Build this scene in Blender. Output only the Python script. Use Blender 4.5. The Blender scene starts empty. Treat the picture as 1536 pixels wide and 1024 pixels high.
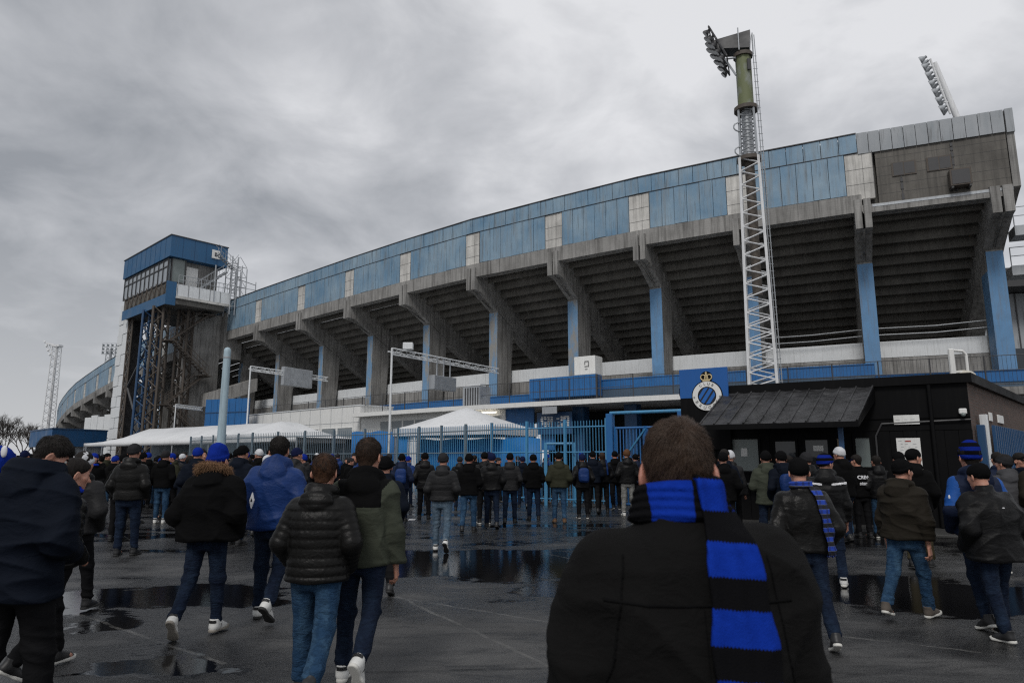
import bpy, bmesh, math, random
import numpy as np
from mathutils import Vector, Matrix, Euler
random.seed(11)
RNG = np.random.RandomState(5)
SC = bpy.context.scene
COL = SC.collection
R = math.radians

# ------------------------------------------------------------------ camera
CH, FPX = 1.65, 1024.0
PITCH = math.atan(176.0 / 1024.0)
cam_d = bpy.data.cameras.new('camera')
cam = bpy.data.objects.new('camera', cam_d); COL.objects.link(cam)
cam_d.sensor_width = 36.0; cam_d.lens = 24.0; cam_d.clip_start = 0.05; cam_d.clip_end = 3000
cam.location = (0, 0, CH); cam.rotation_euler = (math.pi / 2 + PITCH, 0, 0)
cam_d.dof.use_dof = True; cam_d.dof.focus_distance = 16.0; cam_d.dof.aperture_fstop = 5.0
SC.camera = cam
SC.render.engine = 'CYCLES'; SC.cycles.use_denoising = False; SC.cycles.filter_width = 1.25; SC.cycles.use_adaptive_sampling = False; SC.cycles.sample_clamp_indirect = 4.0
SC.view_settings.view_transform = 'Standard'; SC.view_settings.look = 'None'
SC.view_settings.exposure = 0.10; SC.view_settings.gamma = 1.0

def ray(px, py):
    a = (px - 768) / FPX; b = (512 - py) / FPX
    c, s = math.cos(PITCH), math.sin(PITCH)
    return Vector((a, c - s * b, s + c * b))
def at(px, py, D):                       # surveyed point: picture direction at a known distance D along Y
    r = ray(px, py); t = D / r.y
    return Vector((r.x * t, D, CH + r.z * t))
def at_z(px, py, z):
    r = ray(px, py); t = (z - CH) / r.z
    return Vector((r.x * t, r.y * t, z))
def on_plane(px, py, p0, n):
    r = ray(px, py); o = Vector((0, 0, CH))
    t = (Vector(p0) - o).dot(n) / r.dot(n)
    return o + r * t

# ------------------------------------------------------------------ objects
ROOT = {}
def thing(name, label, cat, loc=(0, 0, 0), rz=0.0, group=None, scale=1.0):
    o = bpy.data.objects.new(name, None); COL.objects.link(o)
    o.empty_display_size = 0.2
    o.location = loc; o.rotation_euler = (0, 0, rz); o.scale = (scale,) * 3
    o['label'] = label; o['category'] = cat
    if group: o['group'] = group
    ROOT[o] = Matrix.LocRotScale(Vector(loc), Euler((0, 0, rz)), Vector((scale,) * 3))
    return o
def tag(o, label, cat, group=None):
    o['label'] = label; o['category'] = cat
    if group: o['group'] = group
    return o
def root_of(p):
    while p is not None and p.parent is not None: p = p.parent
    return p
def link(name, me, mat, parent=None):
    o = bpy.data.objects.new(name, me); COL.objects.link(o)
    if mat is not None and len(me.materials) == 0:
        for m in (mat if isinstance(mat, (list, tuple)) else [mat]): me.materials.append(m)
    if parent is not None: o.parent = parent
    return o

class MB:
    """collects shapes in world space and links them as one mesh"""
    def __init__(s): s.v = []; s.f = []; s.sm = []
    def add(s, vs, fs, sm=False):
        n = len(s.v); s.v += [tuple(v) for v in vs]
        s.f += [tuple(i + n for i in f) for f in fs]; s.sm += [sm] * len(fs)
        return s
    def hexa(s, p):      # p: 4 bottom ccw, 4 top
        return s.add(p, [(3, 2, 1, 0), (4, 5, 6, 7), (0, 1, 5, 4), (1, 2, 6, 5), (2, 3, 7, 6), (3, 0, 4, 7)])
    def box(s, c, d, rz=0.0, M=None):
        hx, hy, hz = d[0] / 2, d[1] / 2, d[2] / 2
        cr, sr = math.cos(rz), math.sin(rz); P = []
        for z in (-hz, hz):
            for x, y in ((-hx, -hy), (hx, -hy), (hx, hy), (-hx, hy)):
                P.append(Vector((c[0] + x * cr - y * sr, c[1] + x * sr + y * cr, c[2] + z)))
        if M: P = [M @ p for p in P]
        return s.hexa(P)
    def obox(s, o, ax, ay, az):   # corner o, three edge vectors
        o, ax, ay, az = map(Vector, (o, ax, ay, az))
        if ax.cross(ay).dot(az) < 0: ax, ay = ay, ax
        return s.hexa([o, o + ax, o + ax + ay, o + ay, o + az, o + ax + az, o + ax + ay + az, o + ay + az])
    def prism(s, poly, off):
        n = len(poly); off = Vector(off); P = [Vector(p) for p in poly]
        nm = Vector((0, 0, 0))
        for i in range(n): nm += P[i].cross(P[(i + 1) % n])
        if nm.dot(off) < 0: P = P[::-1]
        Q = [p + off for p in P]
        return s.add(P + Q, [tuple(range(n))[::-1], tuple(range(n, 2 * n))] + [(i, (i + 1) % n, n + (i + 1) % n, n + i) for i in range(n)])
    def tube(s, a, b, r, n=8, r2=None, caps=True):
        a, b = Vector(a), Vector(b); d = b - a
        if d.length < 1e-6: return s
        r2 = r if r2 is None else r2
        z = d.normalized(); x = z.orthogonal().normalized(); y = z.cross(x)
        P = []
        for q, rr in ((a, r), (b, r2)):
            for i in range(n):
                t = 2 * math.pi * i / n + math.pi / n
                P.append(q + x * (rr * math.cos(t)) + y * (rr * math.sin(t)))
        s.add(P, [(i, (i + 1) % n, n + (i + 1) % n, n + i) for i in range(n)], n > 6)
        if caps: s.add(P, [tuple(range(n))[::-1], tuple(range(n, 2 * n))])
        return s
    def path(s, pts, r, n=6):
        for a, b in zip(pts[:-1], pts[1:]): s.tube(a, b, r, n)
        return s
    def ball(s, c, r, n=10, m=6, sq=(1, 1, 1)):
        P = [Vector((c[0], c[1], c[2] + r * sq[2]))]
        for j in range(1, m):
            for i in range(n):
                t, u = math.pi * j / m, 2 * math.pi * i / n
                P.append(Vector((c[0] + r * sq[0] * math.sin(t) * math.cos(u), c[1] + r * sq[1] * math.sin(t) * math.sin(u), c[2] + r * sq[2] * math.cos(t))))
        P.append(Vector((c[0], c[1], c[2] - r * sq[2]))); k = len(P) - 1; F = []
        for i in range(n):
            F.append((0, 1 + i, 1 + (i + 1) % n)); F.append((k, 1 + (m - 2) * n + (i + 1) % n, 1 + (m - 2) * n + i))
            for j in range(m - 2):
                q = 1 + j * n; F.append((q + i, q + n + i, q + n + (i + 1) % n, q + (i + 1) % n))
        return s.add(P, F, True)
    def lathe(s, c, prof, n=16):   # prof: (r, z)
        P = []
        for r, z in prof:
            for i in range(n):
                t = 2 * math.pi * i / n; P.append(Vector((c[0] + r * math.cos(t), c[1] + r * math.sin(t), c[2] + z)))
        F = []
        for j in range(len(prof) - 1):
            for i in range(n): F.append((j * n + i, j * n + (i + 1) % n, (j + 1) * n + (i + 1) % n, (j + 1) * n + i))
        s.add(P, F, True)
        return s.add(P, [tuple(range(n))[::-1], tuple(range((len(prof) - 1) * n, len(prof) * n))])
    def build(s, name, mat, parent=None, bevel=0.0):
        V = s.v
        rt = root_of(parent)
        if rt is not None and rt in ROOT:
            Mi = ROOT[rt].inverted(); V = [tuple(Mi @ Vector(v)) for v in V]
        me = bpy.data.meshes.new(name); me.from_pydata(V, [], s.f)
        me.polygons.foreach_set('use_smooth', s.sm); me.update()
        o = link(name, me, mat, parent)
        if bevel:
            b = o.modifiers.new('bevel', 'BEVEL'); b.width = bevel; b.segments = 1; b.limit_method = 'ANGLE'; b.angle_limit = R(50)
        return o

def copy_tree(o, parent=None):
    c = o.copy(); COL.objects.link(c)
    if parent is not None: c.parent = parent
    for ch in list(o.children): copy_tree(ch, c)
    return c

# ------------------------------------------------------------------ materials
class NT:
    def __init__(s, name):
        s.m = bpy.data.materials.new(name); s.m.use_nodes = True
        s.t = s.m.node_tree; s.n = s.t.nodes; s.p = s.n['Principled BSDF']
        s.co = s.n.new('ShaderNodeTexCoord')
    def l(s, a, b): s.t.links.new(a, b)
    def mapv(s, scale=(1, 1, 1), coord='Object'):
        k = s.n.new('ShaderNodeMapping'); k.inputs['Scale'].default_value = scale
        s.l(s.co.outputs[coord], k.inputs['Vector']); return k.outputs[0]
    def noise(s, scale, detail=4, rough=.55, vec=None, dist=0.0):
        k = s.n.new('ShaderNodeTexNoise'); k.inputs['Scale'].default_value = scale
        k.inputs['Detail'].default_value = detail; k.inputs['Roughness'].default_value = rough
        k.inputs['Distortion'].default_value = dist
        s.l(vec if vec is not None else s.co.outputs['Object'], k.inputs['Vector']); return k.outputs['Fac']
    def ramp(s, fac, stops):
        k = s.n.new('ShaderNodeValToRGB'); e = k.color_ramp.elements
        for i, (p, c) in enumerate(stops):
            el = e[i] if i < 2 else e.new(p)
            el.position = p; el.color = (*c, 1) if isinstance(c, (tuple, list)) else (c, c, c, 1)
        s.l(fac, k.inputs['Fac']); return k.outputs['Color']
    def mix(s, fac, a, b, mode='MIX'):
        k = s.n.new('ShaderNodeMix'); k.data_type = 'RGBA'; k.blend_type = mode
        for i, v in ((0, fac), (6, a), (7, b)):
            if isinstance(v, (int, float)): k.inputs[i].default_value = v if i == 0 else (v, v, v, 1)
            elif isinstance(v, (tuple, list)): k.inputs[i].default_value = (*v, 1)
            else: s.l(v, k.inputs[i])
        return k.outputs[2]
    def math(s, op, a, b=None, c=None):
        k = s.n.new('ShaderNodeMath'); k.operation = op
        for i, v in enumerate((a, b, c)):
            if v is None: continue
            if isinstance(v, (int, float)): k.inputs[i].default_value = v
            else: s.l(v, k.inputs[i])
        return k.outputs[0]
    def xyz(s, vec=None):
        k = s.n.new('ShaderNodeSeparateXYZ'); s.l(vec if vec is not None else s.co.outputs['Object'], k.inputs[0]); return k.outputs
    def bump(s, h, strength=.3, dist=.01):
        k = s.n.new('ShaderNodeBump'); k.inputs['Strength'].default_value = strength; k.inputs['Distance'].default_value = dist
        s.l(h, k.inputs['Height']); s.l(k.outputs[0], s.p.inputs['Normal']); return k
    def base(s, v):
        if isinstance(v, (tuple, list)): s.p.inputs['Base Color'].default_value = (*v, 1)
        else: s.l(v, s.p.inputs['Base Color'])
    def rough(s, v):
        if isinstance(v, (int, float)): s.p.inputs['Roughness'].default_value = v
        else: s.l(v, s.p.inputs['Roughness'])
    def set(s, **k):
        for a, v in k.items(): s.p.inputs[a.replace('_', ' ')].default_value = v
def sc3(c, k): return tuple(min(1, x * k) for x in c)

def paint(name, c, rough=.45, var=.25, scale=1.5, streak=.3, metal=0.0, dirt=(.05, .045, .04)):
    k = NT(name)
    n1 = k.noise(scale, 6, .6)
    col = k.mix(n1, sc3(c, 1 - var), sc3(c, 1 + var))
    st = k.noise(1.0, 6, .7, k.mapv((9, 9, .5)))
    f = k.ramp(st, [(.5, 0.0), (.78, 1.0)])
    f = k.math('MULTIPLY', f, streak)
    k.base(k.mix(f, col, dirt))
    k.rough(k.ramp(n1, [(.3, max(.05, rough - .12)), (.7, min(1, rough + .15))])); k.set(Metallic=metal)
    k.bump(k.noise(25, 3), .08, .01)
    return k.m
def concrete(name, c, dark=.45, wet=.0, boards=True):
    k = NT(name)
    n1 = k.noise(.55, 8, .62); n2 = k.noise(6, 6, .6)
    col = k.mix(k.ramp(n1, [(.32, 0.0), (.7, 1.0)]), sc3(c, .62), sc3(c, 1.2))
    col = k.mix(k.math('MULTIPLY', n2, .35), col, sc3(c, .5))
    st = k.noise(1.0, 7, .7, k.mapv((4.5, 4.5, .22)))
    f = k.math('MULTIPLY', k.ramp(st, [(.46, 0.0), (.72, 1.0)]), dark)
    col = k.mix(f, col, sc3((.055, .052, .048), 1))
    k.base(col); k.rough(.85 - wet)
    h = k.noise(14, 6, .6)
    if boards:
        w = k.n.new('ShaderNodeTexWave'); w.inputs['Scale'].default_value = 2.2; w.bands_direction = 'Z'; w.inputs['Distortion'].default_value = 1.2
        k.l(k.co.outputs['Object'], w.inputs['Vector'])
        h = k.math('ADD', h, k.math('MULTIPLY', w.outputs['Fac'], .25))
    k.bump(h, .35, .02)
    return k.m
def plain(name, c, rough=.5, metal=0.0, **kw):
    k = NT(name); k.base(k.mix(k.noise(4, 4), sc3(c, .8), sc3(c, 1.2))); k.rough(rough); k.set(Metallic=metal, **kw); return k.m
def fabric(name, c, rough=.8, weave=260, wr=9, sheen=.0, var=.3, bump=.45, spec=.07):
    k = NT(name)
    n = k.noise(7, 5, .6)
    k.base(k.mix(n, sc3(c, 1 - var), sc3(c, 1 + var)))
    k.rough(rough)
    h = k.math('ADD', k.math('MULTIPLY', k.noise(weave, 2), .12), k.noise(wr, 4, .55, k.mapv((1, 1, 1.7)), .6))
    k.bump(h, bump, .025)
    k.set(Sheen_Weight=sheen, Sheen_Roughness=.5)
    k.p.inputs['Specular IOR Level'].default_value = spec
    return k.m
def denim(name, c, fade):
    k = NT(name)
    n = k.noise(5, 5, .62, k.mapv((1.6, 1.6, .7)))
    f = k.ramp(n, [(.42, 0.0), (.72, 1.0)])
    w = k.noise(16, 5, .6, k.mapv((1, 1, 2.6)), 1.0)
    col = k.mix(f, c, fade)
    col = k.mix(k.math('MULTIPLY', k.ramp(w, [(.45, 0.0), (.7, 1.0)]), .6), col, sc3(c, .4))
    k.base(col); k.rough(.9); k.p.inputs['Specular IOR Level'].default_value = .15
    k.bump(k.math('ADD', w, k.math('MULTIPLY', k.noise(420, 2), .15)), .7, .03)
    return k.m
# ------------------------------------------------------------------ smooth solids meshed by surface nets
f4 = np.float32
def A3(*v): return np.array(v, f4)
def smin(a, b, k):
    h = np.maximum(k - np.abs(a - b), 0) / k
    return np.minimum(a, b) - h * h * k * f4(.25)
def smax(a, b, k): return -smin(-a, -b, k)
def rcone(P, a, b, ra, rb):
    ba = b - a; pa = P - a
    t = np.clip((pa @ ba) / max(1e-9, float(ba @ ba)), 0, 1)
    q = pa - t[:, None] * ba
    return np.sqrt(np.einsum('ij,ij->i', q, q)) - (ra + (rb - ra) * t), t
def ellip(P, c, r):
    q = (P - c) / r; k0 = np.sqrt(np.einsum('ij,ij->i', q, q))
    q = q / r; k1 = np.sqrt(np.einsum('ij,ij->i', q, q))
    return k0 * (k0 - 1) / np.maximum(k1, 1e-6)
def torus(P, c, Rx, Ry, r, rz=None, tilt=0.0):
    q = P - c
    if tilt: q = np.stack([q[:, 0], q[:, 1], q[:, 2] - tilt * q[:, 1]], 1)
    s = np.sqrt((q[:, 0] / Rx) ** 2 + (q[:, 1] / Ry) ** 2)
    m = (s - 1) * min(Rx, Ry)
    return np.sqrt(m * m + (q[:, 2] * (r / (rz or r))) ** 2) - r
def loftz(P, Z, W, D, CY, p=2.4, CX=None):
    z = P[:, 2]; w = np.interp(z, Z, W).astype(f4); d = np.interp(z, Z, D).astype(f4); cy = np.interp(z, Z, CY).astype(f4)
    x = P[:, 0] if CX is None else P[:, 0] - np.interp(z, Z, CX).astype(f4)
    q = (np.abs(x / w) ** p + np.abs((P[:, 1] - cy) / d) ** p) ** (1 / p)
    return (q - 1) * np.minimum(w, d)
_wd = {}
def wob(P, freq, seed, n=5, warp=.8):
    if seed not in _wd:
        r = np.random.RandomState(seed); d = r.normal(size=(8, 3)); d /= np.linalg.norm(d, axis=1)[:, None]
        _wd[seed] = (d.astype(f4), r.uniform(0, 6.28, 8).astype(f4), r.uniform(.6, 1.7, 8).astype(f4))
    d, ph, fs = _wd[seed]
    w = np.sin(P @ (d[7] * freq * .5) + ph[7]) * warp
    s = 0
    for i in range(n): s = s + np.sin(P @ (d[i] * freq * fs[i]) + ph[i] + w)
    return s / n
def net(f, lo, hi, h, B=8):
    lo = np.array(lo, f4); hi = np.array(hi, f4)
    nb = np.ceil((hi - lo) / (h * B)).astype(int) + 1
    n = nb * B
    g = np.stack(np.meshgrid(*[np.arange(k) for k in nb], indexing='ij'), -1).reshape(-1, 3)
    cen = lo + (g * B + (B - 1) / 2).astype(f4) * f4(h)
    dc = f(cen)
    act = np.abs(dc) < .95 * B * h + .012
    V = np.where(dc < 0, -1.0, 1.0).astype(f4).reshape(nb)
    V = V.repeat(B, 0).repeat(B, 1).repeat(B, 2)
    ga = g[act]
    off = np.stack(np.meshgrid(np.arange(B), np.arange(B), np.arange(B), indexing='ij'), -1).reshape(-1, 3)
    CH_ = max(1, 300000 // (B ** 3))
    for i in range(0, len(ga), CH_):
        ii = (ga[i:i + CH_, None, :] * B + off[None]).reshape(-1, 3)
        V[ii[:, 0], ii[:, 1], ii[:, 2]] = f(lo + ii.astype(f4) * f4(h))
    S = V < 0
    c = np.zeros(n - 1, np.uint8)
    for dx in (0, 1):
        for dy in (0, 1):
            for dz in (0, 1): c += S[dx:n[0] - 1 + dx, dy:n[1] - 1 + dy, dz:n[2] - 1 + dz]
    a = (c > 0) & (c < 8)
    idx = np.argwhere(a); ids = np.full(n - 1, -1, np.int32); ids[a] = np.arange(len(idx))
    cor = [(x, y, z) for x in (0, 1) for y in (0, 1) for z in (0, 1)]
    cv = [V[idx[:, 0] + x, idx[:, 1] + y, idx[:, 2] + z] for x, y, z in cor]
    acc = np.zeros((len(idx), 3), f4); cnt = np.zeros(len(idx), f4)
    for p in range(8):
        for q in range(p + 1, 8):
            if sum(abs(i - j) for i, j in zip(cor[p], cor[q])) != 1: continue
            m = (cv[p] < 0) != (cv[q] < 0)
            t = cv[p][m] / (cv[p][m] - cv[q][m])
            acc[m] += np.array(cor[p], f4) + t[:, None] * (np.array(cor[q], f4) - np.array(cor[p], f4)); cnt[m] += 1
    vs = lo + (idx + acc / np.maximum(cnt, 1)[:, None]) * h
    F = []
    for ax in range(3):
        u, w = (ax + 1) % 3, (ax + 2) % 3
        sl0 = [slice(0, n[i]) for i in range(3)]; sl1 = list(sl0)
        sl0[ax] = slice(0, n[ax] - 1); sl1[ax] = slice(1, n[ax])
        s0, s1 = S[tuple(sl0)], S[tuple(sl1)]
        e = np.argwhere(s0 != s1)
        e = e[(e[:, u] > 0) & (e[:, w] > 0) & (e[:, u] < n[u] - 1) & (e[:, w] < n[w] - 1)]
        def cid(du, dw):
            k = e.copy(); k[:, u] -= du; k[:, w] -= dw; return ids[k[:, 0], k[:, 1], k[:, 2]]
        qd = np.stack([cid(1, 1), cid(0, 1), cid(0, 0), cid(1, 0)], 1)
        fl = ~s0[e[:, 0], e[:, 1], e[:, 2]]
        qd[fl] = qd[fl][:, ::-1]; F.append(qd)
    F = np.concatenate(F); F = F[(F >= 0).all(1)]
    return vs.astype(f4), F
def sdf_mesh(name, f, lo, hi, h):
    v, q = net(f, lo, hi, h)
    me = bpy.data.meshes.new(name); me.from_pydata(v, [], q)
    me.polygons.foreach_set('use_smooth', np.ones(len(q), bool)); me.update()
    return me
# ------------------------------------------------------------------ people
def rotm(ax, ang):
    return np.array(Matrix.Rotation(ang, 3, ax), f4)
SKIN = {}
def skin(name, c):
    k = NT(name)
    n = k.noise(30, 4)
    k.base(k.mix(n, sc3(c, .85), (min(1, c[0] * 1.2), c[1] * 1.02, c[2] * .98))); k.rough(.5)
    k.set(Subsurface_Weight=.12, Subsurface_Radius=(.012, .005, .003))
    k.bump(k.noise(220, 3), .12, .003)
    SKIN[name] = k.m
    return k.m
def hairmat(name, c):
    k = NT(name); n = k.noise(60, 5, .65, k.mapv((1, 1, .35)), .4)
    k.base(k.mix(n, sc3(c, .45), sc3(c, 1.7))); k.rough(.6); k.p.inputs['Specular IOR Level'].default_value = .12
    k.bump(n, .8, .012); return k.m
def knit(name, c, c2=None, band=.05, off=0.0):
    k = NT(name); x = k.xyz()
    col = k.mix(k.noise(9, 4), sc3(c, .75), sc3(c, 1.25))
    if c2 is not None:
        f = k.math('GREATER_THAN', k.math('FRACT', k.math('MULTIPLY', k.math('ADD', x[2], off), 1 / (2 * band))), .5)
        col = k.mix(f, col, c2)
    k.base(col); k.rough(.95)
    k.p.inputs['Specular IOR Level'].default_value = .04
    k.bump(k.noise(230, 2, .5, k.mapv((1, 1, .5))), .6, .008)
    return k.m
M = {}
M['skin'] = skin('skin_fair', (.46, .25, .18)); M['skin2'] = skin('skin_ruddy', (.42, .20, .145))
M['hair_dark'] = hairmat('hair_dark', (.012, .010, .009)); M['hair_brown'] = hairmat('hair_brown', (.035, .021, .014)); M['hair_red'] = hairmat('hair_auburn', (.055, .027, .015))
M['black'] = fabric('black_nylon', (.0065, .0065, .007), .45, var=.25, spec=.14); M['blackmat'] = fabric('black_cloth', (.0045, .0045, .0048), .9)
M['puff'] = fabric('black_puffer', (.008, .0078, .0075), .38, wr=14, bump=.3, spec=.15)
M['leather'] = fabric('black_leather', (.006, .0058, .0055), .35, weave=120, wr=12, bump=.35, spec=.16)
M['charcoal'] = fabric('charcoal_nylon', (.016, .016, .017), .55, spec=.16); M['grey'] = fabric('grey_nylon', (.06, .06, .064), .7)
M['navy'] = fabric('navy_cloth', (.0055, .008, .0145), .75); M['navyl'] = fabric('navy_nylon', (.012, .018, .040), .55)
M['royal'] = fabric('royal_blue_nylon', (.008, .030, .125), .5, wr=13, spec=.18); M['royalhat'] = knit('royal_blue_knit', (.008, .026, .235))
M['bright'] = fabric('bright_blue_nylon', (.010, .070, .28), .55, spec=.15); M['khaki'] = fabric('khaki_cloth', (.050, .056, .042), .85); M['olive'] = fabric('olive_cloth', (.030, .031, .020), .8); M['brownj'] = fabric('dark_brown_cloth', (.020, .017, .013), .7)
M['olivep'] = fabric('olive_trousers', (.045, .038, .022), .85)
M['wool'] = fabric('black_wool', (.0062, .006, .006), .9, weave=500, wr=11, bump=.6, spec=.12)
M['jean'] = denim('blue_denim', (.018, .050, .105), (.055, .115, .19)); M['jeand'] = denim('dark_denim', (.007, .013, .030), (.016, .030, .058))
M['jeanl'] = denim('light_denim', (.070, .110, .155), (.15, .20, .25)); M['jeang'] = denim('pale_grey_denim', (.20, .20, .19), (.32, .32, .31))
M['trsb'] = fabric('black_trousers', (.009, .009, .010), .85)
M['hatb'] = knit('black_knit', (.006, .006, .0065)); M['hatg'] = knit('grey_knit', (.026, .026, .028)); M['hatn'] = knit('navy_knit', (.010, .014, .045)); M['hatw'] = knit('white_knit', (.55, .56, .58)); M['hatbr'] = knit('brown_knit', (.11, .055, .03))
M['hatst'] = knit('blue_black_striped_knit', (.007, .020, .20), (.006, .006, .008), .042, .02)
M['scarf'] = knit('blue_black_scarf', (.010, .035, .36), (.008, .008, .009), .05)
M['fur'] = hairmat('beige_fur', (.22, .13, .075))
M['shoew'] = plain('white_leather', (.62, .62, .60), .45); M['shoeb'] = plain('black_shoe', (.012, .012, .013), .5); M['shoet'] = plain('taupe_suede', (.085, .07, .058), .85)
M['shoebr'] = plain('tan_boot', (.12, .062, .028), .7)
M['solew'] = plain('white_rubber', (.60, .59, .55), .6); M['soleb'] = plain('dark_rubber', (.02, .02, .02), .7); M['soleg'] = plain('worn_grey_rubber', (.25, .23, .20), .8)
M['eye'] = plain('eye_white', (.6, .58, .55), .15); M['iris'] = plain('iris_dark', (.02, .016, .012), .1)
M['white'] = plain('white_print', (.7, .7, .72), .6)

# shoe in its own frame: ankle joint at the origin, toe towards +y
def _shoe(P):
    a, _ = rcone(P, A3(0, -.035, -.048), A3(0, .135, -.062), .040, .037)
    b, _ = rcone(P, A3(0, -.02, -.03), A3(0, -.03, .035), .045, .043)
    c, _ = rcone(P, A3(0, -.01, -.01), A3(0, .09, -.045), .040, .036)
    d = smin(smin(a, b, .03), c, .03)
    d = np.maximum(d, -.068 - P[:, 2])
    lace = .0025 * np.cos(P[:, 1] * 260) * ((P[:, 1] > .03) & (P[:, 1] < .11) & (np.abs(P[:, 0]) < .022))
    d = d - lace
    return np.maximum(d, P[:, 2] - .035)
def _sole(P):
    q = P[:, :2]
    t = np.clip((q[:, 1] + .045) / .185, 0, 1)
    dx = q[:, 0] - .006 * np.sin(t * 3.1); dy = q[:, 1] - (-.045 + .185 * t)
    d2 = np.sqrt(dx * dx + dy * dy) - (.040 + .010 * t - .012 * np.exp(-((t - .4) / .2) ** 2))
    up = .012 * np.clip((P[:, 1] - .10) / .08, 0, 1) ** 2
    return smax(d2, np.abs(P[:, 2] + .074 - up) - .014, .006)
SHOE = sdf_mesh('shoe', _shoe, (-.09, -.14, -.13), (.09, .24, .08), .006)
SOLE = sdf_mesh('sole', _sole, (-.09, -.14, -.13), (.09, .24, .0), .006)
def _tab(P):
    d = np.abs(_shoe(P) - .0025) - .0025
    d = np.maximum(d, np.abs(P[:, 2] - .012) - .014); d = np.maximum(d, P[:, 1] + .052)
    e = np.abs(_shoe(P) - .002) - .002
    e = np.maximum(np.maximum(e, np.abs(P[:, 1] - .035 - .35 * P[:, 2]) - .007), np.maximum(np.abs(P[:, 2] + .035) - .02, .02 - np.abs(P[:, 0])))
    return np.minimum(d, e)
TAB = sdf_mesh('heel_tab', _tab, (-.09, -.14, -.13), (.09, .24, .08), .005); TAB.materials.append(M['shoeb'])
SHOE.materials.append(M['shoeb']); SOLE.materials.append(M['soleb'])

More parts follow.
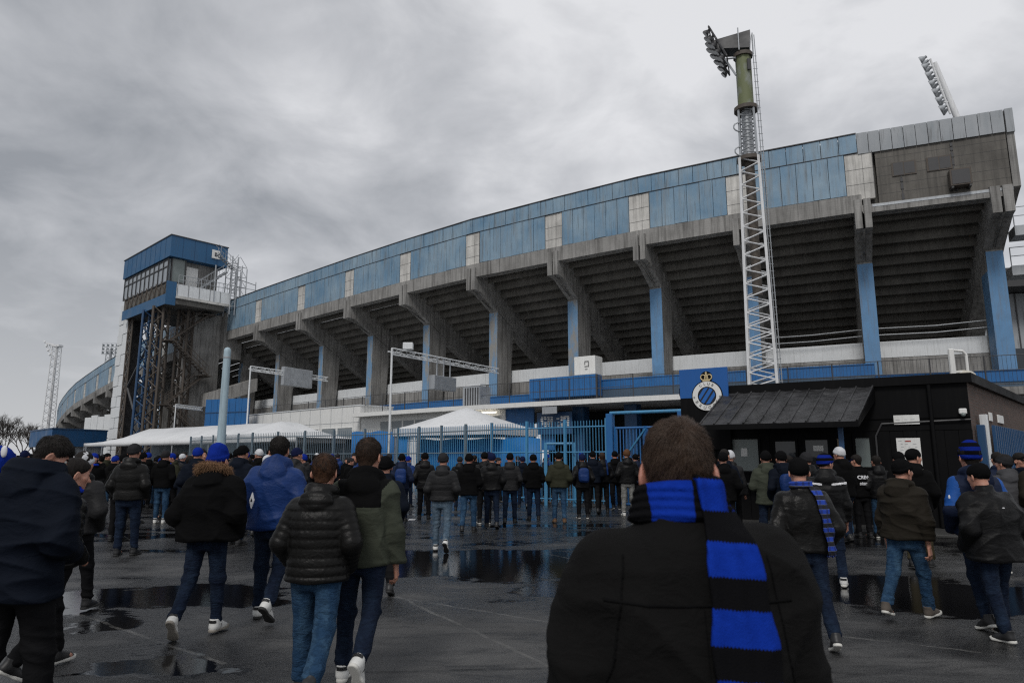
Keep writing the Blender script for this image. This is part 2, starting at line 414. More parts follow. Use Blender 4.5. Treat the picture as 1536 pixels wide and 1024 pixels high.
class Person:
    def __init__(s, **k):
        s.k = dict(H=1.76, bulk=0.0, hem=.86, lean=2, head=(0, 0), legs=((18, 8, 0), (-14, 30, 40)), arms=('pocket', 'pocket'),
                   spread=1.0, wide=1.0, shrug=0.0); s.k.update(k); s.joints()
    def joints(s):
        k = s.k; J = {}
        for i, sx in ((0, -1), (1, 1)):
            a, fx, fp = k['legs'][i]
            ab = R(2.5 * k['spread']) * sx
            hip = np.array([.095 * sx, 0, .91])
            ta, sa = R(a), R(a - fx)
            kn = hip + .425 * np.array([math.sin(ab), math.sin(ta) * math.cos(ab), -math.cos(ta) * math.cos(ab)])
            an = kn + .41 * np.array([math.sin(ab) * .4, math.sin(sa), -math.cos(sa)])
            J['hip%d' % i], J['kn%d' % i], J['an%d' % i], J['fp%d' % i] = hip, kn, an, R(fp)
        low = 9
        for i in (0, 1):
            p = J['fp%d' % i]
            for y, z in ((-.085, -.088), (.12, -.088), (.185, -.076)):
                low = min(low, J['an%d' % i][2] + z * math.cos(p) - y * math.sin(p))
        up = np.array([0, 0, -low]); s.up = -low
        for q in list(J):
            if q[:2] != 'fp': J[q] = J[q] + up
        ln = R(k['lean'])
        piv = np.array([0, 0, .93]) + up
        Rl = np.array(Matrix.Rotation(-ln, 3, 'X'))
        def L(v): return Rl @ (np.array(v) + up - piv) + piv
        for i, sx in ((0, -1), (1, 1)):
            md = k['arms'][i]; w = k['wide']
            sh = np.array([(.172 + k['shrug'] * .3) * sx * w, -.01, 1.375 + k['shrug']])
            if md == 'pocket': el, wr = (.272 * sx * w, -.075, 1.115), (.215 * sx * w, .10, .945)
            elif md == 'front': el, wr = (.262 * sx * w, -.05, 1.105), (.12 * sx, .21, 1.03)
            elif md == 'phone': el, wr = (.26 * sx * w, -.0, 1.13), (.13 * sx, .26, 1.22)
            else:
                sw = R(md)
                el = sh + .30 * np.array([.22 * sx, math.sin(sw * .8) - .05, -math.cos(sw * .8)])
                wr = el + .26 * np.array([.04 * sx, math.sin(sw + R(14)), -math.cos(sw + R(14))])
            J['sh%d' % i], J['el%d' % i], J['wr%d' % i] = L(sh), L(el), L(wr)
        J['nb'] = L((0, -.015, 1.47)); J['hc'] = L((0, .012, 1.645))
        y, p = R(k['head'][0]), R(k['head'][1])
        s.HR = (rotm('Z', -y) @ rotm('X', -p)); s.hs = f4(k.get('hs', 1.12))
        s.hpl = np.array([0, -.03, -.12], f4)                    # pivot in the head's frame
        s.hpw = J['hc'] + s.hpl
        s.J = {q: (v if q[:2] == 'fp' else v.astype(f4)) for q, v in J.items()}
        s.tl = math.tan(ln)
    def HL(s, P): return ((P - s.hpw.astype(f4)) @ s.HR) / s.hs + s.hpl     # world -> head frame
    def HW(s, q): return s.hs * (s.HR @ (np.array(q, f4) - s.hpl)) + s.hpw
    def up_(s, P):                                              # upright torso space
        z = P[:, 2] - f4(s.up)
        return np.stack([P[:, 0], P[:, 1] - s.tl * np.maximum(z - .93, 0), z], 1)
    # ---- body
    def hand(s, i):
        w, e = s.J['wr%d' % i], s.J['el%d' % i]; sx = -1 if i == 0 else 1
        u = (w - e); u /= np.linalg.norm(u)
        n = np.array([-sx, 0, 0], f4); n -= u * (n @ u); n /= np.linalg.norm(n)
        v = np.cross(u, n); v = v if v[1] > 0 else -v
        segs = []
        for j, (o, ln, cu) in enumerate(((.030, .072, 14), (.011, .082, 22), (-.009, .077, 30), (-.028, .060, 38))):
            k0 = w + u * .02 + v * o * .6; b = w + u * .095 + v * o
            segs.append((k0, b, .016, .0125))
            d1 = u * math.cos(R(cu)) + n * math.sin(R(cu)); m_ = b + d1 * ln * .55
            d2 = u * math.cos(R(cu * 2.4)) + n * math.sin(R(cu * 2.4)); t = m_ + d2 * ln * .5
            segs += [(b, m_, .0105, .0092), (m_, t, .0092, .0075)]
        b = w + u * .03 + v * .025; d = u * .65 + v * .65 + n * .35; d /= np.linalg.norm(d); m_ = b + d * .052
        segs += [(b, m_, .015, .0115), (m_, m_ + (u * .9 + v * .2 + n * .3) * .034, .0108, .0085)]
        return [(a.astype(f4), c.astype(f4), r1, r2) for a, c, r1, r2 in segs]
    def f_body(s, hands):
        J = s.J; segs = []
        for i in (0, 1):
            segs += [(J['hip%d' % i], J['kn%d' % i], .075, .05), (J['kn%d' % i], J['an%d' % i], .05, .034)]
            p = J['fp%d' % i]; an = J['an%d' % i]
            segs += [(an + A3(0, 0, -.03), an + A3(0, .12 * math.cos(p) - .05 * math.sin(p), -.05 * math.cos(p) - .12 * math.sin(p)).astype(f4), .032, .026)]
            segs += [(J['sh%d' % i], J['el%d' % i], .048, .038), (J['el%d' % i], J['wr%d' % i], .038, .026)]
        hd = []
        for i in (0, 1):
            if i in hands: hd += s.hand(i)
            else: hd += [(J['wr%d' % i], J['wr%d' % i] + (J['wr%d' % i] - J['el%d' % i]) * f4(.25), .028, .032)]
        nb = J['nb']; nt = s.HW((0, -.022, -.05)).astype(f4)
        Z = [.78, .86, .95, 1.05, 1.2, 1.34, 1.42, 1.47, 1.5]; W = [.12, .155, .16, .14, .155, .165, .15, .08, .05]; D = [.08, .10, .105, .095, .105, .105, .085, .06, .05]
        def f(P):
            U = s.up_(P)
            d = loftz(U, Z, W, D, [0] * 9)
            d = smax(d, np.abs(U[:, 2] - 1.14) - .36, .05)
            for a, b, ra, rb in segs: d = smin(d, rcone(P, a, b, ra, rb)[0], f4(.03))
            h = None
            for a, b, ra, rb in hd:
                e = rcone(P, a, b, ra, rb)[0]; h = e if h is None else smin(h, e, f4(.007))
            d = smin(d, h, f4(.012))
            d = smin(d, rcone(P, nb, nt, .064, .060)[0], f4(.035))
            q = s.HL(P)
            c = ellip(q, A3(0, -.012, .03), A3(.073, .094, .084))
            c = smin(c, ellip(q, A3(0, .026, -.03), A3(.060, .066, .084)), f4(.025))
            c = smin(c, ellip(q, A3(0, .04, -.078), A3(.048, .046, .036)), f4(.03))
            c = smin(c, rcone(q, A3(-.03, .078, .022), A3(.03, .078, .022), .011, .011)[0], f4(.02))
            qa = np.stack([np.abs(q[:, 0]), q[:, 1], q[:, 2]], 1)
            c = smax(c, -(np.sqrt(((qa - A3(.032, .104, .003)) ** 2).sum(1)) - .017), f4(.02))
            c = smin(c, rcone(q, A3(0, .088, .004), A3(0, .112, -.034), .008, .0125)[0], f4(.012))
            c = smin(c, rcone(qa, A3(0, .100, -.038), A3(.013, .092, -.036), .008, .007)[0], f4(.008))
            c = smin(c, rcone(q, A3(-.018, .083, -.060), A3(.018, .083, -.060), .007, .007)[0], f4(.010))
            c = smin(c, rcone(q, A3(-.015, .082, -.073), A3(.015, .082, -.073), .008, .008)[0], f4(.010))
            c = smax(c, -(rcone(q, A3(-.02, .096, -.0665), A3(.02, .096, -.0665), .004, .004)[0]), f4(.004))
            c = smin(c, ellip(q, A3(0, .072, -.102), A3(.024, .02, .018)), f4(.02))
            c = smin(c, ellip(qa, A3(.045, .06, -.02), A3(.02, .02, .02)), f4(.03))
            # ears: a dish with a rim, leaning out and back
            e = qa - A3(.083, -.010, -.010); e = np.stack([e[:, 0] - .38 * (-e[:, 1]) , e[:, 1] - .15 * e[:, 2], e[:, 2]], 1)
            ear = np.sqrt((e[:, 0] / .011) ** 2 + (e[:, 1] / .022) ** 2 + (e[:, 2] / .036) ** 2)
            ear = (ear - 1) * .010
            dish = (np.sqrt(((e[:, 0] - .011) / .008) ** 2 + ((e[:, 1] - .003) / .013) ** 2 + ((e[:, 2] - .004) / .022) ** 2) - 1) * .008
            c = smin(c, smax(ear, -dish, f4(.004)), f4(.010))
            return smin(d, c, f4(.025))
        return f
    # ---- clothes
    def f_jacket(s, folds=.007, quilt=0.0, hood=True, collar=.0, seed=1, qamp=.012, noseed=False):
        k = s.k; J = s.J; b = k['bulk']; hem = k['hem']; w = k['wide']
        Z = [hem - .06, hem, hem + .06, 1.05, 1.18, 1.30, 1.38 + k['shrug'], 1.43 + k['shrug'], 1.47 + k['shrug'], 1.51 + k['shrug'] * .8, 1.56 + k['shrug'] * .8]
        mid = .175 + b
        W = np.array([mid + .008, mid + .008, mid + .006, mid - .002, mid + .004, mid + .004, mid - .012, .128 + b * .5, .088 + b * .3, .074, .070]) * w
        D = np.array([.125 + b, .128 + b, .13 + b, .125 + b, .132 + b, .130 + b, .118 + b * .8, .103 + b * .6, .088, .078, .072])
        CY = np.array([0, 0, 0, -.0, -.012, -.018, -.02, -.02, -.018, -.01, -.005])
        arms = []
        for i in (0, 1):
            sh, el, wr = J['sh%d' % i], J['el%d' % i], J['wr%d' % i]
            arms += [(sh, el, .070 + b * .5, .057 + b * .5, i, 0), (el, wr, .057 + b * .5, .046 + b * .4, i, 1)]
        top = 1.53 + collar + k['shrug'] * .5
        def f(P):
            U = s.up_(P)
            z = U[:, 2]
            d = loftz(U, Z, W, D, CY)
            d = smax(d, z - top, f4(.03))
            if quilt:
                wv = .012 * wob(U, 9, seed + 5, 3)
                g = np.sqrt(np.abs(np.sin(np.pi * (z + wv * .5) / quilt)))
                d = d - qamp * (g - .5) * np.clip((1.5 - z) * 20, 0, 1) + .003 * np.sin(np.arctan2(U[:, 0], U[:, 1]) * 31 + wv * 300) * (1 - g)
            ar = [None, None]
            for a, e, ra, rb, i, lo in arms:
                r, t = rcone(P, a, e, ra, rb)
                if quilt:
                    L_ = np.linalg.norm(e - a)
                    r = r - qamp * .8 * (np.sqrt(np.abs(np.sin(np.pi * (t * L_) / (quilt * .8)))) - .5)
                else:
                    # wrinkles gather at the elbow
                    near = np.exp(-((P - J['el%d' % i]) ** 2).sum(1) / .012)
                    r = r - folds * (1.1 * near + .35) * (1 - np.abs(wob(P * A3(.6, 1, 1.9), 17, seed + i + 2))) ** 3
                if ar[i] is None: ar[i] = (r, t)
                else: ar[i] = (smin(ar[i][0], r, f4(.02)), ar[i][1])
            for r, t in ar: d = smin(d, r, (.055 * (1 - t) ** 1.5 + .012).astype(f4))
            if hood:
                rim = torus(U, A3(0, -.012, 1.500), .100, .094, .034, .045, -.28)
                bag = ellip(U, A3(0, -.112 - b * .5, 1.430), A3(.132, .058, .092))
                hd = smin(rim, bag, f4(.04))
                if quilt: hd = hd - qamp * .7 * (np.sqrt(np.abs(np.sin(np.pi * (z + .3 * U[:, 1]) / (quilt * .8)))) - .5)
                hd = hd + .005 * wob(U, 26, seed + 9, 4)
                d = smin(d, hd, f4(.008))
            rd = (1 - np.abs(wob(U * A3(1, 1, .75), 8, seed))) ** 4
            rd2 = (1 - np.abs(wob(U * A3(.8, .8, 1.5), 15, seed + 4))) ** 4
            fo = wob(U, 7, seed + 6) * folds * .7 - rd * folds * 1.9 - rd2 * folds * 1.2
            d = d + fo * (.35 if quilt else 1.0)
            d = d - .005 * np.exp(-((z - hem - .03) / .014) ** 2)      # hem band
            return smax(d, hem - z + .006 * np.sin(np.arctan2(U[:, 0], U[:, 1]) * 3 + seed), f4(.012))
        return f
    def f_trousers(s, fit=.0, seed=3):
        J = s.J
        Z = [.70, .80, .88, .96, 1.06]; W = [.10, .165 + fit, .178 + fit, .168 + fit, .155]; D = [.07, .115 + fit, .125 + fit, .115 + fit, .105]
        legs = []
        for i in (0, 1):
            legs.append((J['hip%d' % i] - A3(0, 0, .02), J['kn%d' % i], .098 + fit, .067 + fit, i, 0))
            an = J['an%d' % i]; kn = J['kn%d' % i]; e = an - (an - kn) * f4(.10)
            legs.append((kn, e, .067 + fit, .055 + fit * 1.2, i, 1))
        def f(P):
            U = s.up_(P); z = U[:, 2]
            d = loftz(U, Z, W, D, [-.01] * 5)
            d = smax(d, np.abs(z - .91) - .15, f4(.03))
            lg = [None, None]
            for a, e, ra, rb, i, lo in legs:
                r, t = rcone(P, a, e, ra, rb)
                ax = (P @ (e - a)) / np.linalg.norm(e - a)
                if lo: am = .004 + .018 * np.clip((t - .45) * 2, 0, 1) + .012 * np.exp(-(t / .2) ** 2)
                else: am = .005 + .012 * np.exp(-((t - 1) / .2) ** 2) + .010 * np.exp(-(t / .25) ** 2)
                Q = P * A3(.55, .55, 1.5) + A3(0, 0, .35) * P[:, :1] * (1 if i else -1)
                r = r - am * ((1 - np.abs(wob(Q, 24, seed + i, 5, 1.6))) ** 3 - .25)
                lg[i] = r if lg[i] is None else smin(lg[i], r, f4(.03))
            return smin(d, smin(lg[0], lg[1], f4(.012)), f4(.035)) + .003 * wob(P, 24, seed + 7)
        return f
    def f_hat(s, cuff=True, seed=1, slouch=.0):
        def f(P):
            q = s.HL(P)
            d = ellip(q, A3(0, -.012, .036), A3(.075, .096, .086)) - .012
            if slouch: d = smin(d, ellip(q, A3(0, -.03, .10), A3(.05, .06, .04)) - slouch, f4(.05))
            e = q[:, 2] - .42 * q[:, 1] + .004
            ang = np.arctan2(q[:, 0], q[:, 1])
            d = d + .0022 * np.sin(ang * 44) + .006 * wob(q, 26, seed) - .003 * (1 - np.abs(wob(q * A3(.7, .7, 1.6), 40, seed + 3))) ** 3
            if cuff: d = d - .007 * np.clip((.055 - e) * 150, 0, 1)
            return smax(d, -e, f4(.008))
        return f
    def f_cap(s):
        def f(P):
            q = s.HL(P)
            d = ellip(q, A3(0, -.010, .036), A3(.076, .096, .082)) - .008
            e = q[:, 2] - .05 * q[:, 1] - .018
            d = smax(d, -e, f4(.004))
            b = np.sqrt((q[:, 0] / .07) ** 2 + ((q[:, 1] - .085) / .075) ** 2)
            pk = smax((b - 1) * .07, np.abs(q[:, 2] - .024 + .15 * (q[:, 1] - .08) + 4 * q[:, 0] ** 2) - .004, f4(.003))
            return smin(d, pk, f4(.006))
        return f
    def f_hair(s, seed=1, thick=.011, long=0.0):
        HY = [-.13, -.06, -.03, -.012, .02, .055, .085, .13]
        HZ = [-.082 - long, -.080 - long, -.040, .030, .010, .035, .066, .074]
        def f(P):
            q = s.HL(P)
            d = ellip(q, A3(0, -.012, .034), A3(.072, .094, .086)) - thick - .006 * np.clip(q[:, 2] * 12, -.9, 1)
            low = rcone(q, A3(0, -.030, .0), A3(0, -.040, -.09), .062, .046)[0] - thick * .4
            d = smin(d, low, f4(.03))
            d = d + .0035 * wob(q * A3(1, 1, .5), 70, seed) + .0022 * wob(q, 150, seed + 2)
            hz = np.interp(q[:, 1], HY, HZ).astype(f4)
            return smax(d, (hz - q[:, 2]) * .8, f4(.010))
        return f
    def f_scarf(s, r=.036, seed=2, drop=0.0):
        def f(P):
            U = s.up_(P)
            d = torus(U, A3(0, -.012, 1.515 - drop), .088, .086, r, .050, -.10)
            d2 = torus(U, A3(0, .0, 1.485 - drop), .102, .100, r * .8, .036, .12)
            d = smin(d, d2, f4(.012))
            ang = np.arctan2(U[:, 0], U[:, 1])
            return d + .005 * np.sin(U[:, 2] * 190 + 1.4 * np.sin(ang * 2 + seed) + 2 * wob(U, 12, seed)) + .003 * wob(U, 40, seed)
        return f
    def strap(s, fj, x0, x1, z0, z1, w, out=.012, th=.006, back=True, folds=0.0, ztop=9, seed=0):
        """cloth lying on the jacket: a band from (x0,z0) to (x1,z1) seen from behind or in front"""
        def f(P):
            U = s.up_(P); d = fj(P)
            t = np.clip((U[:, 2] - z1) / (z0 - z1), 0, 1.25); xc = x1 + (x0 - x1) * t
            q = np.abs(d - out - folds * np.sin(U[:, 0] * 130 + 3 * wob(U, 6, seed))) - th
            q = smax(q, np.abs(U[:, 0] - xc) - w / 2, f4(.004))
            q = np.maximum(q, np.maximum(z1 - U[:, 2], U[:, 2] - ztop))
            return np.maximum(q, (U[:, 1] - .03) if back else (-.02 - U[:, 1]))
        return f

def split_mats(me, mats, fn, up):
    for m in mats: me.materials.append(m)
    n = len(me.polygons); c = np.zeros(n * 3, f4); me.polygons.foreach_get('center', c)
    c = c.reshape(-1, 3); c[:, 2] -= up
    me.polygons.foreach_set('material_index', fn(c).astype(np.int32))

def build_person(label, loc, rz=0, group=None, h=.010, hand=(), skinm='skin', jm='black', tm='jean', jk={}, tfit=0.0, hat=None, hatm=None,
                 hair=None, shoe=('shoeb', 'soleb'), seed=1, split=None, face=False, scarf=None, objslots=False, hh=None, hood_m=None, hatkw={}, hairkw={}, **kw):
    p = Person(**kw); sc = p.k['H'] / 1.76
    t = thing('person', label, 'person', loc, rz, group, sc)
    up = p.up
    hh = hh or h
    bb = sdf_mesh('body', p.f_body(hand), (-.46, -.62, -.02), (.46, .62, 1.84 + up), min(h, hh))
    link('body', bb, M[skinm], t)
    fj = p.f_jacket(seed=seed, **jk)
    jm_ = sdf_mesh('jacket', fj, (-.52, -.45, p.k['hem'] - .12 + up), (.52, .45, 1.66 + up), h)
    if split: split_mats(jm_, [M[q] for q in split[0]], split[1], up)
    jo = link('jacket', jm_, M[jm], t)
    tr = sdf_mesh('trousers', p.f_trousers(tfit, seed + 3), (-.34, -.75, .0), (.34, .75, 1.12 + up), h)
    to = link('trousers', tr, M[tm], t)
    ho = None
    if hat == 'beanie': ho = link('beanie', sdf_mesh('beanie', p.f_hat(seed=seed, **hatkw), (-.26, -.30, 1.45 + up), (.26, .36, 1.92 + up), hh), M[hatm], t)
    elif hat == 'cap': ho = link('cap', sdf_mesh('cap', p.f_cap(), (-.28, -.34, 1.42 + up), (.28, .42, 1.92 + up), min(hh, .008)), M[hatm], t)
    if hair: link('hair', sdf_mesh('hair', p.f_hair(seed=seed, **hairkw), (-.26, -.30, 1.38 + up), (.26, .36, 1.92 + up), hh), M[hair], t)
    if scarf: link('scarf', sdf_mesh('scarf', p.f_scarf(seed=seed), (-.22, -.24, 1.36 + up), (.22, .26, 1.64 + up), h), M[scarf], t)
    for i, sx in ((0, -1), (1, 1)):
        so = link('shoe', SHOE, None, t); so.location = Vector(p.J['an%d' % i]); so.rotation_euler = (-p.J['fp%d' % i], 0, R(-9 * sx))
        sl = link('sole', SOLE, None, so)
        if shoe[0] == 'shoew': link('heel_tab', TAB, None, so)
        for o, m in ((so, shoe[0]), (sl, shoe[1])):
            o.material_slots[0].link = 'OBJECT'; o.material_slots[0].material = M[m]
    if face:
        for sx in (-1, 1):
            c = p.HW((sx * .031, .081, .004))
            b = MB(); b.ball((0, 0, 0), .0125, 12, 8); e = b.build('eye', M['eye'], None)
            e.parent = t; e.location = Vector(c)
            b = MB(); b.ball((0, 0, 0), .0062, 10, 6); ir = b.build('iris', M['iris'], None); ir.parent = e
            d = p.HR @ np.array([0, .0085, 0], f4); ir.location = Vector(d)
            def fb(P, sx=sx):
                q = p.HL(P); return rcone(q, A3(sx * .016, .094, .023), A3(sx * .046, .081, .025), .0055, .004)[0]
            c2 = p.HW((sx * .03, .085, .025))
            link('eyebrow', sdf_mesh('eyebrow', fb, c2 - .04, c2 + .04, .004), M[hair or 'hair_dark'], t)
    if objslots:
        for o in (jo, to, ho):
            if o is not None:
                o.material_slots[0].link = 'OBJECT'; o.material_slots[0].material = o.data.materials[0]
    return t, p, fj
def extra(t, p, name, f, lo, hi, h, mat, parent=None):
    up = p.up
    o = link(name, sdf_mesh(name, f, (lo[0], lo[1], lo[2] + up), (hi[0], hi[1], hi[2] + up), h), M[mat] if isinstance(mat, str) else mat, parent or t)
    return o
def backpack(label, t, p, fj, mat, strapm, h=.010, size=(.15, .075, .21)):
    rt = thing('backpack', label, 'backpack', t.location, t.rotation_euler[2], None, t.scale[0])
    def f(P):
        U = p.up_(P)
        q = np.abs(U - A3(0, -.225 - p.k['bulk'], 1.20)) / A3(*size)
        d = ((q ** 4).sum(1) ** .25 - 1) * size[1]
        q2 = np.abs(U - A3(0, -.29 - p.k['bulk'], 1.12)) / A3(size[0] * .75, .035, .09)
        d2 = ((q2 ** 4).sum(1) ** .25 - 1) * .035
        return smin(d, d2, f4(.01)) + .004 * wob(U, 20, 4)
    extra(rt, p, 'bag', f, (-.25, -.45, .9), (.25, .0, 1.5), h, mat, rt)
    for sx in (-1, 1):
        def g(P, sx=sx):
            U = p.up_(P); d = np.abs(fj(P) - .008) - .006
            d = smax(d, np.abs(U[:, 0] - sx * .125) - .026, f4(.004))
            return np.maximum(np.maximum(d, 1.02 - U[:, 2]), np.maximum(U[:, 1] + .02 - .8 * np.maximum(U[:, 2] - 1.0, 0), -.3 - U[:, 1]))
        extra(rt, p, 'strap', g, (-.25, -.35, .95), (.25, .3, 1.6), h * .8, strapm, rt)
    return rt
# ------------------------------------------------------------------ sky, light, ground
W = bpy.data.worlds.new('World'); SC.world = W; W.use_nodes = True
nt = W.node_tree; nd = nt.nodes; bg = nd['Background']
SUN_EL, SUN_RZ = R(48), R(200)
sky = nd.new('ShaderNodeTexSky'); sky.sky_type = 'NISHITA'; sky.sun_disc = False
sky.sun_elevation = SUN_EL; sky.sun_rotation = SUN_RZ
def wn(t, **k):
    n = nd.new(t)
    for a, v in k.items(): setattr(n, a, v)
    return n
def wl(a, b): nt.links.new(a, b)
tc = wn('ShaderNodeTexCoord'); sx = wn('ShaderNodeSeparateXYZ'); wl(tc.outputs['Generated'], sx.inputs[0])
def wm(op, a, b=None):
    n = wn('ShaderNodeMath', operation=op)
    for i, v in enumerate((a, b)):
        if v is None: continue
        if isinstance(v, (int, float)): n.inputs[i].default_value = v
        else: wl(v, n.inputs[i])
    return n.outputs[0]
zz = wm('ADD', wm('MAXIMUM', sx.outputs[2], 0.0), .30)
cb = wn('ShaderNodeCombineXYZ'); wl(wm('DIVIDE', sx.outputs[0], zz), cb.inputs[0]); wl(wm('DIVIDE', sx.outputs[1], zz), cb.inputs[1])
def wnoise(scale, detail, rough, dist, off):
    mp = wn('ShaderNodeMapping'); mp.inputs['Location'].default_value = off; wl(cb.outputs[0], mp.inputs['Vector'])
    n = wn('ShaderNodeTexNoise'); n.inputs['Scale'].default_value = scale; n.inputs['Detail'].default_value = detail
    n.inputs['Roughness'].default_value = rough; n.inputs['Distortion'].default_value = dist; wl(mp.outputs[0], n.inputs['Vector']); return n.outputs['Fac']
n1 = wnoise(1.25, 6, .5, .35, (7.3, 2.2, 0)); n2 = wnoise(4.0, 7, .55, .3, (1.2, 5.0, 0))
nn = wm('ADD', wm('ADD', wm('MULTIPLY', n1, .55), wm('MULTIPLY', n2, .45)), wm('MULTIPLY', sx.outputs[0], .13))
rp = wn('ShaderNodeValToRGB'); e = rp.color_ramp.elements
e[0].position = .30; e[0].color = (.29, .305, .33, 1); e[1].position = .61; e[1].color = (.73, .735, .755, 1)
m_ = e.new(.48); m_.color = (.51, .52, .545, 1)
bd = Vector(ray(880, 170)).normalized()
dt = wn('ShaderNodeVectorMath', operation='DOT_PRODUCT'); wl(tc.outputs['Generated'], dt.inputs[0]); dt.inputs[1].default_value = bd
bank = wm('POWER', wm('MAXIMUM', dt.outputs['Value'], 0.0), 14.0)
nn = wm('ADD', wm('SUBTRACT', nn, .075), wm('MULTIPLY', bank, .15))
wl(nn, rp.inputs['Fac'])
# thin bright band low over the horizon
hz = wn('ShaderNodeMapRange'); wl(sx.outputs[2], hz.inputs['Value']); hz.inputs['From Min'].default_value = 0.0; hz.inputs['From Max'].default_value = .30
hz.inputs['To Min'].default_value = .75; hz.inputs['To Max'].default_value = 0.0
mx = wn('ShaderNodeMix', data_type='RGBA'); wl(hz.outputs[0], mx.inputs[0]); wl(rp.outputs['Color'], mx.inputs[6]); mx.inputs[7].default_value = (.60, .605, .62, 1)
ms = wn('ShaderNodeMix', data_type='RGBA'); ms.inputs[0].default_value = .05; wl(mx.outputs[2], ms.inputs[6])
sk = wn('ShaderNodeVectorMath', operation='SCALE'); wl(sky.outputs[0], sk.inputs[0]); sk.inputs['Scale'].default_value = .10
wl(sk.outputs[0], ms.inputs[7])
sc_ = wn('ShaderNodeVectorMath', operation='SCALE'); wl(ms.outputs[2], sc_.inputs[0]); sc_.inputs['Scale'].default_value = 10.0
wl(sc_.outputs[0], bg.inputs['Color']); bg.inputs['Strength'].default_value = .10
sd = bpy.data.lights.new('overcast_sun', 'SUN'); sd.energy = 1.5; sd.angle = R(18); sd.color = (1, .97, .93)
so = bpy.data.objects.new('overcast_sun', sd); COL.objects.link(so)
so.rotation_euler = (math.pi / 2 - SUN_EL, 0, R(-20))

# wet asphalt -------------------------------------------------------
k = NT('wet_asphalt')
co = k.co.outputs['Object']; x = k.xyz(co)
big = k.noise(.42, 5, .55, k.mapv((1, 2.1, 1)), .4)
pat = k.noise(.16, 3, .5)
wetn = k.math('ADD', k.math('ADD', k.math('MULTIPLY', big, .52), k.math('MULTIPLY', pat, .22)), k.math('MULTIPLY', k.noise(1.5, 5, .6, k.mapv((1, 1.8, 1)), .6), .28))
def blob(cx, cy, rx, ry, amp):
    a = k.math('MULTIPLY', k.math('SUBTRACT', x[0], cx), 1 / rx); b = k.math('MULTIPLY', k.math('SUBTRACT', x[1], cy), 1 / ry)
    d = k.math('ADD', k.math('MULTIPLY', a, a), k.math('MULTIPLY', b, b))
    return k.math('MULTIPLY', k.math('POWER', 2.718, k.math('MULTIPLY', d, -1.0)), amp)
s_ = wetn
for px, py, rx, ry, am in ((700, 845, 2.6, 1.7, .22), (860, 842, 2.0, 1.3, .16), (210, 895, 1.5, .9, .24), (390, 905, 1.0, .5, .10), (410, 995, 1.1, .5, .125), (230, 1000, .8, .45, .12), (150, 940, .5, .4, .08), (1460, 965, .9, .5, .10), (980, 850, 1.2, .9, .10), (520, 830, 2.0, .8, .07), (900, 800, 5, 2.5, .05), (250, 800, 4, 2.0, .06), (1450, 820, 2.0, 1.0, .08), (1310, 885, 2.2, 1.2, .24), (1440, 900, 1.4, .7, .18), (250, 985, .8, .5, .07),
                           (700, 960, 2.4, 1.1, -.18), (330, 990, 1.2, .4, -.06), (620, 780, 4, 3, .05), (1290, 990, 1.2, .5, -.16), (300, 850, 2.0, 1.0, -.06), (560, 1000, .9, .4, -.10)):
    g = at_z(px, py, 0); s_ = k.math('ADD', s_, blob(g.x, g.y, rx, ry, am))
edge = k.math('ADD', s_, k.math('MULTIPLY', k.noise(5, 4, .6), .05))
edge = k.math('ADD', edge, k.math('MULTIPLY', k.math('SUBTRACT', k.noise(38, 5, .7), .5), .05))
puddle = k.ramp(edge, [(.600, 0.0), (.640, 1.0)])
damp = k.ramp(edge, [(.40, 0.0), (.56, 1.0)])
ag = k.noise(120, 4, .7); ag2 = k.noise(34, 5, .7)
gr = k.ramp(k.noise(85, 5, .75), [(.36, 0.0), (.66, 1.0)])
dry = k.mix(gr, (.015, .015, .016), (.15, .148, .144))
dry = k.mix(k.ramp(k.noise(.9, 6, .6), [(.35, 0.0), (.7, 1.0)]), dry, k.mix(gr, (.007, .007, .008), (.060, .059, .058)))
wet = k.mix(gr, (.004, .004, .0045), (.026, .026, .026))
stk = k.ramp(k.noise(1.0, 6, .68, k.mapv((1.1, 3.6, 1)), .5), [(.50, 0.0), (.66, 1.0)])
dry = k.mix(k.math('MULTIPLY', stk, .75), dry, wet)
col = k.mix(damp, dry, wet); col = k.mix(puddle, col, (.006, .006, .007))
# old slab seams filled with tar and pale sediment
def seam(p, q, w, c, amt):
    global col
    a = at_z(*p, 0); b = at_z(*q, 0); d = (b - a); L_ = d.length; d = d / L_
    u = k.math('ADD', k.math('MULTIPLY', k.math('SUBTRACT', x[0], a.x), d.x), k.math('MULTIPLY', k.math('SUBTRACT', x[1], a.y), d.y))
    v = k.math('ADD', k.math('MULTIPLY', k.math('SUBTRACT', x[0], a.x), -d.y), k.math('MULTIPLY', k.math('SUBTRACT', x[1], a.y), d.x))
    v = k.math('ADD', v, k.math('MULTIPLY', k.math('SUBTRACT', k.noise(2.2, 4), .5), .12))
    on = k.math('LESS_THAN', k.math('ABSOLUTE', v), w)
    on = k.math('MULTIPLY', on, k.math('MULTIPLY', k.math('GREATER_THAN', u, -.3), k.math('LESS_THAN', u, L_ + .3)))
    on = k.math('MULTIPLY', on, k.ramp(k.noise(3.5, 5, .7), [(.38, 0.0), (.6, 1.0)]))
    col = k.mix(k.math('MULTIPLY', on, amt), col, c)
for q in (((130, 925), (310, 985)), ((540, 868), (850, 1010)), ((830, 832), (1010, 868)), ((590, 895), (840, 935)), ((1230, 950), (1536, 985))): seam(*q, .022, (.12, .118, .112), .8)
for q in (((120, 790), (520, 862)), ((500, 1010), (860, 1000)), ((640, 800), (960, 800)), ((1180, 860), (1536, 905)), ((200, 960), (420, 1024))): seam(*q, .03, (.006, .006, .006), .9)
k.base(col)
rg = k.mix(damp, k.mix(ag2, .40, .75), k.mix(ag2, .08, .30)); rg = k.mix(k.math('MULTIPLY', stk, .8), rg, k.mix(ag2, .12, .36)); rg = k.mix(puddle, rg, .02)
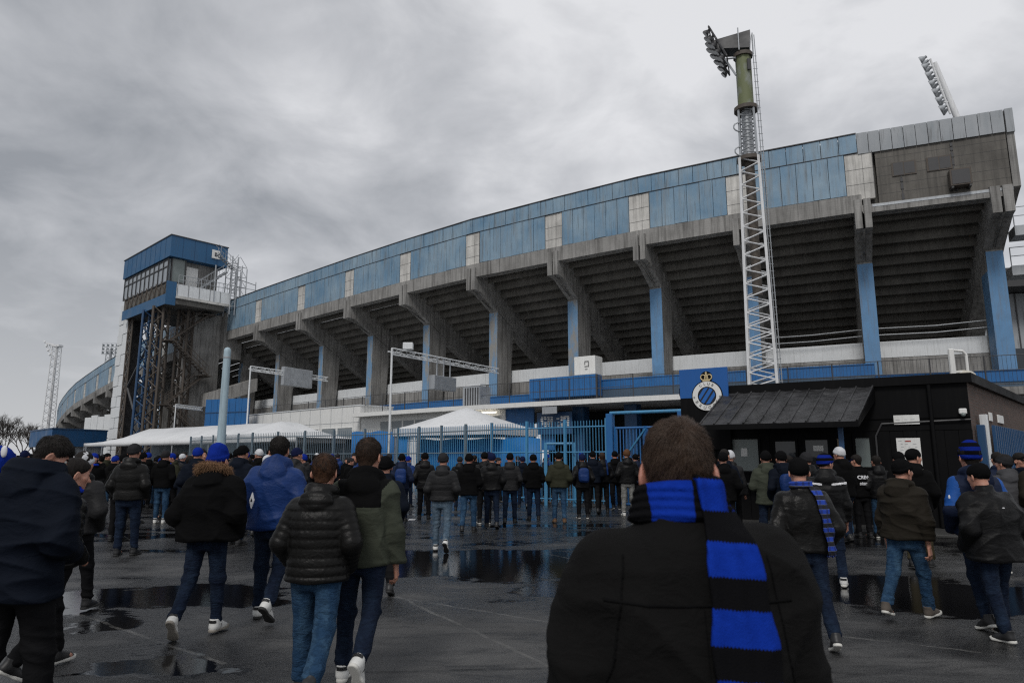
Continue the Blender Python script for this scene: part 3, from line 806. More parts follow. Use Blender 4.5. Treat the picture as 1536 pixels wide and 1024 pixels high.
k.rough(rg)
hgt = k.math('ADD', k.math('MULTIPLY', ag, .5), k.math('ADD', k.math('MULTIPLY', ag2, 1.1), k.math('MULTIPLY', k.noise(11, 5, .65), 1.7)))
bp = k.bump(hgt, .5, .022)
st = k.math('MULTIPLY', k.math('SUBTRACT', 1.0, puddle), k.math('SUBTRACT', .62, k.math('MULTIPLY', damp, .20)))
k.l(k.math('ADD', st, .03), bp.inputs['Strength'])
k.l(k.mix(puddle, k.mix(damp, .50, .85), .6), k.p.inputs['Specular IOR Level'])
g = MB(); g.add([(-900, -60, 0), (900, -60, 0), (900, 1500, 0), (-900, 1500, 0)], [(0, 1, 2, 3)])
go = g.build('asphalt_ground', k.m); go['kind'] = 'structure'
mk = MB(); c = at_z(618, 779, 0); mk.add([(c.x - .10, c.y - .22, .004), (c.x + .10, c.y - .22, .004), (c.x + .08, c.y + .22, .004), (c.x - .09, c.y + .22, .004)], [(0, 1, 2, 3)])
m = mk.build('white_road_marking', plain('road_white', (.75, .75, .74), .6)); m['kind'] = 'structure'
# ------------------------------------------------------------------ materials of the buildings
B = {}
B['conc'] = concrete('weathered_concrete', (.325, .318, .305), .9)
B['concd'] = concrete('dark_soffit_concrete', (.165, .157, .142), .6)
B['block'] = concrete('stained_block_concrete', (.155, .145, .13), .9, boards=False)
B['beige'] = concrete('beige_render', (.66, .645, .61), .45, boards=False)
def cladding(name, c, c2, streak):
    k = NT(name)
    n = k.noise(.35, 5, .6); n2 = k.noise(1.0, 6, .65, k.mapv((3.2, 3.2, .3)))
    col = k.mix(k.ramp(n, [(.35, 0.0), (.68, 1.0)]), c, c2)
    col = k.mix(k.math('MULTIPLY', k.ramp(n2, [(.48, 0.0), (.74, 1.0)]), streak), col, (.20, .235, .26))
    rs = k.noise(1.0, 7, .7, k.mapv((6, 6, .45)))
    col = k.mix(k.math('MULTIPLY', k.ramp(rs, [(.54, 0.0), (.70, 1.0)]), .75), col, (.07, .07, .068))
    k.base(col); k.rough(.55); k.bump(k.noise(2.5, 4), .15, .03); return k.m
B['clad'] = cladding('faded_blue_cladding', (.125, .24, .36), (.27, .375, .46), .95)
B['cladg'] = cladding('grey_sheet_cladding', (.27, .29, .31), (.36, .38, .40), .5)
B['blue'] = paint('blue_paint', (.013, .118, .33), .45, .25, 1.2, .5)
B['bluep'] = paint('faded_pillar_blue', (.11, .245, .43), .6, .28, 2.0, .75, dirt=(.16, .15, .14))
k = NT('worn_pillar_paint'); wp = k.noise(1.0, 6, .65, k.mapv((1.6, 1.6, .45)))
k.base(k.mix(k.ramp(wp, [(.45, 0.0), (.58, 1.0)]), k.mix(k.noise(3, 4), (.11, .22, .37), (.17, .30, .45)), k.mix(k.noise(5, 5), (.22, .22, .21), (.30, .29, .27)))); k.rough(.7); B['bluew'] = k.m
B['blued'] = paint('dark_blue_steel', (.012, .060, .15), .45, .25, 1.0, .5)
B['bluem'] = paint('mid_blue_sheet', (.010, .085, .22), .5, .25, .8, .5)
B['white'] = paint('dirty_white_paint', (.76, .76, .74), .5, .08, .8, .35, dirt=(.35, .33, .30))
B['whites'] = paint('white_sheet', (.70, .72, .73), .5, .12, 1.0, .45, dirt=(.28, .27, .26))
B['steel'] = paint('galvanised_steel', (.40, .42, .44), .45, .2, 2.0, .4, .4)
B['steeld'] = paint('dark_steel', (.045, .045, .048), .5, .3, 2.0, .4)
B['rust'] = paint('rusty_steel', (.085, .070, .058), .7, .35, 3.0, .5)
B['mastw'] = paint('white_mast_paint', (.74, .75, .76), .5, .15, 2.0, .5, dirt=(.16, .13, .10))
B['black'] = paint('black_paint', (.0055, .0055, .006), .5, .35, .9, .12, dirt=(.03, .03, .03)); B['black'].node_tree.nodes['Principled BSDF'].inputs['Specular IOR Level'].default_value = .08
B['glass'] = plain('window_glass', (.035, .042, .05), .04); B['glassp'] = plain('pale_dirty_glass', (.20, .23, .25), .12)
B['frost'] = plain('frosted_glass', (.17, .20, .195), .25)
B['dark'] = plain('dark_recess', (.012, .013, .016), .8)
B['roof'] = paint('bitumen_roof', (.03, .03, .032), .8)
B['tent'] = paint('white_tent_canvas', (.66, .67, .68), .6, .10, .6, .6, dirt=(.38, .38, .37))
def emit(name, c, s):
    k = NT(name); k.base(c); k.p.inputs['Emission Color'].default_value = (*c, 1); k.p.inputs['Emission Strength'].default_value = s; return k.m
B['tube'] = emit('lit_tube', (1, .93, .80), 2.2); B['warm'] = emit('warm_lamp', (1, .72, .35), .9)
k = NT('red_brown_brick'); br = k.n.new('ShaderNodeTexBrick'); br.inputs['Scale'].default_value = 1.0
br.inputs['Brick Width'].default_value = .22; br.inputs['Row Height'].default_value = .075; br.inputs['Mortar Size'].default_value = .008
br.inputs['Color1'].default_value = (.17, .095, .070, 1); br.inputs['Color2'].default_value = (.10, .062, .050, 1); br.inputs['Mortar'].default_value = (.13, .12, .11, 1)
cx = k.n.new('ShaderNodeCombineXYZ'); X_ = k.xyz()
k.l(k.math('ADD', k.math('MULTIPLY', X_[0], .68), k.math('MULTIPLY', X_[1], .73)), cx.inputs[0]); k.l(X_[2], cx.inputs[1]); k.l(cx.outputs[0], br.inputs['Vector'])
k.base(k.mix(k.noise(3, 5), br.outputs['Color'], (.05, .04, .035))); k.rough(.9); k.bump(br.outputs['Fac'], -.4, .01); B['brick'] = k.m

# ------------------------------------------------------------------ the curved stand
curve = [(26.3, 34.0), (19.8, 36.75), (13.9, 39.75), (8.4, 42.9), (3.0, 46.6), (-3.0, 50.9), (-9.0, 56.0), (-15.0, 61.4), (-21.2, 67.2), (-27.8, 73.4), (-34.4, 79.9)]
DROP = [0.0] * len(curve)
for px_, py_, D_ in ((285, 478, 85), (250, 494, 89), (222, 509, 93), (193, 524, 97), (168, 539, 101.5), (149, 551, 106.5), (130, 564, 112), (115, 575, 118), (104, 586, 124), (95.5, 597, 130), (90, 606, 136), (87, 617, 142), (86.5, 630, 148)):
    q = at(px_, py_, D_); curve.append((q.x, D_)); DROP.append(20.0 - q.z)      # the rim falls towards the far end
FR = [Vector((a, b, 0)) for a, b in curve]
NF = len(FR)
TN = []; NI = []
for i in range(NF):
    t = (FR[min(i + 1, NF - 1)] - FR[max(i - 1, 0)]).normalized()
    TN.append(t); NI.append(Vector((-t.y, t.x, 0)) * -1)   # inward = away from the camera
for i in range(NF):
    if NI[i].x < 0: NI[i] = -NI[i]
def P(i, u, s, z):
    j = min(i + 1, NF - 1)
    q = (FR[i] + NI[i] * s).lerp(FR[j] + NI[j] * s, u); return Vector((q.x, q.y, z - DROP[i] * (1 - u) - DROP[j] * u))
def slab(mb, i, u0, u1, s0, s1, z0, z1, z0b=None, z1b=None):
    """block in bay i; z0b/z1b: heights at the inner face"""
    z0b = z0 if z0b is None else z0b; z1b = z1 if z1b is None else z1b
    return mb.hexa([P(i, u0, s0, z0), P(i, u0, s1, z0b), P(i, u1, s1, z0b), P(i, u1, s0, z0), P(i, u0, s0, z1), P(i, u0, s1, z1b), P(i, u1, s1, z1b), P(i, u1, s0, z1)])
stand = thing('stadium_stand', 'huge curved concrete football stand with faded blue panels and leaning beams', 'stadium', (0, 50, 0))
SOFF = lambda s: 16.0 - .56 * (s - .6)
SMAX = 13.5
NB = NF - 1
rr = random.Random(4)
for i in range(NB):
    far = i > 12
    L_ = (FR[i + 1] - FR[i]).length
    hw = min(.2, .72 / L_)                                         # half width of the beige field at each frame, as u
    if i == 0:                                            # end bay: grey sheet over stained block wall
        m = MB(); n = 12
        for q in range(n):
            slab(m, 0, q / n + .002, (q + 1) / n - .002, -.10 - .012 * (q % 2), .25, 18.8, 20.06)
        m.build('grey_sheet_parapet', B['cladg'], stand)
        m = MB(); slab(m, 0, 0, 1 - hw * 1.2, .0, .5, 15.75, 18.9)
        for q in range(6):
            for w_ in range(7):
                if q < 6: pass
        m.build('block_wall', B['block'], stand)
        m = MB()
        for q in range(1, 6): slab(m, 0, 0, 1 - hw * 1.2, -.006, .0, 15.75 + q * .53 - .006, 15.75 + q * .53 + .006)
        m.build('block_joints', B['steeld'], stand)
        for u0 in (.36, .60):
            m = MB(); slab(m, 0, u0, u0 + .17, -.05, .0, 17.2, 18.0); w_ = m.build('wall_window', B['rust'], stand)
            m = MB()
            slab(m, 0, u0 + .012, u0 + .083, -.060, -.045, 17.27, 17.93); slab(m, 0, u0 + .09, u0 + .158, -.060, -.045, 17.23, 17.97); m.build('pane', B['steeld'], w_)
        for u0, z0, z1 in ((.345, 15.9, 18.6), (.70, 15.8, 17.1)):
            m = MB(); z = z0
            while z < z1:
                hh_ = rr.uniform(.12, .4); slab(m, 0, u0 + .006, u0 + .012, -.03, -.0, z, z + hh_ + .35); slab(m, 0, u0, u0 + .018, -.05, .0, z, z + hh_); z += hh_ + rr.uniform(.05, .3)
            m.build('broken_downpipe', B['steeld'], stand)
        m = MB(); slab(m, 0, 0, 1, .52, .75, 15.8, 20.0); m.build('backing_wall', B['concd'], stand)
        m = MB(); slab(m, 0, 0, 1, -.15, .6, 15.25, 15.73); m.build('edge_beam', B['conc'], stand)
        m = MB(); slab(m, 0, 0, .93, -.17, -.155, 15.55, 15.70); m.build('gutter_strip', B['steel'], stand)
    else:
        m = MB(); n = 7 if not far else 4
        for q in range(n):
            o_ = rr.uniform(0, .02)
            slab(m, i, q / n + .0025, (q + 1) / n - .0025, -.10 - o_, .25, 18.92, 20 + rr.uniform(-.01, .02))
        w0, w1 = hw, 1 - hw
        for q in range(n - 1):
            a_, b_ = w0 + (w1 - w0) * q / (n - 1), w0 + (w1 - w0) * (q + 1) / (n - 1)
            o_ = rr.uniform(0, .025)
            slab(m, i, a_ + .002, b_ - .002, -.09 - o_, .2, 16.42 + rr.uniform(-.02, .02), 18.88)
        m.build('blue_cladding', B['clad'], stand)
        m = MB(); slab(m, i, 0, 1, -.16, .30, 20.03, 20.09); slab(m, i, 0, 1, -.14, -.125, 18.885, 18.915); m.build('coping', B['steeld'], stand)
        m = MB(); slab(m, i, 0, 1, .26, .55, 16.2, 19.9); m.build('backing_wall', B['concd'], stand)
        m = MB(); slab(m, i, 0, 1, -.15, .6, 15.35, 16.38); m.build('edge_beam', B['conc'], stand)
    # stepped underside of the terrace
    m = MB(); ns = 16 if not far else 8
    for q in range(ns):
        s0 = .6 + (SMAX - .6) * q / ns; s1 = .6 + (SMAX - .6) * (q + 1) / ns
        zz_ = SOFF(s0)
        slab(m, i, 0, 1, s0, s1, zz_, zz_ + .25)
        slab(m, i, 0, 1, s0 - .16, s0, zz_ - (SOFF(0) - SOFF(1)) * (s1 - s0) + .02, zz_ + .25)
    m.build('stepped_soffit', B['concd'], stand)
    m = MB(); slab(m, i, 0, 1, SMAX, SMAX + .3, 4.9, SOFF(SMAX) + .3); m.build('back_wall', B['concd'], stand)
    # walkway, parapets
    if not far:
        m = MB(); slab(m, i, .01, .99, 4.45, 4.6, 7.62, 8.6); 
        for q in range(1, 12): slab(m, i, q / 12, q / 12 + .004, 4.435, 4.45, 7.64, 8.58)
        m.build('white_balustrade', B['whites'], stand)
        m = MB(); slab(m, i, 0, 1, 4.46, 4.75, 6.4, 7.6); m.build('walkway_wall', B['conc'], stand)
        zp = (6.35, 6.95) if i in (1, 2, 3) else (5.7, 6.28)
        m = MB(); slab(m, i, 0, 1, 1.9, 2.0, zp[0], zp[1]); slab(m, i, 0, 1, 1.85, 2.05, zp[1], zp[1] + .06); m.build('blue_parapet', B['blue'], stand)
        m = MB(); slab(m, i, 0, 1, 1.95, 2.0, 5.36, zp[0] - .01)
        m.build('ribbed_grey_blue_band', B['bluem'] if i > 4 else paint('grey_blue_sheet', (.05, .085, .13), .5), stand)
    m = MB(); slab(m, i, 0, 1, 1.0, SMAX, 4.95, 5.35); m.build('walkway_slab', B['conc'], stand)
    if far:
        m = MB(); slab(m, i, 0, 1, 2.0, 2.3, 0, 4.94); m.build('lower_wall', B['conc'], stand)
for i in range(NF):
    F_, n_, t_ = FR[i], NI[i], TN[i]
    hwid = .42 if i else .5
    def Q(s, z, u): return F_ + n_ * s + t_ * u + Vector((0, 0, z - DROP[i]))
    if i == 0: off0 = t_ * .55
    else: off0 = Vector((0, 0, 0))
    prof = [(-.30, 16.05), (-.30, 14.35), (.55, 14.25), (2.5, 13.15), (4.4, 12.0), (SMAX, 6.6), (SMAX, SOFF(SMAX) + .1), (.7, SOFF(.7) + .2), (.7, 16.05)]
    if i == 0: prof = [(-.30, 17.0 - 1.2)] + prof[1:]
    m = MB()
    # twin beams with a groove between them
    for u0, u1 in ((-hwid, -.06), (.06, hwid)):
        m.prism([Q(s, z, u0) + off0 for s, z in prof], t_ * (u1 - u0))
    m.prism([Q(s + (.10 if s < 1 else 0), z - (.02 if s < 1 else 0), -.06) + off0 for s, z in prof[1:7]] , t_ * .12)
    m.build('raker_beam', B['conc'], stand)
    fz = 4.95
    m = MB()
    m.prism([Q(2.5, fz, -.40) + off0, Q(4.0, fz, -.40) + off0, Q(4.5, 11.9, -.40) + off0, Q(2.5, 13.1, -.40) + off0], t_ * .80)
    pl = m.build('pillar', B['conc'], stand)
    m = MB(); lo_ = 6.3 if i > 3 else 5.3
    m.obox(Q(2.47, lo_, -.41) + off0, t_ * .82, n_ * .028, Vector((0, 0, 13.0 - lo_)))
    m.build('blue_face', B['bluew'] if i > 3 else B['bluep'], pl)
    if i == 0:
        m = MB(); m.obox(Q(2.46, 5.3, .41) + off0, t_ * .02, n_ * 1.4, Vector((0, 0, 6.6))); m.build('blue_side', B['bluep'], pl)
    if i > 0:
        m = MB(); m.obox(Q(-.05, 16.1, -.70), t_ * 1.40, n_ * .28, Vector((0, 0, 2.75)))
        bp_ = m.build('beige_panel', B['beige'], stand)
        m = MB()
        for u in (-.2,): m.obox(Q(-.062, 16.1, u), t_ * .012, n_ * .011, Vector((0, 0, 2.75)))
        for z in (17.0, 17.9): m.obox(Q(-.0605, z, -.70), t_ * 1.40, n_ * .01, Vector((0, 0, .015)))
        m.obox(Q(-.10, 16.15, -.73), t_ * .028, n_ * .3, Vector((0, 0, 2.72)))
        m.build('panel_joints', B['steeld'], bp_)
# end of the stand: closed side wall and small access balconies
F_, n_, t_ = FR[0], NI[0], TN[0]
m = MB(); m.prism([F_ + n_ * s + t_ * -.05 + Vector((0, 0, z)) for s, z in ((.0, 15.75), (.0, 20.04), (.5, 20.04), (1.5, 18.3), (SMAX, 10.5), (SMAX, SOFF(SMAX) + .3), (.6, 15.5))], -t_ * .35)
m.build('end_wall', B['conc'], stand)
m = MB(); m.obox(F_ + n_ * .0 - t_ * .06 + Vector((0, 0, 18.75)) - n_ * .11, -t_ * .36, n_ * .4, Vector((0, 0, 1.33))); m.build('corner_flashing', B['cladg'], stand)
for s_, z_ in ((2.2, 13.7), (3.6, 11.8)):
    c = F_ + n_ * s_ - t_ * .45 + Vector((0, 0, z_))
    m = MB(); m.obox(c, -t_ * 1.1, n_ * 1.3, Vector((0, 0, .55))); bl = m.build('access_balcony', B['steel'], stand)
    m = MB()
    pts = [c + Vector((0, 0, .55)), c - t_ * 1.1 + Vector((0, 0, .55)), c - t_ * 1.1 + n_ * 1.3 + Vector((0, 0, .55))]
    for q in pts: m.tube(q, q + Vector((0, 0, 1.05)), .03, 5)
    for h_ in (.55, 1.05): m.path([q + Vector((0, 0, h_)) for q in pts], .025, 5)
    m.build('railing', B['steel'], bl)
# cables strung below the end terrace
m = MB()
for z0 in (9.35, 8.95):
    pts = [P(0, .02, 4.0, z0 + .1), P(0, .5, 4.0, z0 - .05), P(0, 1, 4.0, z0), P(1, .5, 4.0, z0 - .12), P(1, 1, 4.0, z0 - .1)]
    m.path(pts, .03, 5)
m.build('cable', B['steel'], stand)
for (i, u) in ((1, .35), (1, .45), (0, .55)):
    m = MB(); c = P(i, u, 11.5, 8.0); m.box(c, (.9, .12, .14), 0); tag(m.build('wall_lamp', B['warm']), {0: 'small warm lamp glowing deep under the end bay of the stand', 1: 'small warm lamp glowing under the terrace behind the lattice mast'}[i], 'lamp', None if i == 0 else 'lamps under the terrace')
# air conditioner on the end wall
c = P(0, .34, -.0, 15.95)
ac = thing('air_conditioner', 'boxy grey air conditioner hung on the stained end wall of the stand', 'air conditioner', c)
m = MB(); slab(m, 0, .26, .40, -.62, -.05, 16.0, 16.95); m.build('casing', B['rust'], ac, .02)
m = MB(); slab(m, 0, .272, .388, -.64, -.622, 16.08, 16.86); m.build('grille', B['steeld'], ac)
m = MB(); slab(m, 0, .265, .28, -.6, 0.0, 15.9, 15.995); slab(m, 0, .38, .395, -.6, 0.0, 15.9, 15.995); m.build('bracket', B['steeld'], ac)
# blue box with a white cabinet on the walkway
def px_block(name, pts, D, depth, mat, parent=None, lab=None, cat=None):
    p = [at(x, y, d) for (x, y), d in zip(pts, D)]
    m = MB(); a, b = p[0], p[1]; z0, z1 = p[0].z, p[2].z
    d = Vector((b.x - a.x, b.y - a.y, 0)); nn_ = Vector((-d.y, d.x, 0)).normalized()
    if nn_.y < 0: nn_ = -nn_
    m.obox(Vector((a.x, a.y, z0)), d, nn_ * depth, Vector((0, 0, z1 - z0))); o = m.build(name, mat, parent)
    if lab: tag(o, lab, cat)
    return o
S4 = -2.6
k_ = 3
def bayz(i, u): return P(i, u, 1.2, 0)
bb_ = thing('blue_clad_box', 'bright blue sheet clad box on the walkway below the white cabinet', 'cladding', P(3, .5, .6, 5.4))
m = MB(); slab(m, 3, .60, 1, .9, 1.8, 5.9, 7.3); slab(m, 4, 0, .38, .9, 1.8, 5.9, 7.3); m.build('blue_sheet', B['blue'], bb_)
m = MB()
for i_, us in ((3, [.6 + q * .066 for q in range(6)]), (4, [q * .066 for q in range(6)])):
    for u in us: slab(m, i_, u, u + .005, .888, .90, 5.92, 7.28)
m.build('ribs', B['blued'], bb_)
m = MB(); slab(m, 3, .585, .60, .85, 1.0, 5.38, 7.3); m.build('corner_post', B['steeld'], bb_)
cb_ = thing('white_cabinet', 'small white cabinet with a dark emblem on top of the blue box', 'cabinet', P(3, .7, .9, 7.3))
m = MB(); slab(m, 3, .61, .86, .95, 2.1, 7.31, 8.6); m.build('box', B['white'], cb_, .03)
m = MB(); c = P(3, .63, .94, 7.95)
tt = (FR[4] - FR[3]).normalized(); nn_ = NI[3]
for dx, dz, w_, h_ in ((.35, .0, .32, .05), (.35, .35, .32, .05), (.35, .0, .05, .4), (.62, .15, .05, .25), (.45, -.18, .2, .04)):
    m.obox(c + tt * dx + Vector((0, 0, dz - .1)) - nn_ * .012, tt * w_, nn_ * .02, Vector((0, 0, h_)))
m.build('emblem', B['steeld'], cb_)

# ------------------------------------------------------------------ ground floor under the walkway
gf = thing('concourse_building', 'low white concourse building with a row of windows under the stand', 'building', P(6, .5, -2.5, 0))
def win_row(i, u0, u1, n, s, z0, z1, glass, parent, warm=()):
    for q in range(n):
        a_ = u0 + (u1 - u0) * q / n; b_ = u0 + (u1 - u0) * (q + 1) / n
        m = MB(); g_ = (u1 - u0) / n * .06
        slab(m, i, a_, a_ + g_, s - .05, s, z0, z1); slab(m, i, b_ - g_, b_, s - .05, s, z0, z1); slab(m, i, a_ + g_, b_ - g_, s - .05, s, z0, z0 + .07); slab(m, i, a_ + g_, b_ - g_, s - .05, s, z1 - .07, z1)
        w_ = m.build('window', B['white'], parent)
        m = MB(); slab(m, i, a_ + g_, b_ - g_, s - .02, s - .005, z0 + .07, z1 - .07); m.build('pane', glass, w_)
        if q in warm:
            m = MB(); slab(m, i, a_ + g_ * 2, b_ - g_ * 2, s - .032, s - .021, z0 + .12, z0 + .30); m.build('lamp_glow', B['warm'], w_)
# white block: bays 6..9 (left of the step), lower block: bays 4..6, open gateway: bays 2..4
m = MB()
for i, u0, u1 in ((6, .30, 1), (7, 0, 1), (8, 0, 1), (9, 0, .7)): slab(m, i, u0, u1, -2.4, 1.0, 0, 5.95)
m.build('white_wall', B['white'], gf)
m = MB()
for i in (6, 7, 8, 9):
    for q in range(5):
        u = q / 5
        if i == 6 and u < .3 or i == 9 and u > .68: continue
        slab(m, i, u + .006, u + .010, -2.412, -2.4, 3.9, 5.9)
for i, u0, u1 in ((6, .30, 1), (7, 0, 1), (8, 0, 1), (9, 0, .7)): slab(m, i, u0, u1, -2.415, -2.4, 4.6, 4.63)
m.build('panel_joints', B['steel'], gf)
m = MB()
for i, u0, u1 in ((6, .29, 1), (7, 0, 1), (8, 0, 1), (9, 0, .7)): slab(m, i, u0, u1, -2.46, 1.0, 5.953, 6.03)
m.build('roof_edge', B['whites'], gf)
win_row(6, .40, .98, 2, -2.4, 2.9, 4.25, B['glassp'], gf, (0,)); win_row(7, .02, .55, 2, -2.4, 2.9, 4.25, B['glassp'], gf, (1,)); win_row(8, .05, .5, 2, -2.4, 2.9, 4.25, B['glassp'], gf)
m = MB()
for i, u0, u1 in ((4, .35, 1), (5, 0, 1), (6, 0, .298)): slab(m, i, u0, u1, -2.3, 1.0, 0, 4.95)
m.build('lower_wall', B['white'], gf)
win_row(5, .30, .98, 4, -2.3, 3.0, 4.6, B['glassp'], gf); win_row(4, .40, .72, 3, -2.3, 3.0, 4.6, B['glassp'], gf)
m = MB()
for i, u0, u1 in ((1, .9, 1), (2, 0, 1), (3, 0, 1), (4, 0, 1), (5, 0, 1), (6, 0, .298)): slab(m, i, u0, u1, -3.3, 1.0, 4.953, 5.25)
m.build('canopy_slab', B['white'], gf)
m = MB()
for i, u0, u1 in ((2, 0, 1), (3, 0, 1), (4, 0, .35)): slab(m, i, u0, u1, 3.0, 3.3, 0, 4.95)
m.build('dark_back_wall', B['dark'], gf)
m = MB()
for i, u in ((2, .35), (3, .0), (3, .55), (4, .28)): m = MB(); slab(m, i, u, u + .12, -1.6, -.8, 0, 4.95); m.build('blue_column', B['blued'], gf)
m = MB(); slab(m, 4, .05, .35, -2.2, -2.1, 0, 4.95); slab(m, 3, .82, .98, -2.2, -2.1, 2.2, 4.2); m.build('blue_panel', B['blue'], gf)
m = MB(); slab(m, 1, .82, 1.0, -2.9, 1, 0, 4.95); slab(m, 2, -.0, .10, -3.0, 1, 0, 4.95); m.build('white_pier', B['white'], gf)
for u in (.42,):
    m = MB(); slab(m, 4, u, u + .3, -2.7, -2.6, 4.72, 4.80); tag(m.build('tube_lamp', B['tube']), 'lit fluorescent tube under the canopy above the white gazebo', 'lamp')
m = MB(); slab(m, 3, .70, .86, -3.25, -3.18, 4.45, 4.9); tag(m.build('floodlight', B['steel']), 'small grey floodlight under the canopy edge beside the notice', 'floodlight')
# notice with rows of white print
nb_ = thing('notice_board', 'dark blue notice with blocks of small white print under the canopy', 'notice', P(4, .1, -2.4, 3))
m = MB(); slab(m, 3, .60, .99, -2.5, -2.42, 3.2, 4.6); m.build('board', B['blued'], nb_)
m = MB(); rr2 = random.Random(8)
for r_ in range(7):
    for c_ in range(9):
        if rr2.random() < .8 and c_ not in (4,):
            u = .63 + c_ * .036; slab(m, 3, u, u + rr2.uniform(.018, .03), -2.515, -2.5, 4.25 - r_ * .11, 4.25 - r_ * .11 + .065)
m.build('print', B['white'], nb_)
# equipment on the low roof
u_ = thing('ventilation_unit', 'square grey louvred ventilation unit on the low roof edge', 'ventilation unit', P(4, .78, -1.5, 5.25))
m = MB(); slab(m, 4, .66, .86, -2.2, -1.0, 5.26, 6.7); m.build('casing', B['steel'], u_)
m = MB()
for q in range(6): slab(m, 4, .67 + q * .03, .685 + q * .03, -2.215, -2.2, 5.35, 6.6)
m.build('louvres', B['steeld'], u_)
m = MB(); slab(m, 4, .68, .84, -1.9, -1.3, 6.71, 6.9); m.build('cowl', B['whites'], u_)
# mesh railing along the walkway edge
def railing(i0, i1, lab, s=-1.2, z=5.26, h=1.5, tall=False):
    rt = thing('walkway_railing', lab, 'railing', P(i0, .5, s, z))
    for i in range(i0, i1):
        for q in range(3):
            m = MB(); a_ = P(i, q / 3, s, z); m.tube(a_, a_ + Vector((0, 0, h)), .035, 6); m.build('post', B['steeld'], rt)
        m = MB(); n = 40
        for zz_ in (.05, h * .5, h - .02): m.tube(P(i, 0, s, z + zz_), P(i, 1, s, z + zz_), .02, 5)
        for q in range(n): a_ = P(i, q / n, s, z); m.tube(a_, a_ + Vector((0, 0, h)), .008, 3, caps=False)
        m.build('mesh_infill', B['steeld'], rt)
railing(0, 3, 'dark mesh railing on the walkway behind the black kiosk and mast', -1.0)
railing(3, 9, 'long dark mesh railing on the roof edge below the leaning beams', -2.0)

# neighbouring stand at the right edge
nb = thing('neighbour_stand', 'grey clad stand with a deep roof edge cut by the right picture edge', 'stadium', (34, 46, 0))
m = MB(); m.obox(at(1508, 690, 46), (20, -6, 0), (5, 12, 0), (0, 0, 13.2)); 
w_ = MB(); c0 = Vector((33.0, 47.0, 0)); ax_ = Vector((.96, -.28, 0)); ay_ = Vector((.28, .96, 0))
w_.obox(c0, ax_ * 22, ay_ * 10, (0, 0, 13.0)); w_.build('sheet_wall', B['cladg'], nb)
w_ = MB()
for q in range(30): w_.obox(c0 + ax_ * (q * .7) - ay_ * .05, ax_ * .08, ay_ * .05, (0, 0, 13.0))
w_.build('ribs', B['steeld'], nb)
w_ = MB(); w_.obox(c0 - ay_ * 2.2 - ax_ * 1.5 + Vector((0, 0, 13.05)), ax_ * 24, ay_ * 12, (0, 0, 1.3)); w_.build('roof_edge', B['steeld'], nb)
w_ = MB(); w_.obox(c0 - ay_ * .3 + Vector((0, 0, 5.5)), ax_ * 22, ay_ * .25, (0, 0, 3.6)); w_.build('dark_glazing', B['glass'], nb)

# ------------------------------------------------------------------ lattice floodlight masts
def lattice(mb_leg, mb_br, base, top, w0, w1, n, rl, rb, rot=.4):
    def c(j, f):
        w = w0 + (w1 - w0) * f; a_ = rot + j * math.pi / 2; p = Vector(base).lerp(Vector(top), f)
        return p + Vector((math.cos(a_) * w * .707, math.sin(a_) * w * .707, 0))
    for j in range(4): mb_leg.tube(c(j, 0), c(j, 1), rl, 6)
    for q in range(n):
        f0, f1 = q / n, (q + 1) / n; fm = (f0 + f1) / 2
        for j in range(4):
            mb_br.tube(c(j, f0), c((j + 1) % 4, fm), rb, 4, caps=False); mb_br.tube(c((j + 1) % 4, fm), c(j, f1), rb, 4, caps=False)
b_ = at(1149, 640, 30); bx, by = b_.x, 30.0
mast = thing('floodlight_mast', 'tall white lattice floodlight mast with a mossy tube top before the stand', 'floodlight mast', (bx, by, 0))
z1 = at(1131, 240, 30).z; z2 = at(1128, 165, 30).z; z3 = at(1126, 82, 30).z
ml, mbr = MB(), MB(); lattice(ml, mbr, (bx, by, 0), (bx, by, z1), 1.30, .82, 23, .064, .034)
ml.build('lattice_legs', B['mastw'], mast); mbr.build('lattice_braces', B['mastw'], mast)
ml, mbr = MB(), MB(); lattice(ml, mbr, (bx, by, z1), (bx, by, z2), .74, .66, 7, .055, .026); ml.build('upper_legs', B['steel'], mast); mbr.build('upper_braces', B['steel'], mast)
m = MB(); m.tube((bx, by, z1 - 6.5), (bx, by, z2), .22, 10); m.build('inner_tube', B['rust'], mast)
m = MB(); m.tube((bx, by, z1), (bx, by, z2), .24, 8); m.build('inner_shaft', B['steel'], mast)
for z in (z1, z2, z3 - .1):
    m = MB(); m.tube((bx, by, z - .09), (bx, by, z + .09), .56 if z < z3 - 1 else .45, 12); m.build('collar', B['rust'], mast)
k = NT('mossy_tube'); k.base(k.mix(k.ramp(k.noise(2.0, 4, .5, k.mapv((1, 1, .5))), [(.30, 0.0), (.50, 1.0)]), (.27, .29, .29), (.15, .17, .085))); k.rough(.7)
m = MB(); m.tube((bx, by, z2), (bx, by, z3), .36, 8); m.build('mossy_tube', k.m, mast)
m = MB(); m.box((bx + .12, by - .40, z3 - .75), (.16, .08, .55)); m.build('hatch', B['steeld'], mast)
lad = MB()
for dx in (-.11, .11): lad.path([(bx + .62 + dx * .5, by - .55, 1.0), (bx + .40 + dx * .5, by - .36, z3 + .8)], .022, 4)
z = 1.0
while z < z3: f_ = (z - 1) / (z3 - .2); lad.tube((bx + .62 - .22 * f_ - .1, by - .55 + .19 * f_, z), (bx + .62 - .22 * f_ + .1, by - .55 + .19 * f_, z), .014, 4); z += .33
lad.build('ladder', B['steel'], mast)
for dz in (1.0, 2.2):
    m = MB(); pts = [(bx - .45 - .28 * math.sin(t), by - .25, z2 - dz - .22 * math.cos(t) * 1.0) for t in [q * math.pi / 7 for q in range(8)]]; m.path(pts, .035, 6); m.build('cable_hoop', B['steel'], mast)
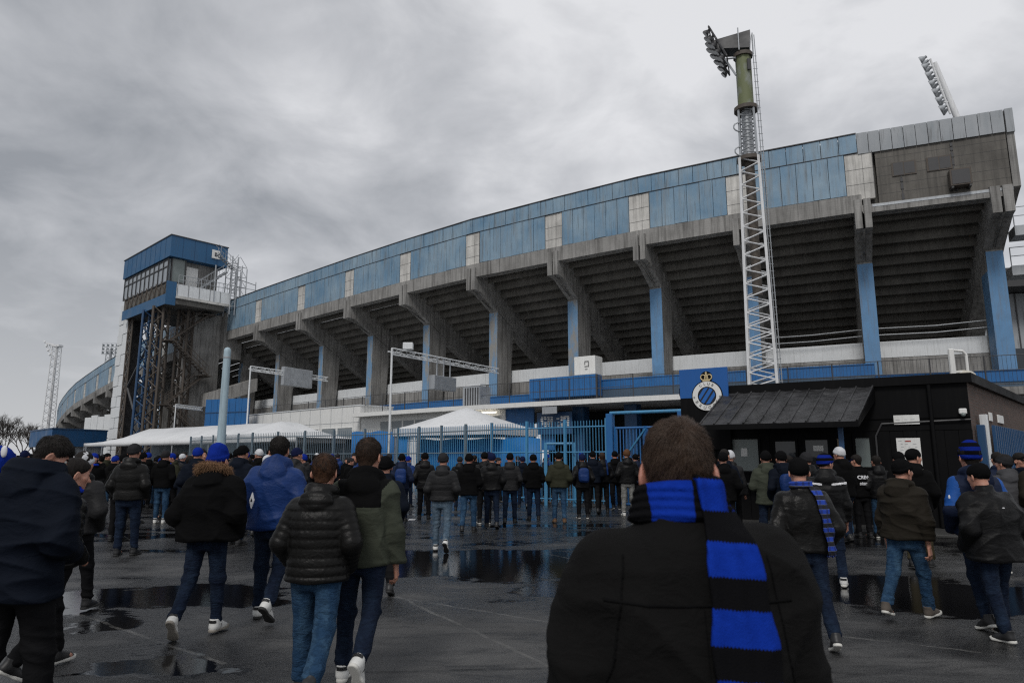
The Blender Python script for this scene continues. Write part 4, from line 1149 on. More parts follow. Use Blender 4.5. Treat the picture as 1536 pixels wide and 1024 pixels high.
# head: platform arm and lamp bank, tilted, seen from the side
hp = Vector((bx, by, z3))
tl = Vector((-.93, .37, 0)).normalized(); td = Vector((.37, .93, 0)).normalized()
m = MB(); m.prism([hp + tl * -.32 - td * .35 + Vector((0, 0, .1)), hp + tl * 1.15 - td * .35 + Vector((0, 0, .38)), hp + tl * 1.3 - td * .35 + Vector((0, 0, .85)), hp + tl * -.40 - td * .35 + Vector((0, 0, 1.0))], td * .8); m.build('head_platform', B['steeld'], mast)
m = MB(); m.tube(hp + Vector((-.3, -.38, -.0)), hp + Vector((-.3, -.38, 1.15)), .03, 5); m.tube(hp + Vector((.38, -.36, -.2)), hp + Vector((.38, -.36, .9)), .03, 5); m.tube(hp + Vector((-.45, -.2, -1.2)), hp + tl * 1.05 + Vector((0, -.1, .3)), .05, 6); m.tube(hp + Vector((-.42, -.2, -.3)), hp + tl * 1.0 + Vector((0, -.1, -.1)), .04, 6); m.build('struts', B['steel'], mast)
a0, a1 = hp + tl * 1.45 + Vector((0, 0, 1.40)), hp + tl * .70 + Vector((0, 0, -.30))
ld = (a1 - a0).normalized(); ln_ = Vector((-ld.z, 0, ld.x)); ln_ = ln_ if ln_.x < 0 else -ln_
m = MB()
for o_ in (-.7, .2, 1.1): m.tube(a0 + td * o_, a1 + td * o_, .05, 6)
for q in range(6): f_ = q / 5; m.tube(a0.lerp(a1, f_) - td * .75, a0.lerp(a1, f_) + td * 1.15, .035, 5)
m.build('lamp_frame', B['steeld'], mast)
def lamp(parent, c, d, r, mat_b, mat_f):
    m = MB(); d = Vector(d).normalized()
    m.tube(c, c + d * r * .9, r * .45, 10, r); m.tube(c + d * r * .9, c + d * r * 1.25, r, 10, r * 1.02); m.tube(c - d * r * .5, c, r * .38, 8)
    o = m.build('lamp', mat_b, parent)
    m = MB(); m.tube(c + d * r * 1.251, c + d * r * 1.28, r * .92, 10); m.build('lens', mat_f, o)
for q in range(5):
    for o_ in (-.55, -.05, .45, .95):
        lamp(mast, a0.lerp(a1, (q + .3) / 4.6) + td * o_ + ln_ * .10, tl * .8 + Vector((0, .0, -.75)), .165, B['steeld'], B['glass'])
# distant masts
def far_mast(label, base, h, w, side, rows=5, cols=4, head='side', scale=1.0, mat='steel'):
    t = thing('floodlight_mast', label, 'floodlight mast', base)
    b = Vector(base); tp = b + Vector((0, 0, h))
    if head != 'tube':
        ml, mbr = MB(), MB(); lattice(ml, mbr, b, tp, w, w * .7, 16, w * .05, w * .028); ml.build('lattice_legs', B[mat], t); mbr.build('lattice_braces', B[mat], t)
        m = MB(); m.tube(b, tp, w * .16, 8); m.build('inner_shaft', B[mat], t)
    s = scale
    if head == 'side':
        m = MB(); m.obox(tp + Vector((-w * .5, -w * .4, -.1)), (w, 0, 0), (0, w * .8, 0), (0, 0, .45 * s)); m.prism([tp + Vector((-w * .3, -w * .3, .1)), tp + Vector((-w * .3, -w * .3, .5 * s)), tp + Vector((-2.6 * s, -w * .3, .9 * s)), tp + Vector((-2.3 * s, -w * .3, .45 * s))], (0, w * .6, 0)); m.build('head_platform', B[mat], t)
        m = MB(); m.tube(tp + Vector((-.3, 0, -3 * s)), tp + Vector((-1.9 * s, 0, .4 * s)), .08 * s, 6); m.build('strut', B[mat], t)
        a0, a1 = tp + Vector((-2.9 * s, 0, 1.2 * s)), tp + Vector((-1.4 * s, 0, -1.9 * s))
        for q in range(rows): lamp(t, a0.lerp(a1, q / (rows - 1)), (-1, 0, -.8), .30 * s, B[mat], B['glassp'])
        m = MB(); m.tube(a0, a1, .08 * s, 6); m.build('lamp_frame', B[mat], t)
    elif head == 'front':
        m = MB(); W_, H_ = 3.4 * s, 4.2 * s
        for q in range(cols + 1): x_ = -W_ + 2 * W_ * q / cols; m.tube(tp + Vector((x_, 0, -H_ * .5)), tp + Vector((x_, 0, H_ * .5)), .10 * s, 5)
        for q in range(rows + 1): z_ = -H_ / 2 + H_ * q / rows; m.tube(tp + Vector((-W_, 0, z_)), tp + Vector((W_, 0, z_)), .09 * s, 5)
        m.build('lamp_frame', B[mat], t)
        for q in range(cols):
            for r_ in range(rows): lamp(t, tp + Vector((-W_ + 2 * W_ * (q + .5) / cols, -.2, -H_ / 2 + H_ * (r_ + .5) / rows)), (0, -1, -.4), .42 * s, B[mat], B['glassp'])
    elif head == 'tube':
        m = MB(); m.tube(b, tp, w * .5, 8, w * .3); m.build('tube', B[mat], t)
    return t
q = at(72, 640, 100); far_mast('slender pale lattice floodlight mast standing alone at the far left', (q.x, 100, 0), at(76, 517, 100).z - .2, 1.2, 'l', 4, 1, 'side', .62, 'mastw')
q = at(159, 600, 185); far_mast('distant floodlight mast with a square lamp grid above the far curve of the stand', (q.x, 185, 0), at(159, 523, 185).z, 2.2, 'l', 3, 4, 'front', .72)
# leaning lamp ladder behind the right end
q = at(1437, 180, 62); tpp = at(1400, 90, 62)
t = thing('floodlight_mast', 'leaning white lamp ladder rising behind the roof of the end bay', 'floodlight mast', (q.x, 62, 0))
m = MB(); m.tube((q.x + .8, 62, 0), q, .42, 8, .36); m.tube(q, tpp + (q - tpp) * .05, .30, 8, .22); m.build('pole', B['mastw'], t)
m = MB(); m.tube(tpp + Vector((-.3, 0, .1)), q.lerp(tpp, .1) + Vector((-.5, 0, 0)), .10, 6)
for f_ in (.3, .5, .7, .9): c = q.lerp(tpp, f_); m.tube(c, c + Vector((-.7, 0, -.1)), .08, 5)
m.build('lamp_frame', B['mastw'], t)
for f_ in (.22, .36, .50, .64, .78, .92, 1.04):
    for o_ in (0, .9): lamp(t, q.lerp(tpp, f_) + Vector((-.75 + o_ * .67, o_ * .74, 0)), (-.74, .67, -.35), .36, B['steel'], B['glass'])
# ------------------------------------------------------------------ control tower
K = Vector((-37.4, 72.0, 0)); ra = Vector((.659, .752, 0)); rb = Vector((-.73, .683, 0))
tw = thing('control_tower', 'concrete and steel control tower with a blue roof band and glazed cabin', 'tower', K)
LR, LL = 6.4, 14.9
def T(a, b, z): return K + ra * a + rb * b + Vector((0, 0, z))
def tb(mb, a0, a1, b0, b1, z0, z1): return mb.obox(T(a0, b0, z0), ra * (a1 - a0), rb * (b1 - b0), (0, 0, z1 - z0))
B['towerblue'] = paint('deep_blue_fascia', (.016, .095, .215), .5, .2, .7, .35)
m = MB(); tb(m, 0, LR, 0, LL, 23.55, 25.9); rf = m.build('roof_band', B['towerblue'], tw)
m = MB(); tb(m, -.08, LR + .08, -.08, LL + .08, 25.9, 26.0); m.build('roof_edge', B['steeld'], rf)
m = MB()
for q in range(1, 10): tb(m, -.02, 0, q * 1.5, q * 1.5 + .03, 23.57, 25.88)
for q in range(1, 5): tb(m, q * 1.3, q * 1.3 + .03, -.02, 0, 23.57, 25.88)
m.build('sheet_joints', B['blued'], rf)
m = MB(); tb(m, 4.55, 5.45, -.10, -.03, 24.3, 25.3); pq = m.build('white_plate', B['white'], tw)
m = MB(); tb(m, 4.85, 5.1, -.12, -.10, 24.55, 25.0); m.build('emblem', B['steeld'], pq)
m = MB(); tb(m, .6, LR - .5, 1.2, LL - .3, 20.2, 23.54); m.build('cabin_wall', B['beige'] if False else B['conc'], tw)
# glazed long side with mullions
m = MB(); tb(m, .25, .5, .9, LL - .2, 20.9, 23.5); gl = m.build('cabin_glazing', plain('sky_reflecting_glass', (.30, .33, .36), .08), tw)
m = MB()
for q in range(11): b_ = .9 + (LL - 1.1) * q / 10; tb(m, .16, .26, b_ - .07, b_ + .07, 20.8, 23.5)
for z in (20.85, 22.6, 23.4): tb(m, .17, .255, .9, LL - .2, z - .06, z + .06)
m.build('mullions', B['steeld'], gl)
m = MB(); tb(m, .5, 1.9, .55, .62, 20.9, 23.5); w_ = m.build('corner_window', B['frost'], tw)
m = MB()
for a_ in (.45, 1.9): tb(m, a_, a_ + .1, .48, .55, 20.8, 23.5)
m.build('window_frame', B['steeld'], w_)
m = MB(); tb(m, 2.3, 3.6, 1.1, 1.19, 20.6, 23.0); m.build('pale_door', B['white'], tw)
# floor, balcony, blue edge beam
m = MB(); tb(m, -.1, LR, -.1, LL - 1.5, 18.3, 18.9); m.build('floor_slab', B['concd'], tw)
m = MB(); tb(m, -.16, -.11, -.12, LL - 1.5, 18.1, 19.25); tb(m, -.16, .9, -.17, -.12, 18.1, 20.7); m.build('blue_edge_beam', B['towerblue'], tw)
m = MB(); tb(m, .92, LR + .6, -.30, -.2, 19.2, 20.5); bc = m.build('balcony_front', B['whites'], tw)
m = MB(); tb(m, .9, LR + .7, -.42, -.05, 18.9, 19.15); m.build('balcony_edge', B['beige'], bc)
m = MB()
for q in range(6): tb(m, .95 + q * 1.2, .98 + q * 1.2, -.33, -.30, 19.2, 20.5)
m.build('balcony_joints', B['steeld'], bc)
m = MB(); tb(m, .3, .6, .9, LL - .4, 19.0, 20.9); m.build('cabin_apron', B['concd'], tw)
m = MB()
for q in range(9):
    b_ = 1.2 + q * 1.45; m.tube(T(.3, b_, 20.9), T(.0, b_, 19.2), .07, 5); m.tube(T(.3, b_, 19.2), T(-.05, b_ + .7, 20.9), .05, 5)
m.build('apron_struts', B['rust'], tw)
# supports: two lattice legs and the pale clad stair shaft
for a_, b_, w_, mat in ((.5, 2.5, 1.0, 'rust'), (3.2, 2.5, 1.0, 'rust'), (.6, 5.6, 1.1, 'blued')):
    ml, mbr = MB(), MB(); c = T(a_, b_, 0); lattice(ml, mbr, c, c + Vector((0, 0, 18.3)), w_ * 1.25, w_ * 1.15, 9, .15, .07, .75)
    lg = ml.build('lattice_leg', B[mat], tw); mbr.build('braces', B[mat], lg)
m = MB(); tb(m, .8, 2.2, 13.0, 16.4, 0, 20.6); sh = m.build('stair_shaft', B['steeld'], tw)
m = MB()
for q in range(16):
    z0 = .2 + q * 1.27
    for r_ in range(2): tb(m, .55 - .06 * ((q + r_) % 2), .8, 12.95 + r_ * 1.75, 14.65 + r_ * 1.75, z0, z0 + 1.22)
m.build('shaft_panels', B['whites'], sh)
m = MB()
for q in range(14):
    z0 = 1 + q * 1.35; m.tube(T(.5, 12.7, z0), T(.5, 11.4, z0 + 1.3), .07, 5); m.tube(T(.5, 11.4, z0), T(.5, 12.7, z0 + 1.3), .07, 5); m.tube(T(.5, 11.4, z0), T(.5, 12.7, z0), .07, 5)
for b_ in (11.4, 12.7): m.tube(T(.5, b_, 0), T(.5, b_, 20.5), .12, 6)
m.build('shaft_bracing', B['rust'], sh)
# diagonal stays to the stand
m = MB(); m.tube(T(.6, 8.6, 18.2), T(.6, 5.6, 14), .12, 6); m.tube(T(.6, 12.0, 9.5), T(.6, 5.6, 14.6), .16, 6); m.tube(T(.6, 12.0, 10.5), T(.6, 6.0, 4.5), .14, 6); m.build('stays', B['steeld'], tw)
# zigzag stairs below and beside the cabin
def stairs(parent, p0, p1, w, n, mat, name='stair_flight'):
    m = MB(); p0, p1 = Vector(p0), Vector(p1); d = p1 - p0; h = Vector((d.x, d.y, 0)); sd_ = Vector((-h.y, h.x, 0)).normalized() * w
    for q in range(n):
        c = p0 + d * (q / n); m.obox(c, h / n * .9, sd_, (0, 0, .06))
    for o_ in (Vector((0, 0, 0)), sd_):
        m.tube(p0 + o_, p1 + o_, .07, 4); m.tube(p0 + o_ + Vector((0, 0, 1)), p1 + o_ + Vector((0, 0, 1)), .035, 4)
        for q in range(0, n + 1, 2): c = p0 + d * (q / n) + o_; m.tube(c, c + Vector((0, 0, 1)), .025, 4)
    return m.build(name, mat, parent)
for q in range(5):
    z0 = .4 + q * 3.5
    a0_, a1_ = (1.2, 5.2) if q % 2 == 0 else (5.2, 1.2)
    stairs(tw, T(a0_, 1.0 + .2 * (q % 2), z0), T(a1_, 1.0 + .2 * (q % 2), z0 + 3.5), 1.0, 12, B['rust'])
    m = MB(); tb(m, a1_ - .7, a1_ + .7, .6, 2.4, z0 + 3.42, z0 + 3.5); m.build('landing', B['rust'], tw)
stairs(tw, T(3.3, -.1, 20.3), T(6.6, -.1, 23.2), .9, 10, B['steel'])
stairs(tw, T(6.6, -.9, 23.2), T(4.6, -.9, 24.6), .7, 7, B['steel'])
m = MB()
for a_ in [1 + .5 * q for q in range(13)]: m.tube(T(a_, -.36, 20.5), T(a_, -.36, 21.5), .03, 4)
for z in (21.0, 21.5): m.tube(T(1, -.36, z), T(7.4, -.36, z), .035, 4)
m.build('balcony_railing', B['steel'], tw)
m = MB()
for a_ in (6.8, 7.4, 8.0, 8.6):
    for b_ in (-.6, 1.0): m.tube(T(a_, b_, 18.0), T(a_, b_, 25.0 - .5 * (a_ - 6)), .06, 5)
for z in (19.0, 20.2, 21.4, 22.6, 23.8):
    for b_ in (-.6, 1.0): m.tube(T(6.8, b_, z), T(8.6, b_, z), .04, 4); m.tube(T(6.8, b_, z), T(7.7, b_, z + 1.2), .03, 4); m.tube(T(8.6, b_, z), T(7.7, b_, z + 1.2), .03, 4)
m.build('scaffold', B['steel'], tw)
m = MB()
for a_ in (5.0, 6.9, 7.6):
    m.tube(T(a_, -.3, 18.9), T(a_, -.3, 25.0 if a_ > 6 else 23.5), .08, 5)
for z in (20.6, 21.8, 23.0, 24.2): m.tube(T(6.9, -.3, z), T(7.6, -.3, z), .05, 4); m.tube(T(6.9, -.3, z), T(7.6, -.3, z + 1.1), .04, 4)
m.build('stair_cage', B['steel'], tw)
m = MB(); m.tube(T(7.6, -.3, 22.4), T(10.2, .2, 22.2), .05, 4); m.tube(T(10.2, .2, 19.5), T(10.2, .2, 22.6), .05, 4); m.tube(T(7.6, -.3, 21.4), T(10.2, .2, 21.6), .03, 4); m.build('aerial', B['steel'], tw)
# concrete core and its sloping canopy where the tower meets the stand
m = MB(); tb(m, 4.0, 7.4, 2.6, 6.0, 0, 18.3); m.build('concrete_core', B['conc'], tw)
m = MB(); tb(m, 7.4, 9.6, 1.6, 3.5, 13.2, 18.6); m.build('grey_infill_wall', B['cladg'] if False else B['conc'], tw)
m = MB(); a_, b_ = T(5.4, .2, 7.4), T(10.5, -1.2, 9.4); m.obox(a_, b_ - a_, rb * 1.8, (0, 0, 1.5)); m.build('sloping_stair_wall', B['conc'], tw)
m = MB(); a_, b_ = T(-.6, 4.0, 0), T(-2.2, 11, 0)
m.obox(at(328, 640, 70) * 1.0, Vector((-3, 3, 0)), Vector((.5, .5, 0)), (0, 0, .01))
bw = thing('blue_screen_wall', 'bright blue panel screen beside the big steel post below the tower', 'screen wall', at(330, 640, 66))
m = MB(); a_, b_ = at(306, 640, 68), at(370, 640, 66); d = Vector((b_.x - a_.x, b_.y - a_.y, 0)); z0, z1 = at(340, 630, 67).z, at(340, 598, 67).z
for q in range(7): m.obox(Vector((a_.x, a_.y, 0)) + d * (q / 7 + .003), d * (1 / 7 - .006), Vector((.1, .25, 0)), (0, 0, z1))
m.build('panels', B['blue'], bw)
m = MB(); m.obox(Vector((a_.x, a_.y, 0)) - Vector((0, .04, 0)), d, Vector((0, .03, 0)), (0, 0, .2)); m.obox(Vector((a_.x, a_.y, z0 + (z1 - z0) * .35)) - Vector((0, .05, 0)), d, Vector((0, .04, 0)), (0, 0, .08)); m.build('rail', B['blued'], bw)
ws = thing('white_hoarding', 'white sheet hoarding in front of the far columns left of the tower shaft', 'hoarding', at(145, 640, 95))
m = MB(); a_, b_ = at(126, 640, 97), at(165, 640, 93); d = Vector((b_.x - a_.x, b_.y - a_.y, 0)); z1 = at(145, 625, 95).z
for q in range(4): m.obox(Vector((a_.x, a_.y, 0)) + d * (q / 4 + .004), d * (.25 - .008), Vector((.1, .25, 0)), (0, 0, z1 + .25 * (q % 2)))
m.build('panels', B['whites'], ws)
m = MB(); m.obox(Vector((a_.x, a_.y, z1 * .6)) - Vector((0, .06, 0)), d, Vector((0, .04, 0)), (0, 0, .08)); m.build('rail', B['steel'], ws)
# long blue shed at the far left
sd_ = thing('blue_shed', 'low dark blue container like shed with a flat roof at the far left', 'shed', at(100, 660, 72))
a_, b_, c_ = at(44, 660, 75), at(77, 660, 68), at(160, 660, 74); zt = at(80, 643, 68).z
m = MB(); d1 = Vector((c_.x - b_.x, c_.y - b_.y, 0)); d2 = Vector((a_.x - b_.x, a_.y - b_.y, 0)); m.obox(Vector((b_.x, b_.y, 2.9)), d1, d2, (0, 0, zt - 2.9)); m.build('blue_fascia', B['bluem'], sd_)
m = MB(); m.obox(Vector((b_.x, b_.y, zt)) - d1 * .01 - d2 * .01, d1 * 1.02, d2 * 1.02, (0, 0, .12)); m.build('roof', B['blued'], sd_)
m = MB(); m.obox(Vector((b_.x, b_.y, 0)) + d1 * .12 + d2 * .05, d1 * .86, d2 * .9, (0, 0, 2.9)); m.build('grey_wall', B['cladg'], sd_)
m = MB()
for q in range(4): p = Vector((b_.x, b_.y, 0)) + d1 * (.02 + q * .3); m.tube(p, p + Vector((0, 0, 2.9)), .08, 6)
m.build('posts', B['steel'], sd_)

# ------------------------------------------------------------------ fence and gate
Fp = [at_z(905, 757, 0), Vector((-.8, 27.2, 0)), Vector((-5.2, 31.4, 0)), Vector((-14.0, 37.2, 0)), Vector((-20.5, 44.0, 0)), Vector((-27, 52, 0))]
Fp[0] = Vector((3.3, 24.0, 0))
def fence(label, p0, p1, h, matp, matb, nb_, npost, arm=True):
    rt = thing('bar_fence', label, 'fence', p0)
    d = p1 - p0
    for q in range(npost + 1):
        c = p0 + d * (q / npost); m = MB(); m.box((c.x, c.y, h / 2 + .03), (.09, .09, h + .06), math.atan2(d.y, d.x)); m.build('post', matp, rt)
    for z in (.22, h * .63, h - .22):
        m = MB(); m.tube(p0 + Vector((0, 0, z)), p1 + Vector((0, 0, z)), .028, 6); m.build('rail', matp, rt)
    m = MB()
    for q in range(nb_):
        c = p0 + d * ((q + .5) / nb_); m.tube(c + Vector((0, 0, .12)), c + Vector((0, 0, h)), .013, 4)
    m.build('bars', matb, rt)
B['fblue'] = paint('pale_blue_fence_paint', (.06, .24, .43), .45, .3, 2, .5, dirt=(.12, .13, .13)); B['fgrey'] = paint('grey_blue_fence_paint', (.13, .18, .22), .5, .3, 2, .5)
fence('blue bar fence in front of the gateway, right of the white gazebo', Fp[0], Fp[1], 3.0, B['fblue'], B['fblue'], 42, 3)
fence('grey blue bar fence in front of the white gazebo tent', Fp[1], Fp[2], 3.0, B['fgrey'], B['fblue'], 50, 4)
fence('grey bar fence below the white block with four windows', Fp[2], Fp[3], 3.0, B['fgrey'], B['fgrey'], 76, 5)
fence('far grey bar fence in front of the long white marquee', Fp[3], Fp[4], 3.0, B['fgrey'], B['fgrey'], 66, 5)
g0, g1 = Fp[0] + Vector((.12, -.1, 0)), Vector((5.6, 22.6, 0))
gt = thing('bar_gate', 'bright blue double gate with a diagonal brace beside the black kiosk', 'gate', g0)
d = g1 - g0
for f_ in (0, 1):
    m = MB(); c = g0 + d * f_; m.box((c.x, c.y, 1.6), (.24, .24, 3.2), math.atan2(d.y, d.x)); m.build('gate_post', B['blue'], gt, .01)
m = MB(); m.tube(g0 + Vector((0, 0, 3.22)), g1 + Vector((0, 0, 3.22)), .06, 8); m.build('top_beam', B['fblue'], gt)
for f0, f1 in ((.07, .49), (.51, .93)):
    m = MB(); a_, b_ = g0 + d * f0, g0 + d * f1
    for z in (.15, 1.25, 2.7): m.tube(a_ + Vector((0, 0, z)), b_ + Vector((0, 0, z)), .045, 6)
    for q in (a_, b_): m.tube(q + Vector((0, 0, .1)), q + Vector((0, 0, 2.75)), .05, 6)
    fr = m.build('gate_leaf', B['blue'], gt)
    m = MB()
    for q in range(9): c = a_.lerp(b_, (q + .5) / 9); m.tube(c + Vector((0, 0, .15)), c + Vector((0, 0, 2.7)), .022, 5)
    m.build('bars', B['blue'], fr)
    m = MB(); m.tube(a_ + Vector((0, -.06, 1.3)), b_ + Vector((0, -.06, 2.65)), .03, 5); m.build('brace', B['fblue'], fr)
bc_ = at(819, 757, 25.2)
gp = thing('turnstile_frame', 'narrow pale blue door frame standing in the crowd before the bar fence', 'door frame', (bc_.x, 25.2, 0))
q0, q1 = Vector((bc_.x, 25.3, 0)), Vector((bc_.x + 1.0, 25.0, 0))
for q in (q0, q1):
    m = MB(); m.box((q.x, q.y, 1.12), (.11, .11, 2.24)); m.build('post', B['fblue'], gp)
m = MB(); m.tube(q0 + Vector((0, 0, 2.2)), q1 + Vector((0, 0, 2.2)), .05, 6); m.build('lintel', B['fblue'], gp)
# blue sheeting behind the fence
def screen(label, p0, p1, h, mat, n=8):
    rt = thing('blue_sheeting', label, 'sheeting', p0); d = p1 - p0; nn_ = Vector((-d.y, d.x, 0)).normalized()
    m = MB(); N_ = n * 3
    vs, fs = [], []
    for q in range(N_ + 1):
        c = p0 + d * (q / N_); o_ = nn_ * (.05 * math.sin(q * 1.9) + .03 * math.sin(q * .7))
        for z in (0.05, h * .5, h + .04 * math.sin(q * 1.3)): vs.append(c + o_ * (1 if z < h * .9 else .4) + Vector((0, 0, z)))
    k0 = len(vs); vs += [v + nn_ * .02 for v in vs]
    for q in range(N_):
        for r_ in range(2):
            a_ = q * 3 + r_; fs.append((a_, a_ + 3, a_ + 4, a_ + 1)); fs.append((k0 + a_, k0 + a_ + 1, k0 + a_ + 4, k0 + a_ + 3))
        a_ = q * 3 + 2; fs.append((a_, a_ + 3, k0 + a_ + 3, k0 + a_))
    m.add(vs, fs, True); m.build('sheet', mat, rt)
    m = MB()
    for q in range(n + 1): c = p0 + d * (q / n) + nn_ * .1; m.tube(c, c + Vector((0, 0, h)), .03, 5)
    m.build('poles', B['steel'], rt)
B['sheet'] = paint('bright_blue_sheeting', (.008, .14, .40), .4, .25, .7, .25)
screen('bright blue tarpaulin behind the bar fence left of the gazebo', Vector((-7.9, 34.0, 0)), Vector((-4.9, 32.4, 0)), 2.95, B['sheet'], 4)
screen('blue tarpaulin wall under the white gazebo behind the bar fence', Vector((-4.6, 33.2, 0)), Vector((1.2, 29.6, 0)), 2.55, B['sheet'], 6)

# ------------------------------------------------------------------ tents
def marquee(label, p0, d, dep, ze, zr, n, sides=True, name='marquee'):
    """long tent: p0 front left corner, d along the front, dep towards the back"""
    rt = thing(name, label, 'tent', p0)
    vs, fs = [], []; N_ = n * 4; prof = [(0, ze - .28), (0, ze), (.25, ze + (zr - ze) * .5 - .06), (.5, zr), (.75, ze + (zr - ze) * .5 - .06), (1, ze), (1, ze - .28)]
    for q in range(N_ + 1):
        f_ = q / N_; e_ = min(1, min(f_, 1 - f_) * 7)
        sag = -.07 * math.sin(f_ * n * math.pi) ** 2
        for y, z in prof:
            zz_ = z if z <= ze else ze + (z - ze) * e_ + (sag if y in (.25, .75) else sag * .4)
            vs.append(p0 + d * f_ + dep * y + Vector((0, 0, zz_)))
    k_ = len(prof)
    for q in range(N_):
        for r_ in range(k_ - 1): a_ = q * k_ + r_; fs.append((a_, a_ + k_, a_ + k_ + 1, a_ + 1))
    m = MB(); m.add(vs, fs, True)
    o = m.build('canvas_roof', B['tent'], rt); so_ = o.modifiers.new('thick', 'SOLIDIFY'); so_.thickness = .02
    for q in range(n + 1):
        for y in (0, 1):
            c = p0 + d * (q / n) + dep * y + Vector((0, 0, 0)); m = MB(); m.tube(c + dep.normalized() * (.06 if y == 0 else -.06), c + dep.normalized() * (.06 if y == 0 else -.06) + Vector((0, 0, ze)), .04, 6); m.build('pole', B['steel'], rt)
    return rt
pA, pB = Vector((-33.5, 54.0, 0)), Vector((-12.0, 38.2, 0))
mq = marquee('long white marquee roof stretching from the tower foot to the fence', pA, pB - pA, Vector((3.2, 4.6, 0)), 2.85, 3.95, 6)
m = MB(); d = pB - pA; w0 = pA + Vector((3.0, 4.4, 0)); m.obox(w0, d, Vector((.03, .04, 0)), (0, 0, 2.8)); m.build('back_canvas', B['fgrey'], mq)
def gazebo(label, c, wx, wy, ze, zr, rz):
    rt = thing('gazebo_tent', label, 'tent', c); N_ = 10; vs, fs = [], []
    cr, sr = math.cos(rz), math.sin(rz)
    def X(u, v, z): return Vector((c[0] + u * cr - v * sr, c[1] + u * sr + v * cr, z))
    for j in range(N_ + 1):
        for i in range(N_ + 1):
            u, v = (i / N_ * 2 - 1), (j / N_ * 2 - 1); r_ = max(abs(u), abs(v))
            vs.append(X(u * wx / 2, v * wy / 2, ze + (zr - ze) * ((1 - r_) ** 1.15) + .02 * math.sin(u * 9) * math.sin(v * 7) * (1 - r_)))
    for j in range(N_):
        for i in range(N_): a_ = j * (N_ + 1) + i; fs.append((a_, a_ + 1, a_ + N_ + 2, a_ + N_ + 1))
    m = MB(); m.add(vs, fs, True); o = m.build('canvas_roof', B['tent'], rt); o.modifiers.new('thick', 'SOLIDIFY').thickness = .015
    m = MB()
    for (u0, v0), (u1, v1) in (((-1, -1), (1, -1)), ((1, -1), (1, 1)), ((1, 1), (-1, 1)), ((-1, 1), (-1, -1))):
        a_, b_ = X(u0 * wx / 2, v0 * wy / 2, 0), X(u1 * wx / 2, v1 * wy / 2, 0); d_ = b_ - a_; n_ = Vector((d_.y, -d_.x, 0)).normalized() * .012
        m.obox(a_ + Vector((0, 0, ze - .34)) + n_, d_, n_, (0, 0, .35))
    m.build('valance', B['tent'], rt)
    for u, v in ((-1, -1), (1, -1), (1, 1), (-1, 1)):
        a_ = X(u * wx / 2 * .97, v * wy / 2 * .97, 0); m = MB(); m.tube(a_, a_ + Vector((0, 0, ze)), .035, 6); m.build('pole', B['steel'], rt)
gazebo('white pyramid gazebo tent behind the blue bar fence', (-2.2, 33.0, 0), 5.6, 4.0, 3.05, 4.1, math.atan2(-3.2, 5.4))
gazebo('peaked white tent roof at the right end of the long marquee', (-14.3, 42.5, 0), 6.4, 5.0, 2.95, 3.95, math.atan2(-4.2, 5.4))

# ------------------------------------------------------------------ poles and gantries
p = at(336, 600, 24); t = thing('steel_post', 'thick pale blue grey steel post rising from the crowd left of centre', 'post', (p.x, 24, 0))
zt = at(340, 524, 24).z
m = MB(); m.lathe((p.x, 24, 0), [(.15, 0), (.145, 2), (.12, zt - .1), (.115, zt), (.08, zt + .05), (.01, zt + .08)], 14); m.build('shaft', paint('pale_blue_grey_paint', (.36, .47, .53), .5, .15, 2, .5), t)
m = MB(); m.tube((p.x, 24, 1.9), (p.x, 24, 2.0), .16, 14); m.tube((p.x, 24, zt - .32), (p.x, 24, zt - .26), .13, 14); m.build('band', B['steel'], t)
def gantry(label, base, h, end, box=None, box2=None):
    t = thing('gantry', label, 'gantry', base); b = Vector(base); tp = b + Vector((0, 0, h)); e = Vector(end)
    m = MB(); m.tube(b, tp, .06, 8, .05); m.build('pole', B['whites'], t)
    d = (e - tp); m = MB(); o_ = Vector((0, 0, .30)); sdv = Vector((-d.y, d.x, 0)).normalized() * .22
    A = [tp - o_, tp, tp - o_ * .5 + sdv]; Z = [e - o_, e, e - o_ * .5 + sdv]
    for a_, z_ in zip(A, Z): m.tube(a_, z_, .035, 5)
    n = 10
    for q in range(n):
        f0, f1 = q / n, (q + .5) / n
        for i in range(3): m.tube(A[i].lerp(Z[i], f0), A[(i + 1) % 3].lerp(Z[(i + 1) % 3], f1), .014, 4); m.tube(A[(i + 1) % 3].lerp(Z[(i + 1) % 3], f1), A[i].lerp(Z[i], f0 + 1 / n), .014, 4)
    m.build('truss_arm', B['whites'], t)
    if box:
        f_, w_, dz, hh_ = box; c = tp.lerp(e, f_) + Vector((0, 0, dz)); m = MB()
        m.obox(c - d.normalized() * w_ / 2 - sdv * .7, d.normalized() * w_, sdv * 1.6, (0, 0, hh_)); m.build('signal_box', B['steel'], t, .02)
        m = MB(); m.tube(c, tp.lerp(e, f_), .04, 5); m.tube(c + d.normalized() * w_ * .3, tp.lerp(e, f_) + d.normalized() * w_ * .3, .04, 5); m.build('hanger', B['steel'], t)
    if box2:
        f_, dz, hh_ = box2; c = tp.lerp(e, f_); m = MB(); m.box((c.x, c.y, c.z + .25), (.5, .3, .35)); m.build('camera_housing', B['whites'], t, .03)
        m = MB(); c2 = tp.lerp(e, .36); m.tube((c2.x, c2.y, 5.3), c2, .05, 5); m.build('rear_pole', B['steel'], t)
a_ = at(588, 522, 32.2); e_ = at(748, 553, 42)
gantry('tall thin pole with a white truss arm and hanging sign box right of centre', (a_.x, 32.2, 0), a_.z, e_, (.42, 2.2, -1.75, .75), (.12, 0, 0))
a_ = at(376, 549, 46); e_ = at(492, 566, 51)
gantry('white truss gantry with a bulky lamp unit below the left beams', (a_.x, 46, 0), a_.z, e_, (.58, 2.4, -1.0, 1.3))
a_ = at(264, 606, 62); e_ = at(304, 611, 66)
